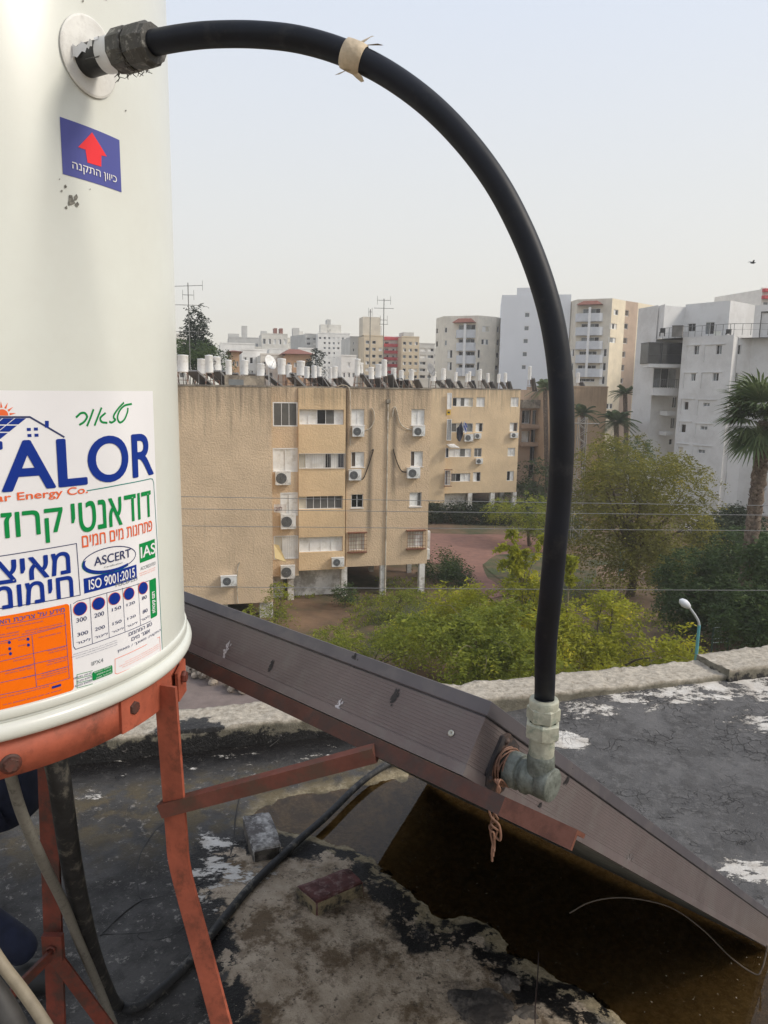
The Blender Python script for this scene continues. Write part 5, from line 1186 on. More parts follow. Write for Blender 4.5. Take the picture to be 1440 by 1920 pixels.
# ---------------- air conditioners
M_ac = mat('air_conditioner_case', (.76, .76, .74), .45, .06, 2, dirt=(.42, .40, .36), dirtscale=2.5, dirtamt=.25); M_acd = mat('fan_dark', (.035, .037, .04), .5, .2, 5); M_acg = mat('fan_grille_grey', (.24, .25, .25), .5, .1, 5)
acn = [0]
def ac(F, rc, label, off=0, grey=False):
    u0, u1, z0, z1 = rc; P = F.pt((u0+u1)/2, z0, off+.06); w_, h_ = u1-u0, z1-z0
    t_ = thing('air_conditioner', label, 'air conditioner', P, 'air conditioners on the tan blocks')
    FL = Fac(P, F.a); FL2 = FL
    b = MB(); fbox(b, FL, -w_/2, w_/2, z0, z1, .0, .32); fbox(b, FL, -w_/2-.01, w_/2+.01, z1, z1+.02, -.01, .33); cs_ = b.build('case', M_ac, t_)
    cc_ = FL.pt(-w_*.12, (z0+z1)/2, .32); rr_ = min(h_*.40, w_*.36)
    b = MB(); b.lathe(cc_, FL.n, [(.003, rr_), (.003, 0)], 20); b.build('fan', M_acd, cs_)
    b = MB()
    for k in range(4): b.lathe(cc_+FL.n*.012, FL.n, [(0, rr_*(.3+.22*k)), (.006, rr_*(.33+.22*k)), (0, rr_*(.37+.22*k))], 18)
    for k in range(8):
        a = k*math.pi/8; v = FL.d*math.cos(a)+Vector((0, 0, 1))*math.sin(a); b.tube([cc_+FL.n*.014-v*rr_, cc_+FL.n*.014+v*rr_], .005, 4)
    b.build('fan_grille', M_acg, cs_)
    b = MB()
    for s_ in (-.3, .3): fbox(b, FL, s_*w_-.02, s_*w_+.02, z0-.035, z0, -.06-off*0, .30)
    b.build('bracket', M_acg, t_); return t_
ACS = [(FB, (977, 315, 1040, 368), 'air conditioner under the top white shutter left of the drain pipe', 0), (FB, (1303, 316, 1366, 366), 'air conditioner under the top white window right of the drain pipe', 0), (FB, (958, 548, 1024, 603), 'air conditioner with black hose one floor below the top, left of the drain pipe', 0), (FB, (1272, 538, 1340, 592), 'air conditioner with black hose one floor below the top, right of the drain pipe', 0), (F1, (563, 557, 645, 628), 'big air conditioner below the plain white double shutter near the gable corner', 0), (F1, (592, 787, 672, 864), 'air conditioner below the banner by the gable corner', .02), (F1, (592, 1062, 668, 1130), 'lowest air conditioner by the gable corner, above the garage', .02), (F2, (866, 1020, 932, 1066), 'air conditioner at the foot of the balcony bay, over the white garage wall', .02), (FA, (270, 1118, 355, 1170), 'lone air conditioner low on the blank gable wall', 0)]
for F, r_, lb, o_ in ACS: ac(F, RC(F, zz5, r_), lb, o_)
Fs = Fac(FB.pt(uB4, 0, -1.0), AF+R(90)); ac(Fs, (-.45, .35, FB.uv(803, 1052)[1], FB.uv(803, 1034)[1]), 'air conditioner seen edge-on, sticking out from the right end wall')
# banner and awning at the balcony
b = MB(); rc = RC(F1, zz5, (555, 730, 622, 782)); b.cur = 0
n_ = 10; g = F1.pt
for k in range(n_):
    ua, ub = rc[0]+(rc[1]-rc[0])*k/n_, rc[0]+(rc[1]-rc[0])*(k+1)/n_; wv = lambda u: .30+.03*math.sin(u*9)
    b.quad(g(ua, rc[2]+.1*(1-k/n_), wv(ua)), g(ub, rc[2]+.1*(1-(k+1)/n_), wv(ub)), g(ub, rc[3], wv(ub)), g(ua, rc[3]-.05, wv(ua)))
bn = tag(b.build('banner', mat('banner_cloth', (.66, .62, .58), .8, .08, 3)), 'small white cloth banner with dark red lettering hanging off a balcony', 'banner')
bmx = text_bm('לגובי', .02, True)
xs = [v.co.x for v in bmx.verts]; ys = [v.co.y for v in bmx.verts]
for v in bmx.verts: v.co = F1.pt(rc[0]+.05+(rc[1]-rc[0]-.35)*(v.co.x-min(xs))/(max(xs)-min(xs)), rc[2]+.2+(rc[3]-rc[2]-.36)*(v.co.y-min(ys))/(max(ys)-min(ys)), .345)
me = bpy.data.meshes.new('lettering'); bmx.to_mesh(me); bmx.free(); me.materials.append(mat('banner_red', (.14, .02, .04), .7, .1, 3)); lo_ = link('lettering', me, bn); 
for v in me.vertices: v.co -= Vector(bn['_o'])
b = MB(); q = [F1.pt(*F1.uv(*zz5(*p)), o) for p, o in (((554, 945), .4), ((580, 948), .5), ((616, 1031), .9), ((556, 1012), .9))]; b.add(q+[p+Vector((0, .02, -.03)) for p in q], [(0, 3, 2, 1), (4, 5, 6, 7), (2, 3, 7, 6)]); tag(b.build('awning', mat('yellow_awning', (.62, .50, .26), .8, .06, 3)), 'faded yellow cloth awning stretched below the barred balcony', 'awning')
# ---------------- second tan block, behind
FC = Fac(PY(900, 900, 91.5), AF)
bl2 = thing('apartment_building', 'second tan apartment block farther back with four window rows and stained top', 'building', FC.pt(0, GZ))
m_tan3 = stucco('tan_plaster_far', (.73, .56, .36), ROOFZ, amt=.9, bumpd=.03, bscale=6)
uc0, uc1, uc2 = FC.uv(540, 850)[0], FC.uv(835, 850)[0], FC.uv(971, 850)[0]; zc = FC.uv(900, 924)[1]
W4 = [((247, 200, 385, 260), 'dwswc'), ((408, 198, 464, 262), 'ww'), ((640, 198, 693, 262), 'ww'), ((236, 373, 384, 433), 'scwg'), ((403, 371, 451, 431), 'wd'), ((633, 369, 686, 430), 'wb'), ((224, 544, 372, 601), 'wwsw'), ((392, 541, 443, 601), 'ss'), ((619, 539, 669, 596), 'ww'), ((236, 711, 366, 767), 'sdww'), ((385, 703, 436, 767), 'wd'), ((613, 696, 660, 762), 'dw')]
b = MB(); rr4 = [RC(FC, zz7, w[0]) for w in W4]
wall(b, FC, uc1, uc2, zc, ROOFZ, rr4); shell_behind(b, FC, uc1, uc2, zc, ROOFZ, 0, 22); b.build('wall', m_tan3, bl2)
FC2 = Fac(FC.P+FC.n*.5, AF); b = MB(); uca, ucb = FC2.uv(540, 850)[0], FC2.uv(836, 850)[0]; zc2 = FC2.uv(825, 943)[1]
wall(b, FC2, uca, ucb, zc2, ROOFZ+.02, []); shell_behind(b, FC2, uca, ucb, zc2, ROOFZ+.02, 0, 22); b.build('gable_wall', m_tan3, bl2)
for rc, w in zip(rr4, W4): window(FC, rc, w[1], bl2, fw=.06)
for r_, kd in (((205, 168, 236, 276), 'W'), ((203, 345, 234, 488), 'gsg'), ((195, 537, 216, 604), 'k'), ((190, 690, 226, 788), 'gc')):
    rc = RC(FC2, zz7, r_); window(FC2, rc, kd, bl2, off=.35, rev=.1, fw=.06, bars='rust' if r_[1] == 690 else None, name='bay_window')
b = MB(); fbox(b, FC2, uca, ucb, ROOFZ+.02, ROOFZ+.14, -.2, .03); fbox(b, FC, ucb, uc2+.02, ROOFZ, ROOFZ+.14, -.2, .04); b.build('roof_kerb', m_conc, bl2)
b = MB(); fbox(b, FC, FC.uv(830, 930)[0], FC.uv(878, 930)[0], GZ, zc-.01, -1.2, -.9); b.build('garage_wall', m_white, bl2)
b = MB(); fbox(b, FC, FC.uv(830, 930)[0], uc2, GZ, zc-.03, -14, -13.6); b.build('undercroft_wall', m_conc, bl2)
for x, o in ((880, -.3), (922, -.3), (938.5, -5), (963, -.3), (827, -.3)): column(Fac(FC.P+FC.n*o, AF), x, 935, 0, .55, None, zc, bl2)
for r_, lb in (((322, 447, 380, 494), 'air conditioner under the flag on the farther tan block'), ((390, 440, 434, 475), 'smaller air conditioner just right of the one under the flag'), ((632, 436, 682, 470), 'air conditioner near the right edge of the farther tan block'), ((400, 610, 444, 645), 'air conditioner under the third-row middle window of the farther tan block')): ac(FC, RC(FC, zz7, r_), lb)
b = MB(); rc = RC(FC2, zz7, (206, 284, 232, 318)); fbox(b, FC2, rc[0], rc[1], rc[2], rc[3], .02, .09)
ys_ = tag(b.build('sign', mat('yellow_sign', (.70, .45, .03), .6, .05, 3)), 'small yellow sign on the bay corner of the farther block', 'sign')
b = MB(); fbox(b, FC2, rc[0]+.25*(rc[1]-rc[0]), rc[0]+.8*(rc[1]-rc[0]), rc[2]+.35*(rc[3]-rc[2]), rc[2]+.7*(rc[3]-rc[2]), .09, .10); b.build('dark_panel', M_dark, ys_)
def cloth(name, F, zf, pts, off, m, label, cat):
    b = MB(); q = [F.pt(*F.uv(*zf(*p)), off+.12*math.sin(i*2.1)) for i, p in enumerate(pts)]; n = len(q)
    b.add(q+[p-F.n*.06 for p in q], [tuple(range(n)), tuple(reversed(range(n, 2*n)))]+[(i, n+i, n+(i+1) % n, (i+1) % n) for i in range(n)]); return tag(b.build(name, m), label, cat)
cloth('garment', FC, zz7, [(262, 405), (275, 390), (297, 360), (302, 400), (304, 440), (298, 470), (284, 495), (272, 490), (264, 470)], .7, M_cur, 'dark cloth hung out of a window of the farther block', 'laundry')
fl = cloth('flag', FC, zz7, [(300, 375), (310, 355), (322, 395), (325, 430), (312, 440), (303, 415)], .9, mat('flag_white', (.6, .62, .66), .7, .05, 3), 'white flag with blue stripes hanging at a window of the farther block', 'flag')
b = MB()
for p, q_ in (((304, 385), (320, 425)), ((314, 368), (323, 400))): b.bar(FC.pt(*FC.uv(*zz7(*p)), 1.06), FC.pt(*FC.uv(*zz7(*q_)), 1.06), .02, .16)
b.build('stripe', mat('flag_blue', (.03, .07, .32), .7, .05, 3), fl)
b = MB(); q = [FC2.pt(*FC2.uv(*zz7(*p)), o) for p, o in (((200, 512), .3), ((250, 510), .3), ((268, 530), 1.3), ((205, 530), 1.3))]; b.add(q+[p-Vector((0, 0, .06)) for p in q], [(0, 3, 2, 1), (4, 5, 6, 7), (2, 3, 7, 6), (1, 2, 6, 5)]); tag(b.build('awning', m_white), 'small white awning on the bay of the farther block', 'awning')
# ---------------- third block: brown, with balconies, mostly behind the pipe
FD = Fac(PY(1000, 800, 118), AF)
bl3 = thing('apartment_building', 'brown apartment block with dark balconies partly behind the black pipe', 'building', FD.pt(0, GZ))
m_brn = stucco('brown_plaster', (.46, .34, .25), ROOFZ, amt=.6, bumpd=.03, bscale=6)
ud0, ud1, ud2 = FD.uv(950, 800)[0], FD.uv(1018, 800)[0], FD.uv(1134, 800)[0]
Wd = [((715, 285, 775, 375), 'dg'), ((785, 285, 840, 390), 'gd'), ((712, 425, 768, 500), 'ww'), ((775, 415, 835, 515), 'dg'), ((768, 530, 830, 640), 'dd'), ((760, 650, 880, 745), 'dgd')]
b = MB(); rd = [RC(FD, zz7, w[0]) for w in Wd]; wall(b, FD, ud0, ud2, GZ, ROOFZ, rd); shell_behind(b, FD, ud0, ud2, GZ, ROOFZ, 0, 18); b.build('wall', m_brn, bl3)
for rc, w in zip(rd, Wd): window(FD, rc, w[1], bl3, rev=.6, fw=.08)
for r_ in ((705, 215, 850, 270), (705, 380, 845, 405), (700, 500, 840, 525)): 
    rc = RC(FD, zz7, r_); b = MB(); fbox(b, FD, *rc, .0, .9); b.build('balcony', m_brn if r_[1] > 300 else m_conc, bl3)
FD2 = Fac(PY(1100, 800, 112), AF); b = MB(); ue0, ue1 = FD2.uv(1048, 800)[0], FD2.uv(1135, 800)[0]; zt2 = FD2.uv(1100, 727)[1]
wall(b, FD2, ue0, ue1, GZ, zt2, []); shell_behind(b, FD2, ue0, ue1, GZ, zt2, 0, 12); fbox(b, FD2, ue0, ue1+.05, zt2, zt2+.25, -.3, .06); b.build('gable_wall', stucco('brown_gable', (.50, .36, .24), ROOFZ, amt=.5, bumpd=.03, bscale=6), bl3)
# ---------------- pale tower with red balcony roof (left one)
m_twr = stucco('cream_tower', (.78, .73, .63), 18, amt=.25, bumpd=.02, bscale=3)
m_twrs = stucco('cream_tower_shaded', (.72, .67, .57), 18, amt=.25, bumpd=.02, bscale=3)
m_wt = mat('blue_white_tower', (.77, .79, .82), .9, .02, .2)
M_tile = mat('red_roof_tile', (.24, .085, .055), .85, .2, 2)
M_balc = mat('pale_grey_balcony', (.60, .62, .65), .7, .06, 1)
def tower(pts, ytop, label, zf, wins, mats_, parapets=True):
    """faceted building: pts = [(px, Y)] left to right along a level line; wins = {facet: [(rect, kind)]}"""
    base = [PY(x, 720, Y) for x, Y in pts]
    ztop = PY(ytop[0], ytop[1], ytop[2]).z
    t = thing('apartment_tower', label, 'building', Vector((sum(p.x for p in base)/len(base), sum(p.y for p in base)/len(base), GZ)))
    facs = []; caps = []
    for i in range(len(base)-1):
        p, q = base[i], base[i+1]; a = math.atan2(q.y-p.y, q.x-p.x); F = Fac(Vector((p.x, p.y, 0)), a); L = math.hypot(q.x-p.x, q.y-p.y)
        rs = [(RC(F, zf, w[0]), w[1]) for w in wins.get(i, [])]
        b = MB(); wall(b, F, 0, L, GZ, ztop, [r_[0] for r_ in rs], rev=.2); b.build('wall', mats_[i % len(mats_)], t)
        for rc, kd in rs: window(F, rc, kd, t, rev=.15, fw=.09)
        facs.append(F)
    b = MB(); ctr = Vector((sum(p.x for p in base)/len(base), sum(p.y for p in base)/len(base)+18, 0)); back = [Vector((base[-1].x*1.10, base[-1].y+22, 0)), Vector((base[0].x*1.12, base[0].y+22, 0))]
    poly = [Vector((p.x, p.y, 0)) for p in base]+back; n = len(poly)
    b.add([Vector((p.x, p.y, ztop-.02)) for p in poly], [tuple(range(n))])
    for k in range(len(base)-1, n):
        p, q = poly[k], poly[(k+1) % n]; b.quad((p.x, p.y, GZ), (q.x, q.y, GZ), (q.x, q.y, ztop-.02), (p.x, p.y, ztop-.02))
    b.build('roof', mats_[0], t)
    return t, facs, ztop, base
def balcony_stack(t, F, zf, x0, x1, ys, h, pole=True, roof=None):
    """curved white balconies, dark doors behind, pole in front, little tiled roof"""
    for y in ys:
        u0, u1, z0, z1 = RC(F, zf, (x0, y, x1, y+h)); b = MB(); um, hw = (u0+u1)/2, (u1-u0)/2; pts = []
        n = 10
        arc = [(um+hw*math.cos(a), 1.2*math.sin(a)**.7 if math.sin(a) > 0 else 0) for a in np.linspace(math.pi, 0, n+1)]
        v = [F.pt(u, z0, o) for u, o in arc]+[F.pt(u, z1, o) for u, o in arc]
        b.add(v, [(i, i+1, n+2+i, n+1+i) for i in range(n)]+[tuple(range(n, -1, -1))]); b.build('balcony', M_balc, t)
    if pole:
        u0, u1, z0, z1 = RC(F, zf, ((x0+x1)/2-8, ys[0]-40, (x0+x1)/2+8, ys[-1]+h)); b = MB(); fbox(b, F, u0, u1, z0, z1, 1.2, 1.45); b.build('balcony_pole', M_frame, t)
    if roof:
        u0, u1, z0, z1 = RC(F, zf, roof); g = F.pt; w = (u1-u0)*.22; b = MB()
        v = [g(u0, z0, 1.7), g(u1, z0, 1.7), g(u1, z0, -.0), g(u0, z0, -.0), g(u0+w, z1, .4), g(u1-w, z1, .4), g(u1-w, z1, .02), g(u0+w, z1, .02)]
        b.add(v, [(0, 1, 5, 4), (1, 2, 6, 5), (3, 0, 4, 7), (4, 5, 6, 7), (0, 3, 2, 1)]); b.build('tiled_roof', M_tile, t)
ws = {0: [((420, 345, 436, 380), 'd'), ((420, 430, 436, 470), 'd')],
      1: [((482, 338, 498, 374), 'd'), ((482, 425, 496, 460), 'g'), ((500, 490, 534, 545), 'wd'), ((500, 572, 530, 628), 'wd'), ((575, 318, 690, 355), 'gdgd'), ((575, 415, 685, 445), 'ddgd'), ((575, 500, 685, 530), 'dgdd'), ((575, 588, 680, 612), 'dddd')],
      2: [((735, 330, 784, 368), 'wc'), ((730, 418, 778, 455), 'dwg'), ((692, 488, 722, 545), 'wd'), ((686, 572, 718, 628), 'wd')],
      3: [((836, 330, 850, 372), 'g'), ((832, 420, 850, 460), 'd'), ((828, 508, 848, 545), 'd'), ((822, 592, 840, 625), 'd')],
      4: [((885, 322, 908, 372), 'wd'), ((912, 330, 935, 370), 'd'), ((880, 410, 905, 460), 'wd'), ((910, 420, 933, 455), 'd'), ((876, 492, 900, 545), 'wd'), ((905, 505, 930, 540), 'd'), ((872, 575, 896, 628), 'wd')]}
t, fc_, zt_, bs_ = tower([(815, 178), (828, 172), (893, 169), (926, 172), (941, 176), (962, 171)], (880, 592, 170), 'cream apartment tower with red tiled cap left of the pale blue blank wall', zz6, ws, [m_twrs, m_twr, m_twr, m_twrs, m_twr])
balcony_stack(t, fc_[1], zz6, 560, 690, [355, 442, 528, 612], 55, True, (545, 278, 695, 308))
t, fb_, zt2_, _ = tower([(934.5, 166), (1062, 163)], (990, 553, 165), 'tall blank bluish white tower wall with small square recesses behind the black pipe', zz6, {0: [((1022, 238, 1055, 270), 'g'), ((1018, 328, 1050, 360), 'g'), ((1012, 415, 1044, 446), 'g'), ((1006, 503, 1038, 535), 'g'), ((1000, 592, 1030, 622), 'g')]}, [m_wt])
b = MB(); rc = RC(fb_[0], zz6, (968, 104, 1080, 130)); fbox(b, fb_[0], rc[0], rc[1], zt2_-.3, zt2_+1.5, -8, -.1); b.build('roof_room', m_wt, t)
ws = {0: [], 1: [((78, 228, 102, 262), 'gd'), ((78, 318, 100, 345), 'g'), ((105, 485, 130, 535), 'wd'), ((103, 578, 124, 630), 'wd')],
      2: [((190, 210, 310, 245), 'gdgd'), ((180, 312, 300, 338), 'ddgd'), ((178, 404, 300, 432), 'gdgd'), ((165, 498, 285, 524), 'ddgd'), ((155, 592, 280, 618), 'dgdd'), ((150, 682, 270, 705), 'dddd'), ((312, 482, 352, 535), 'wd'), ((305, 576, 346, 630), 'wd'), ((300, 668, 338, 722), 'wd')],
      3: [((398, 218, 430, 255), 'wd'), ((376, 312, 420, 350), 'wdw'), ((368, 406, 412, 442), 'ggw'), ((340, 852, 390, 888), 'wdwd')],
      4: [((472, 222, 500, 262), 'b'), ((470, 312, 494, 350), 'd'), ((458, 408, 490, 448), 'b'), ((450, 500, 478, 540), 'b'), ((444, 590, 470, 632), 'b'), ((440, 680, 462, 715), 'b'), ((402, 862, 412, 892), 'd')],
      5: [((556, 432, 568, 445), 'd'), ((548, 505, 558, 520), 'd'), ((490, 852, 520, 890), 'dw')]}
m_twr2 = stucco('sunlit_cream_tower', (.80, .70, .53), 22, amt=.15, bumpd=.02, bscale=3)  # warm sunlight on the right-facing facets, put into the wall colour
t, fr_, zr_, _ = tower([(1040, 172), (1054, 166), (1074, 160), (1138, 157), (1163, 161), (1186, 164), (1232, 172)], (1130, 560, 158), 'cream tower with red tiled cap between the pipe and the white block', zz8, ws, [m_twrs, m_twrs, m_twrs, m_twr2, stucco('pinkish_recess', (.50, .38, .29), 22, amt=.1), m_twr2])
balcony_stack(t, fr_[2], zz8, 140, 325, [245, 338, 432, 524, 618], 55, True, (158, 160, 330, 188))
# ---------------- white modern block at the right
m_wb = mat('white_render', (.70, .695, .685), .92, .025, .35, dirt=(.60, .59, .575), dirtscale=.25, dirtamt=.5)
m_wbl = m_wb
wb = thing('apartment_block', 'modern white apartment block with roof terrace and dark glazed balcony at the right', 'building', PY(1310, 900, 90)+Vector((0, 0, GZ-PY(1310, 900, 90).z)))
def facet(x0, Y0, x1, Y1): p, q = PY(x0, 740, Y0), PY(x1, 740, Y1); F = Fac(Vector((p.x, p.y, 0)), math.atan2(q.y-p.y, q.x-p.x)); return F, math.hypot(q.x-p.x, q.y-p.y)
def zpx(x, y, Y): return PY(x, y, Y).z
def add_facet(x0, Y0, x1, Y1, zb3, zt3, wins, name='wall', zf=zz8, m=None, fw=.04, rev=.22):
    F, L = facet(x0, Y0, x1, Y1); rs = [(RC(F, zf, w[0]), w[1]) for w in wins]
    b = MB(); wall(b, F, 0, L, zb3, zt3, [r_[0] for r_ in rs], rev=rev); b.build(name, m or m_wb, wb)
    for rc, kd in rs: window(F, rc, kd, wb, rev=rev-.05, fw=fw)
    return F, L
zter = zpx(1300, 630, 90)
ztp = zpx(1300, 568, 92)
add_facet(1186, 101, 1222, 96.5, GZ, zter+4.2, [], 'side_wall')
# recess with three balconies
FR, LR = add_facet(1222, 96.5, 1286, 98, GZ, zter, [((668, 615, 822, 745), 'gdg'), ((795, 808, 826, 880), 'dg'), ((784, 950, 812, 1020), 'dg'), ((772, 1092, 796, 1130), 'd')], 'recess_wall')
FW, LW = add_facet(1272, 92.2, 1366, 87.0, GZ, zter, [((940, 462, 974, 522), 'dg'), ((1090, 457, 1128, 520), 'dg'), ((920, 648, 950, 700), 'gd'), ((1066, 645, 1106, 700), 'gd'), ((872, 840, 902, 895), 'd'), ((1002, 848, 1046, 872), 'gg'), ((852, 992, 884, 1048), 'd'), ((984, 1005, 1030, 1030), 'gg'), ((832, 1145, 866, 1200), 'c'), ((966, 1163, 1014, 1188), 'gg'), ((950, 1312, 996, 1340), 'gg')], 'front_wall')
# shallow framed panels round those windows
for r_ in ((892, 460, 976, 568), (1012, 455, 1140, 568), (872, 645, 955, 750), (990, 643, 1118, 750), (854, 822, 934, 920), (966, 828, 1086, 932), (838, 975, 916, 1072), (950, 990, 1070, 1084), (820, 1125, 898, 1225), (932, 1138, 1054, 1236), (915, 1290, 1035, 1400)):
    u0, u1, z0, z1 = RC(FW, zz8, r_); b = MB(); w_ = .10
    fbox(b, FW, u0-w_, u1+w_, z1, z1+w_, .002, .10); fbox(b, FW, u0-w_, u0, z0, z1, .002, .10); b.build('window_surround', m_wb, wb)
add_facet(1366, 87.0, 1376, 92, GZ, zter, [], 'return_wall')
add_facet(1376, 91.5, 1400, 92.2, GZ, zter, [((1228, 455, 1258, 520), 'gd'), ((1205, 645, 1236, 705), 'gd'), ((1178, 835, 1205, 905), 'dg'), ((1160, 1000, 1190, 1050), 'gd'), ((1145, 1165, 1174, 1225), 'gd'), ((1128, 1320, 1160, 1390), 'gd'), ((1108, 1490, 1140, 1550), 'gd')], 'wing_wall')
add_facet(1400, 92.2, 1640, 84, GZ, zter, [], 'blank_wall')
# balconies in the recess
FBk, _ = facet(1214, 93.8, 1280, 94.2)
for r_, m_, o_ in (((632, 585, 862, 610), m_wb, 1.4), ((664, 748, 836, 798), m_wb, 1.2), ((766, 905, 830, 935), m_wb, .8), ((760, 1045, 815, 1070), m_wb, .8)):
    rc = RC(FBk, zz8, r_); b = MB(); fbox(b, FBk, rc[0], rc[1], rc[2], rc[3], -2.4, o_-1.2); b.build('balcony_slab', m_, wb)
M_smoke = mat('smoked_glazing', (.035, .037, .040), .12, .2, 2)
rc = RC(FBk, zz8, (632, 446, 862, 584)); b = MB(); fbox(b, FBk, rc[0], rc[1], rc[2], rc[3], -2.3, -.1); b.build('glazed_balcony', M_smoke, wb)
b = MB()
for f in (0, .36, .40, .99): fbox(b, FBk, rc[0]+(rc[1]-rc[0])*f, rc[0]+(rc[1]-rc[0])*f+.07, rc[2], rc[3]+.05, -.09, -.02)
fbox(b, FBk, rc[0], rc[1], rc[3], rc[3]+.12, -2.4, .02); fbox(b, FBk, rc[0], rc[1], rc[2]+1.1, rc[2]+1.16, -.09, -.03); b.build('glazing_frame', mat('charcoal_frame', (.06, .06, .065), .5, .1, 3), wb)
rc = RC(FBk, zz8, (668, 690, 836, 748)); b = MB()
for k in range(14): u = rc[0]+(rc[1]-rc[0])*k/13; fbox(b, FBk, u-.02, u+.02, rc[2], rc[3], -.06, -.02)
fbox(b, FBk, rc[0], rc[1], rc[3], rc[3]+.05, -.07, -.01); b.build('railing', mat('grey_rail', (.12, .12, .125), .5, .1, 3), wb)
# set-back top storey
for x0, Y0, x1, Y1, xt, yt, wins in ((1222, 97, 1234, 94.5, 1228, 573, []), (1234, 96, 1272, 97.5, 1250, 573, []), (1272, 97.5, 1312, 95, 1290, 570, [((898, 312, 950, 365), 'dd')]), (1312, 95, 1354, 92.5, 1335, 566, [((984, 305, 1076, 385), 'dgd')]), (1354, 92.5, 1400, 97, 1380, 566, []), (1400, 97, 1640, 95, 1420, 568, [])):
    add_facet(x0, Y0, x1, Y1, zter-.01, zpx(1354, 563, 92.5)-(.2 if x0 < 1272 else 0)*1.6, wins, 'top_storey_wall')
b = MB(); zz_ = zpx(1354, 563, 92.5)-.02; pts = [PY(x, 740, Y) for x, Y in ((1272, 97.5), (1312, 95), (1354, 92.5), (1400, 97), (1640, 95), (1640, 118), (1272, 118))]; b.add([Vector((p.x, p.y, zz_)) for p in pts], [tuple(range(len(pts)))]); pts = [PY(x, 740, Y) for x, Y in ((1186, 101), (1222, 96.5), (1272, 92.3), (1366, 87.1), (1376, 91.6), (1640, 84.1), (1640, 122), (1200, 122))]; b.add([Vector((p.x, p.y, zter-.015)) for p in pts], [tuple(range(len(pts)))]); b.build('roof', m_roofgrey, wb)
FT, LT = facet(1232, 95.2, 1366, 87.2); b = MB()
for F_, L_ in ((FT, LT), facet(1366, 87.3, 1640, 83.9)):
    for k in range(int(L_/.9)+1): fbox(b, F_, k*.9-.025, k*.9+.025, zter, zter+1.25, -.25, -.2)
    fbox(b, F_, 0, L_, zter+1.25, zter+1.30, -.26, -.18); fbox(b, F_, 0, L_, zter+.62, zter+.64, -.24, -.22)
b.build('terrace_railing', mat('thin_grey_rail', (.16, .16, .16), .5, .1, 3), wb)
b = MB(); F_, L_ = facet(1410, 90.5, 1460, 88.5); fbox(b, F_, 0, 9, zter, zter+2.9, -3, -.9); b.build('pergola_wall', m_wb, wb)
b = MB(); fbox(b, F_, -.1, -.02, zter, zter+3, -.88, -.8); fbox(b, F_, -.1, 9, zter+2.92, zter+3.04, -3, -.7); b.build('pergola_frame', M_smoke, wb)
for x, y, w_, h_, m_, nm, lb, ct in ((1241, 634, .7, 1.0, M_dark, 'chair', 'dark terrace chair at the left end of the white block roof terrace', 'chair'), (1270, 628, 1.2, 1.3, m_roofgrey, 'water_heater', 'grey cabinet on the white block terrace beside the chair', 'cabinet'), (1366, 622, .8, 1.0, M_dark, 'chair', 'dark chair near the middle of the white block roof terrace', 'chair'), (1345, 625, .7, .7, M_white, 'planter', 'small pale planter on the white block roof terrace', 'planter')):
    P = PY(x, y, 91.5); P.z = zter; b = MB(); Fq_ = Fac(P, R(-28))
    if nm == 'chair':
        fbox(b, Fq_, -.3, .3, zter+.42, zter+.5, -.3, .3); fbox(b, Fq_, -.3, .3, zter+.5, zter+h_, -.3, -.22)
        for sx_ in (-.26, .26):
            for so in (-.26, .26): fbox(b, Fq_, sx_-.03, sx_+.03, zter, zter+.42, so-.03, so+.03)
    else:
        fbox(b, Fq_, -w_/2, w_/2, zter, zter+h_*.92, -.35, .35); fbox(b, Fq_, -w_/2-.04, w_/2+.04, zter+h_*.92, zter+h_, -.4, .4)
    tag(b.build('cabinet' if nm == 'water_heater' else nm, m_, origin=P), lb, ct)
# ---------------- skyline blocks
def slab(label, x0, x1, ytop, Y, m, rows, cols, kind='d', ang=.24, zf=None, depth=14, redrows=None, wf=.55, y1=712, top=None, name='apartment_building', roof=None):
    F = Fac(PY((x0+x1)/2, 700, Y), ang); u0, u1, _, z1 = F.rect(x0, ytop, x1, 720); zbot = GZ
    t = thing(name, label, 'building', F.pt((u0+u1)/2, GZ)); holes = []
    zlo = F.uv((x0+x1)/2, y1)[1]; fh = (z1-zlo-.6)/rows; cw = (u1-u0)/cols
    rg = random.Random(int(x0))
    for r_ in range(rows):
        for c in range(cols):
            if rg.random() < .08: continue
            uc, zc_ = u0+cw*(c+.5), z1-.7-fh*(r_+.5); holes.append((uc-cw*wf/2, uc+cw*wf/2, zc_-fh*.24, zc_+fh*.24))
    b = MB(); wall(b, F, u0, u1, zbot, z1, holes, rev=.3); shell_behind(b, F, u0, u1, zbot, z1, 0, depth); fbox(b, F, u0-.05, u1+.05, z1, z1+.3, -.4, .08); b.build('wall', m, t)
    for h in holes: window(F, h, rg.choice(['d', 'g', 'w', 'wd', 's', 'gd']), t, rev=.2, fw=.08)
    if redrows is not None:
        for k in range(rows):
            zc_ = z1-fh*k; b = MB(); fbox(b, F, u0-.1, u1+.1, zc_-fh*.42, zc_+.05, .05, .9); b.build('balcony', redrows, t)
    if top:
        for (a_, c_, hh, mm) in top: b = MB(); fbox(b, F, u0+(u1-u0)*a_, u0+(u1-u0)*c_, z1+.31, z1+.3+hh, -7, -2); b.build('roof_room', mm, t)
    if roof:
        b = MB(); g = F.pt; v = [g(u0-.6, z1+.32, .7), g(u1+.6, z1+.32, .7), g(u1+.6, z1+.32, -depth-.6), g(u0-.6, z1+.32, -depth-.6), g(u0+(u1-u0)*.3, z1+roof, -depth/2), g(u1-(u1-u0)*.3, z1+roof, -depth/2)]
        b.add(v, [(0, 1, 5, 4), (1, 2, 5), (2, 3, 4, 5), (3, 0, 4), (3, 2, 1, 0)]); b.build('tiled_roof', M_tile, t)
    return t
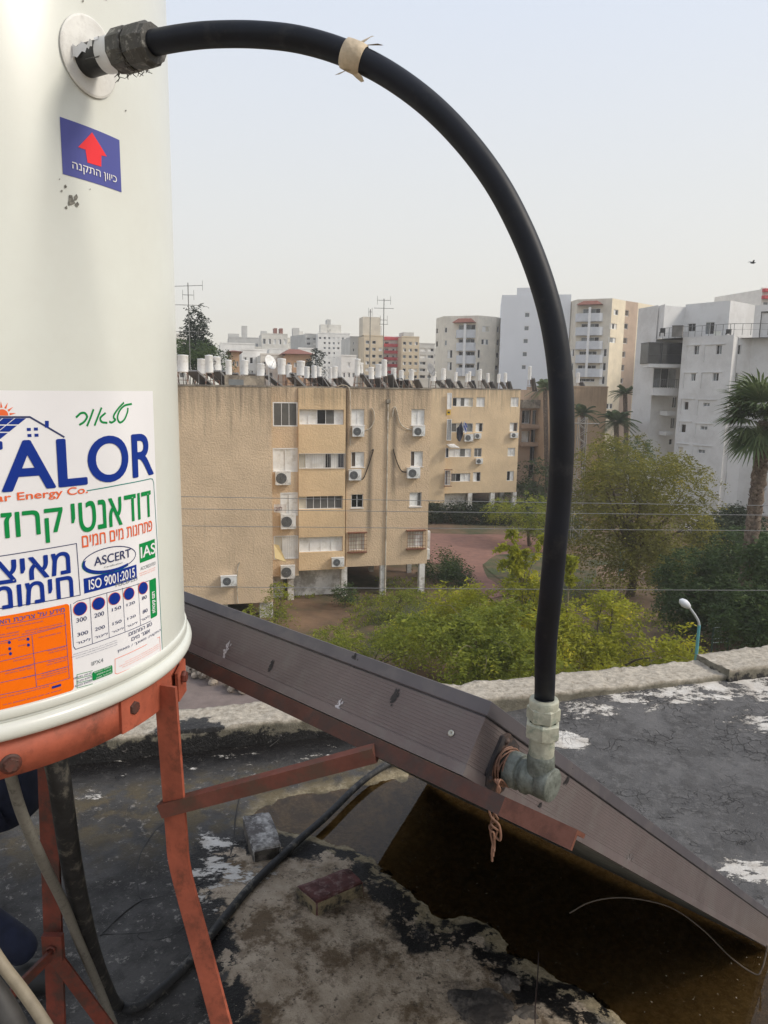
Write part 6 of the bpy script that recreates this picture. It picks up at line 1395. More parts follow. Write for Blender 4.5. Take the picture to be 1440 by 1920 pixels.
mk = lambda n, c: stucco(n, c, 30, amt=.25, bumpd=.02, bscale=2)
mA, mB_, mC, mD, mE = mk('skyline_grey', (.56, .55, .52)), mk('skyline_cream', (.74, .71, .64)), mk('skyline_white', (.82, .80, .76)), mk('skyline_beige', (.62, .56, .46)), mk('skyline_tan', (.64, .53, .38))
mR = mat('red_balcony_band', (.50, .045, .055), .7, .08, 1)
s4 = lambda x: 320+x/2.88
t4 = lambda y: 500+y/2.88
slab('low grey concrete block at the left end of the skyline', s4(315), s4(480), t4(385), 330, mA, 3, 6, top=[(.45, .62, 5, mA), (0, .35, 1.5, mA)])
slab('cream skyline block with two dark roof tanks, right of the grey one', s4(492), s4(632), t4(365), 300, mB_, 4, 5, top=[(.5, .62, 2.2, M_tile), (.72, .84, 2.2, M_tile)])
slab('lower cream wing with a rooftop room on the skyline', s4(628), s4(722), t4(388), 305, mB_, 4, 4, top=[(.4, .75, 4, mA)])
slab('tall white skyline tower full of small dark windows', s4(795), s4(966), t4(362), 255, mC, 9, 7, wf=.5, ang=.18, top=[(.1, .75, 2.8, mB_), (.3, .42, 4.5, mA)])
slab('grey flank of the tall white skyline tower, standing to its left', s4(728), s4(796), t4(366), 262, mA, 9, 2, ang=.5)
slab('beige skyline block with blank side wall left of the tan one', s4(968), s4(1046), t4(382), 215, mA, 6, 2, wf=.2)
slab('tan skyline block with stained balconies and rooftop room beside the red balconies', s4(1044), s4(1150), t4(376), 208, mE, 6, 3, top=[(.0, .9, 5.0, mD)])
slab('skyline block with bright red balcony bands', s4(1150), s4(1244), t4(382), 212, mC, 6, 3, redrows=mR, wf=.7)
slab('tan skyline block just right of the red balconies', s4(1246), s4(1340), t4(382), 208, mE, 6, 3, top=[(.2, .8, 1.2, mA)])
slab('grey terraced block beside the left cream tower', s4(1340), s4(1424), t4(418), 225, mA, 5, 2, wf=.75)
slab('long low white house roofs at the left of the skyline', s4(268), s4(455), t4(418), 190, mC, 2, 6)
slab('small white house with a flat roof below the skyline', s4(385), s4(520), t4(452), 150, mC, 2, 4)
slab('cream house left of the red tiled roof', s4(486), s4(632), t4(478), 140, mB_, 2, 4)
slab('orange tan house with a red tiled hip roof', s4(622), s4(762), t4(482), 135, mat('orange_render', (.52, .33, .2), .9, .1, 1), 2, 4, roof=1.5, name='house')
slab('small orange house between the rooftop tanks', s4(330), s4(372), t4(470), 120, mat('orange_render', (.5, .3, .1), .9, .1, 1), 2, 2, roof=.8, name='house')
slab('white house peeking out behind the tiled roof', s4(690), s4(775), t4(445), 170, mC, 2, 3)
slab('pale block at the far left edge beside the water tank', 300, 348, t4(368), 160, mB_, 4, 3)
slab('distant white block rising at the right edge with a red band', 1421, 1475, 543, 150, mC, 2, 3, redrows=mR, y1=575)
for k, (x0, x1, y, Y, m_, r_, c_, lb, tp) in enumerate((
    (432, 452, 640, 360, mB_, 3, 3, 'far pale block sticking up at the left end of the skyline', None), (486, 512, 634, 345, mC, 4, 3, 'far white block between the grey and the cream blocks', [(.2, .6, 3, mA)]),
    (548, 584, 636, 320, mC, 4, 4, 'pale block squeezed between the cream wing and the white tower', [(.3, .6, 3, mB_)]), (455, 490, 652, 210, mB_, 3, 4, 'low cream house in front of the grey skyline block', None),
    (505, 540, 655, 230, mC, 3, 4, 'low white house in front of the cream skyline block', None), (560, 590, 660, 185, mB_, 2, 3, 'low cream house at the foot of the white tower', None), (640, 668, 668, 160, mC, 2, 3, 'low white house at the foot of the beige block', None), (776, 818, 655, 250, mB_, 4, 4, 'cream block behind the grey terraced one', None), (690, 715, 612, 330, mC, 5, 2, 'far white block peeping over the tan block', None))): slab(lb, x0, x1, y, Y, m_, r_, c_, top=tp)
# ================================================================== ROOFTOP SOLAR HEATERS
m_tk = mat('heater_enamel', (.74, .74, .72), .35, .05, 2, dirt=(.55, .53, .48), dirtscale=1.6, dirtamt=.2)
m_pn = mat('heater_panel_back', (.055, .055, .06), .4, .3, 1.2); m_pa = mat('heater_panel_frame', (.2, .2, .2), .5, .1, 3); m_st = mat('heater_stand', (.26, .25, .23), .6, .2, 5, dirt=(.25, .10, .05), dirtscale=3)
def heater():
    t = thing('solar_heater', 'white solar water heater', 'solar heater', (0, 0, 0))
    b = MB(); b.lathe((0, 0, .85), (0, 0, 1), [(0, 0), (0, .29), (.03, .305), (.06, .295), (1.04, .295), (1.07, .305), (1.10, .29), (1.13, 0)], 22); b.build('tank', m_tk, t)
    b = MB()
    for sx_ in (-.24, .24):
        for sy in (-.24, .24): b.bar((sx_, sy, .85), (sx_*1.35, sy*1.35, 0), .04, .04, (1, 0, 0))
    for a_, c_ in (((-.3, -.3), (.3, -.3)), ((.3, -.3), (.3, .3)), ((.3, .3), (-.3, .3)), ((-.3, .3), (-.3, -.3))): b.bar((*a_, .35), (*c_, .35), .03, .03)
    b.build('stand', m_st, t)
    cA = Vector((-.7325, .68, 0)); cB = Vector((.545, .587, -.60)).normalized(); cN = cB.cross(cA); cN = cN if cN.z > 0 else -cN
    o = Vector((.42, -.15, 1.0)); rot = Matrix((cA, cB, cN)).transposed()
    b = MB(); b.box(o+cB*.95, (1.9 if False else .96, 1.75, .07), rot); pn_ = b.build('panel', m_pn, t)
    b = MB()
    for s_ in (-.49, .49): b.box(o+cB*.95+cA*s_, (.045, 1.8, .10), rot)
    for s_ in (-.87, .87): b.box(o+cB*(.95+s_), (1.0, .045, .10), rot)
    for s_ in (-.45, .45): 
        e = o+cB*.25+cA*s_; b.bar(e, (e.x, e.y, 0), .035, .035, (1, 0, 0)); e = o+cB*1.7+cA*s_; b.bar(e, (e.x, e.y, 0), .035, .035, (1, 0, 0))
    b.build('panel_frame', m_pa, pn_)
    b = MB() if False else MB(); b.tube(spline([(.0, .31, 1.8), (.15, .42, 1.7), (.33, .2, 1.2), (.42, -.1, 1.02)], 6), .02, 6); b.build('hose', M_dark, t)
    return t
HT = [(65, 478, 575, 58), (168, 500, 610, 60), (250, 488, 598, 60), (212, 478, 540, 42), (315, 505, 578, 34), (397, 505, 580, 40), (485, 525, 592, 42), (602, 498, 582, 45), (637, 530, 582, 24), (702, 510, 592, 46), (735, 540, 588, 20), (776, 535, 588, 26), (800, 543, 592, 24), (888, 538, 588, 26), (865, 545, 598, 22), (1015, 520, 605, 46), (1007, 498, 545, 30), (1085, 543, 597, 30), (1125, 528, 602, 42), (1155, 503, 560, 22), (1206, 548, 605, 30), (1245, 560, 604, 26), (1300, 556, 602, 26), (1418, 567, 612, 28)]
HT = [(s4(x), t4(a), t4(b_), w/2.88) for x, a, b_, w in HT]
H6 = [(472, 617, 676, 34), (555, 640, 688, 18), (630, 650, 685, 18), (648, 635, 682, 18), (722, 622, 682, 24), (775, 648, 690, 20), (845, 652, 690, 20), (893, 645, 690, 22), (1057, 600, 650, 22), (1382, 645, 690, 24)]
HT += [(700+x/3.6, 520+a/3.6, 520+b_/3.6, w/3.6) for x, a, b_, w in H6]
HT.sort()
proto = heater(); hl = 0
for i, (x, ya, yb, w) in enumerate(HT):
    Y = .78*FPX/max(3, hor(x)-yb); lo = 48.5 if x < 500 else 54.5
    Y = min(max(Y, lo), 64 if x < 560 else 66) if x < 800 else min(max(Y, 96), 110)
    if x > 1040: Y = 122
    dia = w*Y/FPX; hgt = (yb-ya)*Y/FPX
    P = PY(x, yb, Y); o = proto if i == 0 else copy_tree(proto)
    o.location = (P.x, P.y, ROOFZ); s_ = max(.7, min(1.35, dia/.6)); sz = max(.75, min(1.25, hgt/1.12))
    o.scale = (s_, s_, max(.6, (P.z+hgt-ROOFZ)/1.98))
    rgh = random.Random(i*7+1); o.rotation_euler = (R(rgh.uniform(-1.5, 1.5)), R(rgh.uniform(-1.5, 1.5)), R(rgh.uniform(-14, 14)))
    o['group'] = 'solar heaters on the tan block roofs'
    big = 'wide' if s_ > 1.05 else ('slim' if s_ < .82 else 'medium')
    def nth(n): return ORD[n-1] if n <= 20 else ('twenty-'+ORD[n-21] if n < 30 else ('thirtieth' if n == 30 else 'thirty-'+ORD[n-31]))
    o['label'] = f'{big} white solar heater tank on the tan block roofs, {nth(i+1)} from the left'
    o['_i'] = i
    if w > 15 and 86 < x-320 < 88.5:
        b = MB()
        for k, (xx, yy, ww, hh) in enumerate(((-.1, 1.78, .20, .05), (-.05, 1.66, .03, .16), (.06, 1.68, .03, .14), (.0, 1.60, .18, .04), (-.14, 1.62, .03, .1), (.13, 1.62, .04, .1), (-.05, 1.45, .2, .05), (.08, 1.48, .03, .12))):
            aa = -math.pi/2+xx/.3; b.box((.299*math.cos(aa), .299*math.sin(aa), yy), (ww, .012, hh), Matrix.Rotation(aa+math.pi/2, 3, 'Z'))
        m2 = b.build('scrawl', M_dark, None); m2.parent = o
# roof clutter: dish, unit, antennas
def antenna(P, h, bars, label):
    b = MB(); b.tube([P, P+Vector((0, 0, h))], .035, 6); t = tag(b.build('antenna', mat('antenna_metal', (.20, .20, .19), .5, .2, 4), origin=P), label, 'antenna')
    b = MB()
    for z, L, ang, elems in bars:
        d = Vector((math.cos(ang), math.sin(ang), 0)); c = P+Vector((0, 0, z)); b.tube([c-d*L*.5, c+d*L*.5], .022, 5); s_ = Vector((0, 0, 1)) if elems > 0 else Vector((-d.y, d.x, 0))
        for k in range(abs(elems)): q = c+d*L*(k/(max(1, abs(elems)-1))-.5); b.tube([q-s_*.35, q+s_*.35], .014, 4)
    b.build('antenna_arm', MATS['antenna_metal'], t)
P = PY(357, 700, 56); P.z = ROOFZ; antenna(P, PY(352, 530, 56).z-ROOFZ, [(PY(352, 536, 56).z-ROOFZ, 2.4, -.3, 2), (PY(352, 572, 56).z-ROOFZ, 2.1, .1, -4), (PY(352, 553, 56).z-ROOFZ, .8, .1, 2), (PY(352, 622, 56).z-ROOFZ, 2.6, .2, 5)], 'tall roof antenna mast with several arms at the left, beside the tank')
P = PY(718, 700, 64); P.z = ROOFZ; antenna(P, PY(718, 560, 64).z-ROOFZ, [(PY(718, 563, 64).z-ROOFZ, 1.1, 0, 2), (PY(718, 578, 64).z-ROOFZ, 1.6, .1, -3), (PY(718, 600, 64).z-ROOFZ, .6, .2, 2), (PY(718, 608, 64).z-ROOFZ, .7, 0, -3)], 'thin roof antenna standing above the red balconies')
P = PY(693, 700, 64); P.z = ROOFZ; antenna(P, PY(693, 580, 64).z-ROOFZ, [(PY(693, 585, 64).z-ROOFZ, .3, 0, 2)], 'bare thin mast just left of the antenna above the red balconies')
for x, z_, lb in ((530, 2.4, 'white satellite dish tilted among the tanks near the roof hatch'), (805, 2.2, 'grey mesh satellite dish at the right end of the near tan roof')):
    P = PY(s4(x) if x < 600 else x, 690, 55 if x < 600 else 62); P.z = ROOFZ; b = MB(); b.tube([P, P+Vector((0, 0, z_-.9))], .04, 6)
    dv = Vector((.75, -.5, .35)).normalized(); b.lathe(P+Vector((0, 0, z_-.7))+dv*.1, dv, [(0, 0), (.01, .15), (.05, .35), (.13, .55), (.12, .56), (.03, .35), (-.02, .15), (-.02, 0)], 20)
    b.tube([P+Vector((0, 0, z_-1.1))+dv*.2, P+Vector((0, 0, z_-.75))+dv*.55], .02, 5)
    tag(b.build('satellite_dish', m_tk if x < 600 else m_pa, origin=P), lb, 'satellite dish')
# ================================================================== HAZE-SOFTENED STREET THINGS
def wire(xa, ya, xb, yb, Y, label, r=.0125):
    A, Bq = PY(xa, ya, Y), PY(xb, yb, Y); d = Bq-A; P_ = []
    for k in range(41):
        f = -1.2+3.4*k/40; q = A+d*f; q.z += .06*((f-.5)**2-.25); P_.append(q)
    b = MB(); b.tube(P_, r, 5); tag(b.build('overhead_wire', M_wire2), label, 'wire', 'overhead wires across the yard')
M_wire2 = mat('aluminium_line', (.22, .22, .215), .5, .1, 2)
for y0, y1, Y, o_ in ((931, 948, 29, 'highest'), (954, 966, 29, 'second highest'), (986, 995, 29, 'middle'), (1100, 1107, 29.5, 'lowest')): wire(340, y0, 1440, y1, Y, f'{o_} of the four thin overhead wires crossing the yard')
# street lamp
P = PZ(1304, 1245, GZ); Yl = 31.0; P = PY(1303, 1245, Yl); P.z = GZ
lamp = thing('street_lamp', 'street lamp with turquoise pole and white drop-shaped head beyond the parapet', 'street lamp', P)
elb = PY(1311, 1172, Yl); b = MB(); b.tube([P, elb], [.09, .065], 10); b.build('pole', mat('turquoise_paint', (.10, .33, .36), .55, .12, 4), lamp)
hd_ = PY(1292, 1138, Yl); b = MB(); b.tube(spline([elb-Vector((0, 0, .5)), elb, PY(1306, 1158, Yl), hd_], 6), .055, 8); arm_ = b.build('arm', mat('galvanised_arm', (.45, .47, .48), .45, .1, 4), lamp)
b = MB(); dv = (PY(1274, 1124, Yl)-hd_); L_ = dv.length; dv.normalize(); b.lathe(hd_-dv*.05, dv, [(0, .03), (.05, .11), (.18, .16), (L_*.6, .18), (L_*.92, .13), (L_+.03, .04), (L_+.05, 0)], 14); b.build('lamp_head', mat('lamp_white', (.66, .68, .70), .4, .05, 3), arm_)
# climbing frame
Pl, Pr_ = PZ(1332, 1240, GZ), PZ(1362, 1238, GZ); b = MB(); hgt = 2.5
for q in (Pl, Pr_): b.tube([q, q+Vector((0, 0, hgt))], .06, 8)
cf = tag(b.build('climbing_frame', mat('dark_green_paint', (.025, .06, .045), .5, .1, 4), origin=Pl), 'climbing frame with dark green posts and pale bars in the park', 'play equipment')
b = MB()
for k in range(6): z_ = 1.1+.22*k; b.tube([Pl+Vector((0, 0, z_)), Pr_+Vector((0, 0, z_))], .025, 6)
b.build('rung', mat('pale_green_bar', (.30, .38, .35), .5, .1, 4), cf)
P = PZ(1160, 1082, GZ); b = MB(); b.tube([P, P+Vector((0, 0, 2.2))], .05, 8); b.tube([P+Vector((.35, .1, 0)), P+Vector((.35, .1, 1.7))], .04, 8); b.tube([P+Vector((0, 0, 1.6)), P+Vector((.35, .1, 1.6))], .035, 6); b.box(P+Vector((.17, 0, .55)), (.55, .3, .12)); b.box(P+Vector((.17, 0, 1.05)), (.4, .08, .2))
tag(b.build('exercise_machine', mat('teal_paint', (.03, .20, .24), .5, .1, 4), origin=P), 'small teal outdoor exercise machine under the big feathery tree', 'play equipment')
# lattice mast
P = PY(1088, 860, 70); P.z = GZ; zt = PY(1088, 782, 70).z; b = MB(); w_ = .42
for sx_ in (-1, 1):
    for sy in (-1, 1): b.tube([P+Vector((sx_*w_, sy*w_, 0)), Vector((P.x+sx_*w_*.8, P.y+sy*w_*.8, zt))], .05, 5)
nz_ = 20
for k in range(nz_):
    z0_, z1_ = GZ+(zt-GZ)*k/nz_, GZ+(zt-GZ)*(k+1)/nz_; s_ = 1 if k % 2 else -1
    for sy in (-1, 1): b.tube([Vector((P.x-s_*w_*.9, P.y+sy*w_*.9, z0_)), Vector((P.x+s_*w_*.9, P.y+sy*w_*.9, z1_))], .03, 4)
b.tube([Vector((P.x-1.2, P.y, zt-.6)), Vector((P.x+1.6, P.y, zt-.6))], .06, 6)
tag(b.build('lattice_mast', mat('pale_steel', (.30, .28, .25), .6, .15, 4), origin=P), 'pale steel lattice mast just right of the black pipe', 'mast')
# stone wall in the yard, behind the panel
Pa, Pb_ = PZ(360, 1262, GZ), PZ(455, 1300, GZ); b = MB(); rg = random.Random(4)
for k in range(60):
    f = rg.random(); q = Pa.lerp(Pb_, f)+Vector((rg.uniform(-.35, .35), rg.uniform(-.3, .3), rg.uniform(.1, .75)))
    b.lathe(q, (rg.uniform(-1, 1), rg.uniform(-1, 1), rg.uniform(-1, 1)), [(-.16, .05), (-.1, .17), (.05, .2), (.15, .12), (.18, 0)], 7, False, rg.random()*6)
tag(b.build('stone_wall', mat('rubble_stone', (.36, .30, .24), .95, .25, 3, bump=.02, bscale=8)), 'low rubble stone wall in the yard seen below the panel', 'wall')
# bird
P = PY(1411, 493, 60); b = MB()
b.tube([P+Vector((-.22, 0, .02)), P+Vector((-.1, 0, 0)), P+Vector((.08, 0, 0)), P+Vector((.2, 0, .03)), P+Vector((.26, 0, .02))], [.01, .05, .065, .04, .01], 8)
for s_ in (-1, 1): b.add([P+Vector((.08, 0, .02)), P+Vector((-.06, 0, .02)), P+Vector((-.12, s_*.35, .16)), P+Vector((.02, s_*.33, .17)), P+Vector((-.10, s_*.62, .10))], [(0, 1, 2, 3), (3, 2, 4)])
tag(b.build('bird', M_dark, origin=P), 'small dark bird flying in the sky at the right', 'bird')
# ================================================================== TREES AND PLANTS
def leaves(cl, nl, size, spread, rg, droop=.0, flat=.5, aspect=.45):
    """cl: (k,3) clump centres -> free quads, nl leaves round each, returns (n,4,3)"""
    k = len(cl); c = np.repeat(cl, nl, 0); n = len(c)
    c = c+rg.normal(size=(n, 3))*np.array(spread)
    a = rg.random(n)*2*math.pi; el = (rg.random(n)-.5)*2*flat
    d = np.stack([np.cos(a)*np.cos(el), np.sin(a)*np.cos(el), np.sin(el)-droop], 1); d /= np.linalg.norm(d, axis=1)[:, None]
    r_ = rg.normal(size=(n, 3)); w = np.cross(d, r_); w /= np.linalg.norm(w, axis=1)[:, None]+1e-9
    s = size*(.45+1.1*rg.random(n)**1.6)[:, None]
    p0 = c; p1 = c+d*s*.5+w*s*aspect*.5; p2 = c+d*s; p3 = c+d*s*.5-w*s*aspect*.5
    return np.stack([p0, p1, p2, p3], 1)
def sprays(orig, dirs, L, nleaf, size, rg, droop=.6, aspect=.4, jit=.12):
    """feathery shoots: leaflets both sides of an arching twig"""
    k = len(orig); t = np.linspace(.08, 1, nleaf)[None, :, None]
    Ls = (L*(.6+.8*rg.random(k)))[:, None, None]
    base = orig[:, None, :]+dirs[:, None, :]*t*Ls+np.array([0, 0, -1])*droop*Ls*t*t
    c = base.reshape(-1, 3)+rg.normal(size=(k*nleaf, 3))*jit*.3; n = len(c)
    dd = np.repeat(dirs, nleaf, 0); side = np.cross(dd, np.array([0, 0, 1.])); side /= np.linalg.norm(side, axis=1)[:, None]+1e-9
    sg = np.where(np.arange(n) % 2 == 0, 1, -1)[:, None]
    d = side*sg+dd*.5+rg.normal(size=(n, 3))*.35+np.array([0, 0, -.25]); d /= np.linalg.norm(d, axis=1)[:, None]
    w = np.cross(d, rg.normal(size=(n, 3))); w /= np.linalg.norm(w, axis=1)[:, None]+1e-9
    s = size*(.45+1.1*rg.random(n)**1.6)[:, None]
    return np.stack([c, c+d*s*.5+w*s*aspect*.5, c+d*s, c+d*s*.5-w*s*aspect*.5], 1)
def blob_pts(e, n, rg, inner=.35):
    cx_, cy_, cz_, rx_, ry_, rz_ = e; v = rg.normal(size=(n, 3)); v /= np.linalg.norm(v, axis=1)[:, None]
    r_ = inner+(1-inner)*rg.random(n)**.55
    return np.array([cx_, cy_, cz_])+v*r_[:, None]*np.array([rx_, ry_, rz_]), v
m_bark = mat('grey_brown_bark', (.11, .085, .06), .95, .3, 5, bump=.02, bscale=12)
m_twig = mat('pale_twig', (.20, .165, .10), .9, .2, 4)
def tree(name, label, base, blobs, n_cl, m, style='spray', size=.16, L=.9, nleaf=14, trunk=.18, seed=1, droop=.6, group=None, limbs=9, cat='tree', twigs=0, extra=None, gap=-.22):
    rg = np.random.default_rng(seed); base = Vector(base); t = thing(name, label, cat, base, group)
    Q = []
    vol = np.array([b[3]*b[4]*b[5] for b in blobs])**.75; share = vol/vol.sum()
    cen = []
    for e, sh_ in zip(blobs, share):
        k = max(6, int(n_cl*sh_)); p, v = blob_pts(e, k, rg); 
        cl_noise = np.array([noise.noise(Vector(q)*.55+Vector((seed, 0, 0))) for q in p]); keep = cl_noise > gap; p, v = p[keep], v[keep]; cen.append(p)
        if style == 'spray':
            dirs = v*np.array([1, 1, .55])+rg.normal(size=v.shape)*.45; dirs /= np.linalg.norm(dirs, axis=1)[:, None]; Q.append(sprays(p, dirs, L, nleaf, size, rg, droop))
        else: Q.append(leaves(p, nleaf, size, (L, L, L*.8), rg, droop))
    if extra is not None: Q.append(extra(rg))
    quads('crown', np.concatenate(Q), m, t)
    cen = np.concatenate(cen); b = MB(); top = Vector(cen.mean(0)); rg2 = random.Random(seed)
    fork = base.lerp(top, .45); b.tube(spline([base-Vector((0, 0, .1)), base.lerp(fork, .5)+Vector((rg2.uniform(-.15, .15), 0, 0)), fork], 4), [trunk*(1.15-.04*i) for i in range(9)], 8)
    for k in range(limbs):
        e = Vector(cen[rg2.randrange(len(cen))]); mid = fork.lerp(e, .5)+Vector((rg2.uniform(-.4, .4), rg2.uniform(-.4, .4), rg2.uniform(0, .5)))
        sp_ = spline([fork, mid, e], 4); b.tube(sp_, [trunk*.5*(1-.85*i/(len(sp_)-1)) for i in range(len(sp_))], 6)
    b.build('trunk', m_bark, t)
    if twigs:
        b = MB()
        for k in range(twigs):
            e = Vector(cen[rg2.randrange(len(cen))]); d = (e-top); d.z = abs(d.z)*.5+.2; d.normalize(); s0 = e
            b.tube(spline([s0, s0+d*.7+Vector((0, 0, .15)), s0+d*1.4+Vector((rg2.uniform(-.3, .3), 0, -.05)), s0+d*2.0+Vector((0, 0, -.5))], 3), [.018-.0015*i for i in range(10)], 4)
        b.build('bare_branch', m_twig, t)
    return t
m_yel = leafmat('yellow_green_leaf', (.13, .165, .018), (.46, .45, .042), (.75, .60, .04))
m_mid = leafmat('mid_green_leaf', (.085, .125, .02), (.34, .37, .05), (.60, .53, .06))
m_olv = leafmat('olive_feather_leaf', (.085, .09, .022), (.27, .255, .055), (.52, .42, .065))
m_drk = leafmat('dark_green_leaf', (.028, .052, .020), (.085, .13, .04), (.16, .19, .055), .25)
m_hdg = leafmat('hedge_leaf', (.018, .026, .016), (.048, .066, .028), (.08, .11, .042), .2)
m_plm = leafmat('palm_leaf', (.05, .085, .035), (.15, .19, .08), (.28, .29, .14), .25)
m_con = leafmat('conifer_leaf', (.010, .020, .012), (.028, .045, .022), None, .2)
def bl(px, py, Y, rx_, ry_, rz_): p = PY(px, py, Y); return (p.x, p.y, p.z, rx_, ry_, rz_)
def gnd(px, Y): p = PY(px, 1000, Y); return (p.x, p.y, GZ)
# the yellow-green thicket in front
tree('feathery_tree', 'yellow-green feathery tree leaning up left of the pipe in front of the tan block', gnd(880, 36), [bl(860, 1165, 37, 1.3, 1.5, 1.0), bl(915, 1130, 36, 1.1, 1.3, .9), bl(790, 1190, 37, 1.3, 1.5, .6), bl(965, 1175, 35, 1.2, 1.5, 1.0), bl(835, 1125, 38, .6, .6, .5), bl(940, 1095, 36.5, .6, .6, .5)], 2300, m_yel, gap=-.06, size=.19, L=1.2, nleaf=17, seed=3, twigs=5)
tree('feathery_tree', 'tall yellow sprigs of a feathery tree rising right behind the lower pipe', gnd(1010, 34), [bl(1000, 1130, 34, .8, .9, .9), bl(1015, 1170, 33, 1.3, 1.4, 1.0), bl(975, 1095, 35, .5, .5, .6)], 950, m_yel, size=.2, L=1.1, nleaf=16, seed=4, twigs=6)
tree('feathery_tree', 'yellow-green feathery tree right of the pipe, ending at the street lamp', gnd(1130, 33), [bl(1100, 1175, 34, 1.3, 1.6, 1.1), bl(1140, 1150, 34.5, .8, .9, .8), bl(1180, 1215, 33, 1.2, 1.4, .9), bl(1230, 1240, 32, .9, 1.1, .8), bl(1090, 1240, 31, 1.4, 1.4, .8), bl(1275, 1225, 32, .45, .45, .9)], 2500, m_yel, gap=-.08, size=.19, L=1.2, nleaf=18, seed=5, twigs=4)
tree('feathery_tree', 'green feathery tree low in front, just above the parapet and panel corner', gnd(900, 30), [bl(880, 1220, 31, 2.2, 1.6, 1.2), bl(980, 1245, 30, 1.9, 1.5, 1.1), bl(780, 1200, 32, 1.7, 1.5, .9), bl(940, 1180, 32, 2.0, 1.5, 1.1)], 2800, m_mid, gap=-.1, size=.18, L=1.15, nleaf=17, seed=6, twigs=8)
tree('shrub', 'dark green low shrub spreading over the brown earth beside the panel edge', gnd(700, 35), [bl(680, 1215, 36, 1.7, 1.3, .8), bl(760, 1205, 35, 1.6, 1.3, .9), bl(620, 1195, 38, 1.0, 1.0, .5)], 1100, m_mid, size=.13, L=.5, nleaf=14, seed=7, trunk=.08, cat='shrub', twigs=4)
tree('shrub', 'grey-green straggly shrub by the corner column of the gable wall', gnd(520, 44), [bl(525, 1125, 44.5, .8, .8, 1.2), bl(540, 1150, 44, .7, .7, .6), bl(480, 1160, 42, 1.0, .9, .7)], 330, m_mid, size=.14, L=.5, nleaf=12, seed=8, trunk=.05, cat='shrub')
tree('shrub', 'small bush at the right foot of the white garage wall', gnd(648, 49), [bl(648, 1112, 49, .75, .7, .55)], 160, m_drk, size=.14, L=.4, nleaf=12, seed=9, trunk=.05, cat='shrub')
tree('shrub', 'low green bush at the foot of the second white column', gnd(740, 46), [bl(738, 1122, 46, 1.1, .9, .5), bl(775, 1118, 47, .8, .8, .5)], 260, m_mid, size=.14, L=.45, nleaf=12, seed=10, trunk=.05, cat='shrub')
tree('hedge', 'rounded dark hedge beside the right end of the tan block', gnd(835, 58), [bl(825, 1065, 58, 1.7, 1.6, 1.7), bl(850, 1085, 56, 1.5, 1.5, 1.6)], 900, m_drk, 'leaf', size=.17, L=.25, nleaf=14, seed=11, trunk=.1, cat='hedge', droop=.1)
hb = []
for k in range(9): hb.append(bl(812+k*27, 968+2*math.sin(k*2), 82, 1.9, 1.2, 1.5))
tree('hedge', 'long dark clipped hedge below the farther tan block', gnd(920, 82), hb, 2600, m_hdg, 'leaf', size=.22, L=.3, nleaf=13, seed=12, trunk=.1, cat='hedge', droop=.1, limbs=14)
tree('leafy_tree', 'small green tree in front of the long hedge left of the pipe', gnd(995, 70), [bl(990, 960, 70, 2.3, 2.0, 1.7), bl(945, 955, 73, 1.8, 1.5, 1.0), bl(1020, 985, 68, 1.6, 1.5, 1.5)], 900, m_mid, size=.2, L=.7, nleaf=13, seed=13)
tree('leafy_tree', 'dark tree hiding the foot of the brown block beside the pipe', gnd(1005, 96), [bl(1000, 900, 98, 2.6, 2, 3), bl(985, 930, 97, 2.6, 2, 2)], 620, m_drk, size=.26, L=.8, nleaf=13, seed=14)
# large feathery tree in the park
tree('feathery_tree', 'huge olive feathery tree filling the park right of the pipe', gnd(1190, 53), [bl(1180, 880, 54, 3.8, 3.2, 2.2), bl(1250, 910, 54, 3.0, 3, 2.2), bl(1130, 930, 53, 2.7, 2.6, 2.6), bl(1210, 975, 52, 4.2, 3.2, 2.4), bl(1150, 1020, 52, 3.2, 2.8, 1.8), bl(1260, 1010, 52, 2.6, 2.6, 2.0), bl(1200, 1060, 51, 2.2, 2.2, 1.3), bl(1140, 850, 55, 1.8, 1.8, 1.2)], 5200, m_olv, gap=-.1, size=.22, L=1.6, nleaf=15, trunk=.32, seed=15, droop=.75, limbs=20)
tree('leafy_tree', 'dark green tree at the right edge behind the street lamp', gnd(1360, 42), [bl(1350, 1110, 43, 2.4, 2.2, 2.0), bl(1400, 1060, 44, 2.6, 2.2, 2.2), bl(1300, 1130, 42, 1.7, 1.6, 1.4), bl(1430, 1130, 42, 2.0, 1.8, 1.9), bl(1290, 1080, 44, 1.6, 1.5, 1.5)], 6000, m_drk, size=.2, L=.85, nleaf=14, seed=16, trunk=.24)
tree('leafy_tree', 'dense dark bush below the white block at the palm trunk', gnd(1390, 66), [bl(1380, 990, 66, 2.6, 2.2, 1.9), bl(1340, 1010, 64, 2.0, 2, 1.8), bl(1300, 1060, 62, 1.8, 1.8, 1.6)], 2400, m_hdg, 'leaf', size=.26, L=.32, nleaf=13, seed=17, trunk=.2, droop=.1)
tree('leafy_tree', 'dark green tree at the lower right edge in front of the palm trunk', gnd(1450, 40), [bl(1445, 1050, 38, 1.3, 1.3, 1.2), bl(1450, 1160, 36, 1.6, 1.5, 1.6), bl(1400, 1150, 36.5, 1.3, 1.2, 1.3)], 2400, m_drk, size=.2, L=.7, nleaf=14, seed=18, trunk=.2)
tree('leafy_tree', 'green tree between the huge feathery tree and the dark bush', gnd(1290, 58), [bl(1285, 1075, 58, 1.8, 1.8, 1.5), bl(1255, 1090, 57, 1.5, 1.5, 1.1)], 1200, m_drk, size=.22, L=.7, nleaf=13, seed=19)
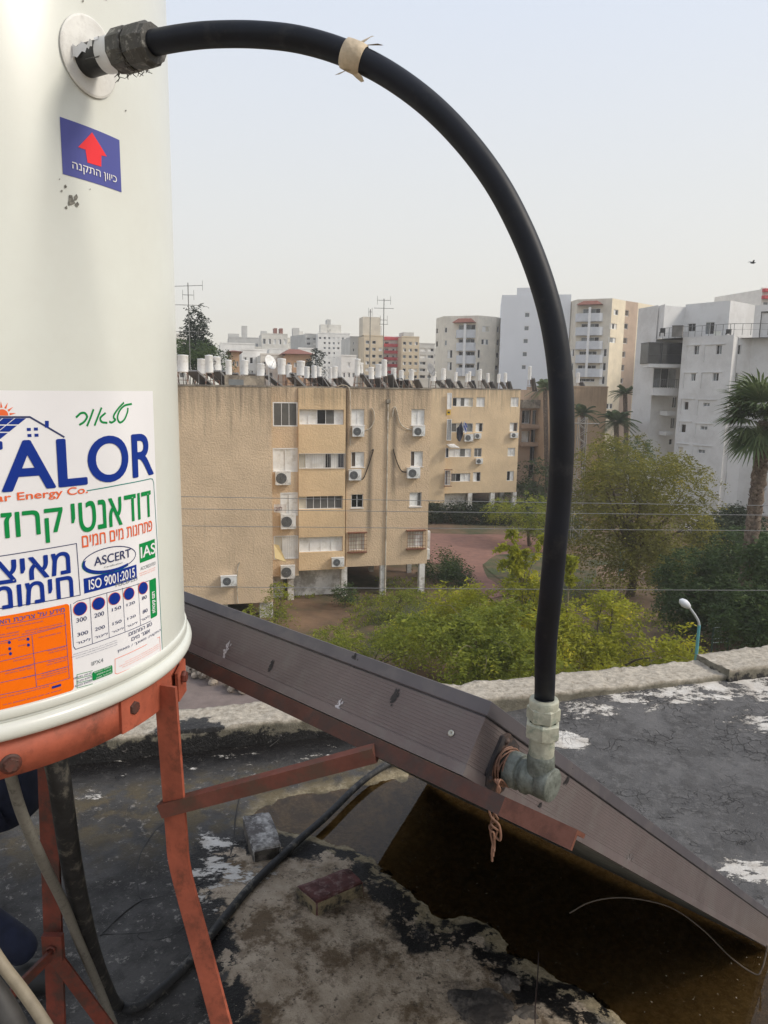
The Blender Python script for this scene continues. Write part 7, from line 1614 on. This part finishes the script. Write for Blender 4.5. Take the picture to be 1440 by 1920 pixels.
tree('leafy_tree', 'round green tree on the skyline behind the conifer', gnd(365, 75), [bl(360, 665, 75, 2.5, 2.2, 1.4), bl(395, 668, 75, 2.4, 2, 1.0), bl(340, 660, 75, 1.6, 1.5, 1.2)], 800, m_drk, size=.22, L=.6, nleaf=13, seed=20)
b_ = [bl(368, 680-k*12, 80, .25+.19*(9-k), .25+.19*(9-k), .8) for k in range(9)]
tree('conifer', 'dark pointed conifer rising behind the tall antenna', gnd(368, 80), b_, 800, m_con, size=.26, L=.75, nleaf=13, seed=21, droop=.2, gap=-.6)
tree('shrub', 'small dark round tree among the houses below the skyline', gnd(s4(785), 130), [bl(s4(785), 680, 130, 1.4, 1.4, 2.2)], 200, m_con, size=.4, L=.7, nleaf=12, seed=22, cat='tree')
for k, (x, y, Y, r_) in enumerate(((1060, 985, 76, 2.0), (1180, 850, 84, 2.6))): tree('leafy_tree', ['dark bush showing just right of the pipe under the mast', 'green tree top between the palm pair and the white block'][k], gnd(x, Y), [bl(x, y, Y, r_, r_, r_*.8)], 420, m_drk, size=.24, L=.7, nleaf=13, seed=30+k)
for k, (x, y, Y, n_) in enumerate(((985, 1020, 34.5, 9), (1072, 1040, 33.5, 5))):
    rg_ = random.Random(60+k); A_ = Vector(gnd(x, Y)); A_.z = PY(x, 1110, Y).z; t = thing('tree_shoot', ['spray of long yellow shoots standing up left of the lower pipe', 'thin yellow shoot just right of the lower pipe'][k], 'tree', (A_.x, A_.y, GZ)); Q = []; b = MB()
    b.tube([Vector((A_.x, A_.y, GZ)), A_], [.05, .04], 6)
    for j in range(n_):
        e = PY(x+rg_.uniform(-55, 55)*(1 if k == 0 else .25), y+rg_.uniform(-25, 45), Y+rg_.uniform(-.5, .5)); sp_ = spline([A_, A_.lerp(e, .5)+Vector((rg_.uniform(-.2, .2), 0, .25)), e, e+Vector((rg_.uniform(-.5, .5), 0, -.25))], 8); b.tube(sp_, [.022-.0007*i for i in range(len(sp_))], 4)
        P_ = np.array([tuple(q) for q in sp_[8:]]); Q.append(leaves(P_, 16, .2, (.07, .07, .07), np.random.default_rng(90+j), .35, .9, .5))
    b.build('stem', m_twig, t); quads('crown', np.concatenate(Q), m_yel, t)
# ground cover that nobody could count
rgx = np.random.default_rng(5); n = 9000
pxs = rgx.uniform(500, 1300, n); pys = rgx.uniform(1085, 1290, n); pt = np.array([PZ(x, y, GZ+.02)[:] for x, y in zip(pxs, pys)])
dens = np.array([noise.noise(Vector((p[0]*.22, p[1]*.22, 0))) for p in pt]); pt = pt[(dens > -.02) & ((pxs > 640) | (dens > .25))]
V = leaves(pt, 5, .22, (.18, .18, .06), rgx, -.6, .9, .35); o = quads('ground_cover', V, m_mid); tag(o, 'low weeds and ground cover on the brown yard earth', None, None, 'stuff')
# ---------------- palms
def date_palm(name, label, base, top, nf, L, m, seed, tr=.22, droop=.9):
    rg = random.Random(seed); base, top = Vector(base), Vector(top); t = thing(name, label, 'palm tree', base); Q = []
    for k in range(nf):
        az = rg.uniform(0, 2*math.pi); el = rg.uniform(-.35, 1.2); d = Vector((math.cos(az)*math.cos(el), math.sin(az)*math.cos(el), math.sin(el))); l = L*rg.uniform(.8, 1.1); side = Vector((-d.y, d.x, 0)).normalized()
        for j in range(26):
            f = (j+2)/28; p = top+d*l*f+Vector((0, 0, -1))*l*droop*.5*f*f
            for s_ in (-1, 1):
                ld = (side*s_+d*.55+Vector((0, 0, -.3-.5*f))).normalized(); ll = l*.26*(1.1-.7*f); w = d*.035*l/2
                Q.append([p-w, p+w, p+ld*ll+w*.2, p+ld*ll-w*.2])
    quads('crown', np.array([[tuple(v) for v in q] for q in Q]), m, t)
    b = MB(); n = 14; b.tube([base.lerp(top, i/n) for i in range(n+1)], [tr*(1.05+.10*(i % 2)) for i in range(n+1)], 9); b.build('trunk', m_ptr, t); return t
def fan_palm(name, label, base, top, nf, L, m, seed, tr=.28):
    rg = random.Random(seed); base, top = Vector(base), Vector(top); t = thing(name, label, 'palm tree', base); Q = []; Q2 = []
    for k in range(nf):
        az = rg.uniform(0, 2*math.pi); el = rg.uniform(-.75, 1.25); d = Vector((math.cos(az)*math.cos(el), math.sin(az)*math.cos(el), math.sin(el))); l = L*rg.uniform(.75, 1.1)
        hub = top+d*l*.5; side = Vector((-d.y, d.x, .0)).normalized(); up = side.cross(d).normalized()
        w = side*.03; Q2.append([top-w, top+w, hub+w*.6, hub-w*.6])
        for j in range(22):
            a = R(-105+210*j/21); dd = (d*math.cos(a)+side*math.sin(a)+up*rg.uniform(-.08, .08)+Vector((0, 0, -.12))).normalized(); ll = l*.62*(1-.18*abs(a)/1.8)*rg.uniform(.85, 1.05); ww = up.cross(dd).normalized()*.045*L*.5
            m1 = hub+dd*ll*.6; e = hub+dd*ll+Vector((0, 0, -.22*ll)); Q.append([hub, m1+ww, e, m1-ww])
    quads('crown', np.array([[tuple(v) for v in q] for q in Q+Q2]), m, t)
    b = MB(); n = 60; b.tube([base.lerp(top, i/n)+Vector((.03*math.sin(i*1.7), 0, 0)) for i in range(n+1)], [tr*(.92+.12*(i % 2)+rg.uniform(-.05, .08))*(1.0+.15*(i/n)) for i in range(n+1)], 12)
    b.build('trunk', m_ptr, t)
    b = MB()
    for i in range(420):
        f = rg.uniform(.12, .985); az = rg.uniform(0, 6.283); o = Vector((math.cos(az), math.sin(az), 0)); p = base.lerp(top, f)+o*tr*.85; s_ = Vector((-o.y, o.x, 0))*.05
        b.quad(p-s_, p+s_, p+o*.16+Vector((0, 0, .18))+s_*.6, p+o*.16+Vector((0, 0, .18))-s_*.6)
    b.build('leaf_bases', m_boot, t); return t
m_ptr = mat('palm_trunk', (.13, .095, .07), .95, .35, 6, bump=.03, bscale=9, dirt=(.26, .20, .15), dirtscale=5, dirtamt=.3); m_boot = mat('palm_leaf_bases', (.10, .06, .042), .95, .3, 8)
fan_palm('fan_palm', 'big fan palm with shaggy brown trunk in front of the white block', gnd(1404, 40), PY(1436, 790, 40), 60, 3.0, m_plm, 1, .34)
date_palm('date_palm', 'slim palm with feather crown in front of the cream tower', gnd(1172, 105), PY(1172, 737, 105), 26, 2.3, m_plm, 2, .28)
date_palm('date_palm', 'wide low date palm above the huge feathery tree', gnd(1158, 96), PY(1155, 790, 96), 34, 3.2, m_plm, 3, .3)
date_palm('date_palm', 'date palm close beside the right side of the pipe', gnd(1092, 98), PY(1092, 775, 98), 30, 2.6, m_plm, 4, .3)
date_palm('date_palm', 'palm crown in front of the brown block left of the pipe', gnd(1022, 108), PY(1022, 728, 108), 26, 3.0, m_plm, 5, .3)
# white van half hidden under the trees
P = PZ(1315, 967, GZ); P = PY(1320, 975, 76); P.z = GZ; van = thing('van', 'pale parked van half hidden behind the huge feathery tree', 'van', P); b = MB()
sec = [(-2.2, .35), (-2.25, 1.1), (-1.5, 1.25), (-1.0, 1.95), (2.0, 2.0), (2.2, 1.8), (2.25, .4)]
b.add([P+Vector((x, y, z)) for y in (-.85, .85) for x, z in sec], [tuple(range(7)), tuple(reversed(range(7, 14)))]+[(i, 7+i, 7+(i+1) % 7, (i+1) % 7) for i in range(7)]); b.build('body', mat('van_paint', (.55, .52, .48), .4, .05, 2), van)
b = MB(); b.quad(P+Vector((-1.2, -.86, 1.2)), P+Vector((1.9, -.86, 1.25)), P+Vector((1.9, -.86, 1.8)), P+Vector((-.9, -.86, 1.8))); b.build('side_window', M_dark, van)
for x in (-1.4, 1.4): b = MB(); b.lathe(P+Vector((x, -.9, .33)), (0, 1, 0), [(0, 0), (0, .33), (.2, .33), (.2, 0)], 16); b.build('wheel', M_dark, van)
# ================================================================== HAZE
def haze():
    m = bpy.data.materials.new('haze'); m.use_nodes = True; t = m.node_tree; t.nodes.clear(); o = t.nodes.new('ShaderNodeOutputMaterial'); v = t.nodes.new('ShaderNodeVolumePrincipled')
    v.inputs['Color'].default_value = (.93, .92, .90, 1); v.inputs['Density'].default_value = HAZE_D; v.inputs['Anisotropy'].default_value = .3; t.links.new(v.outputs[0], o.inputs['Volume'])
    b = MB(); b.box((0, 130, 12), (500, 560, 53)); h = b.build('haze', m); h['kind'] = 'stuff'; h['label'] = 'pale dusty air softening the far buildings'
HAZE_D = .0008
haze()
for o in list(bpy.data.objects):
    if '_o' in o: del o['_o']
    if '_i' in o: del o['_i']
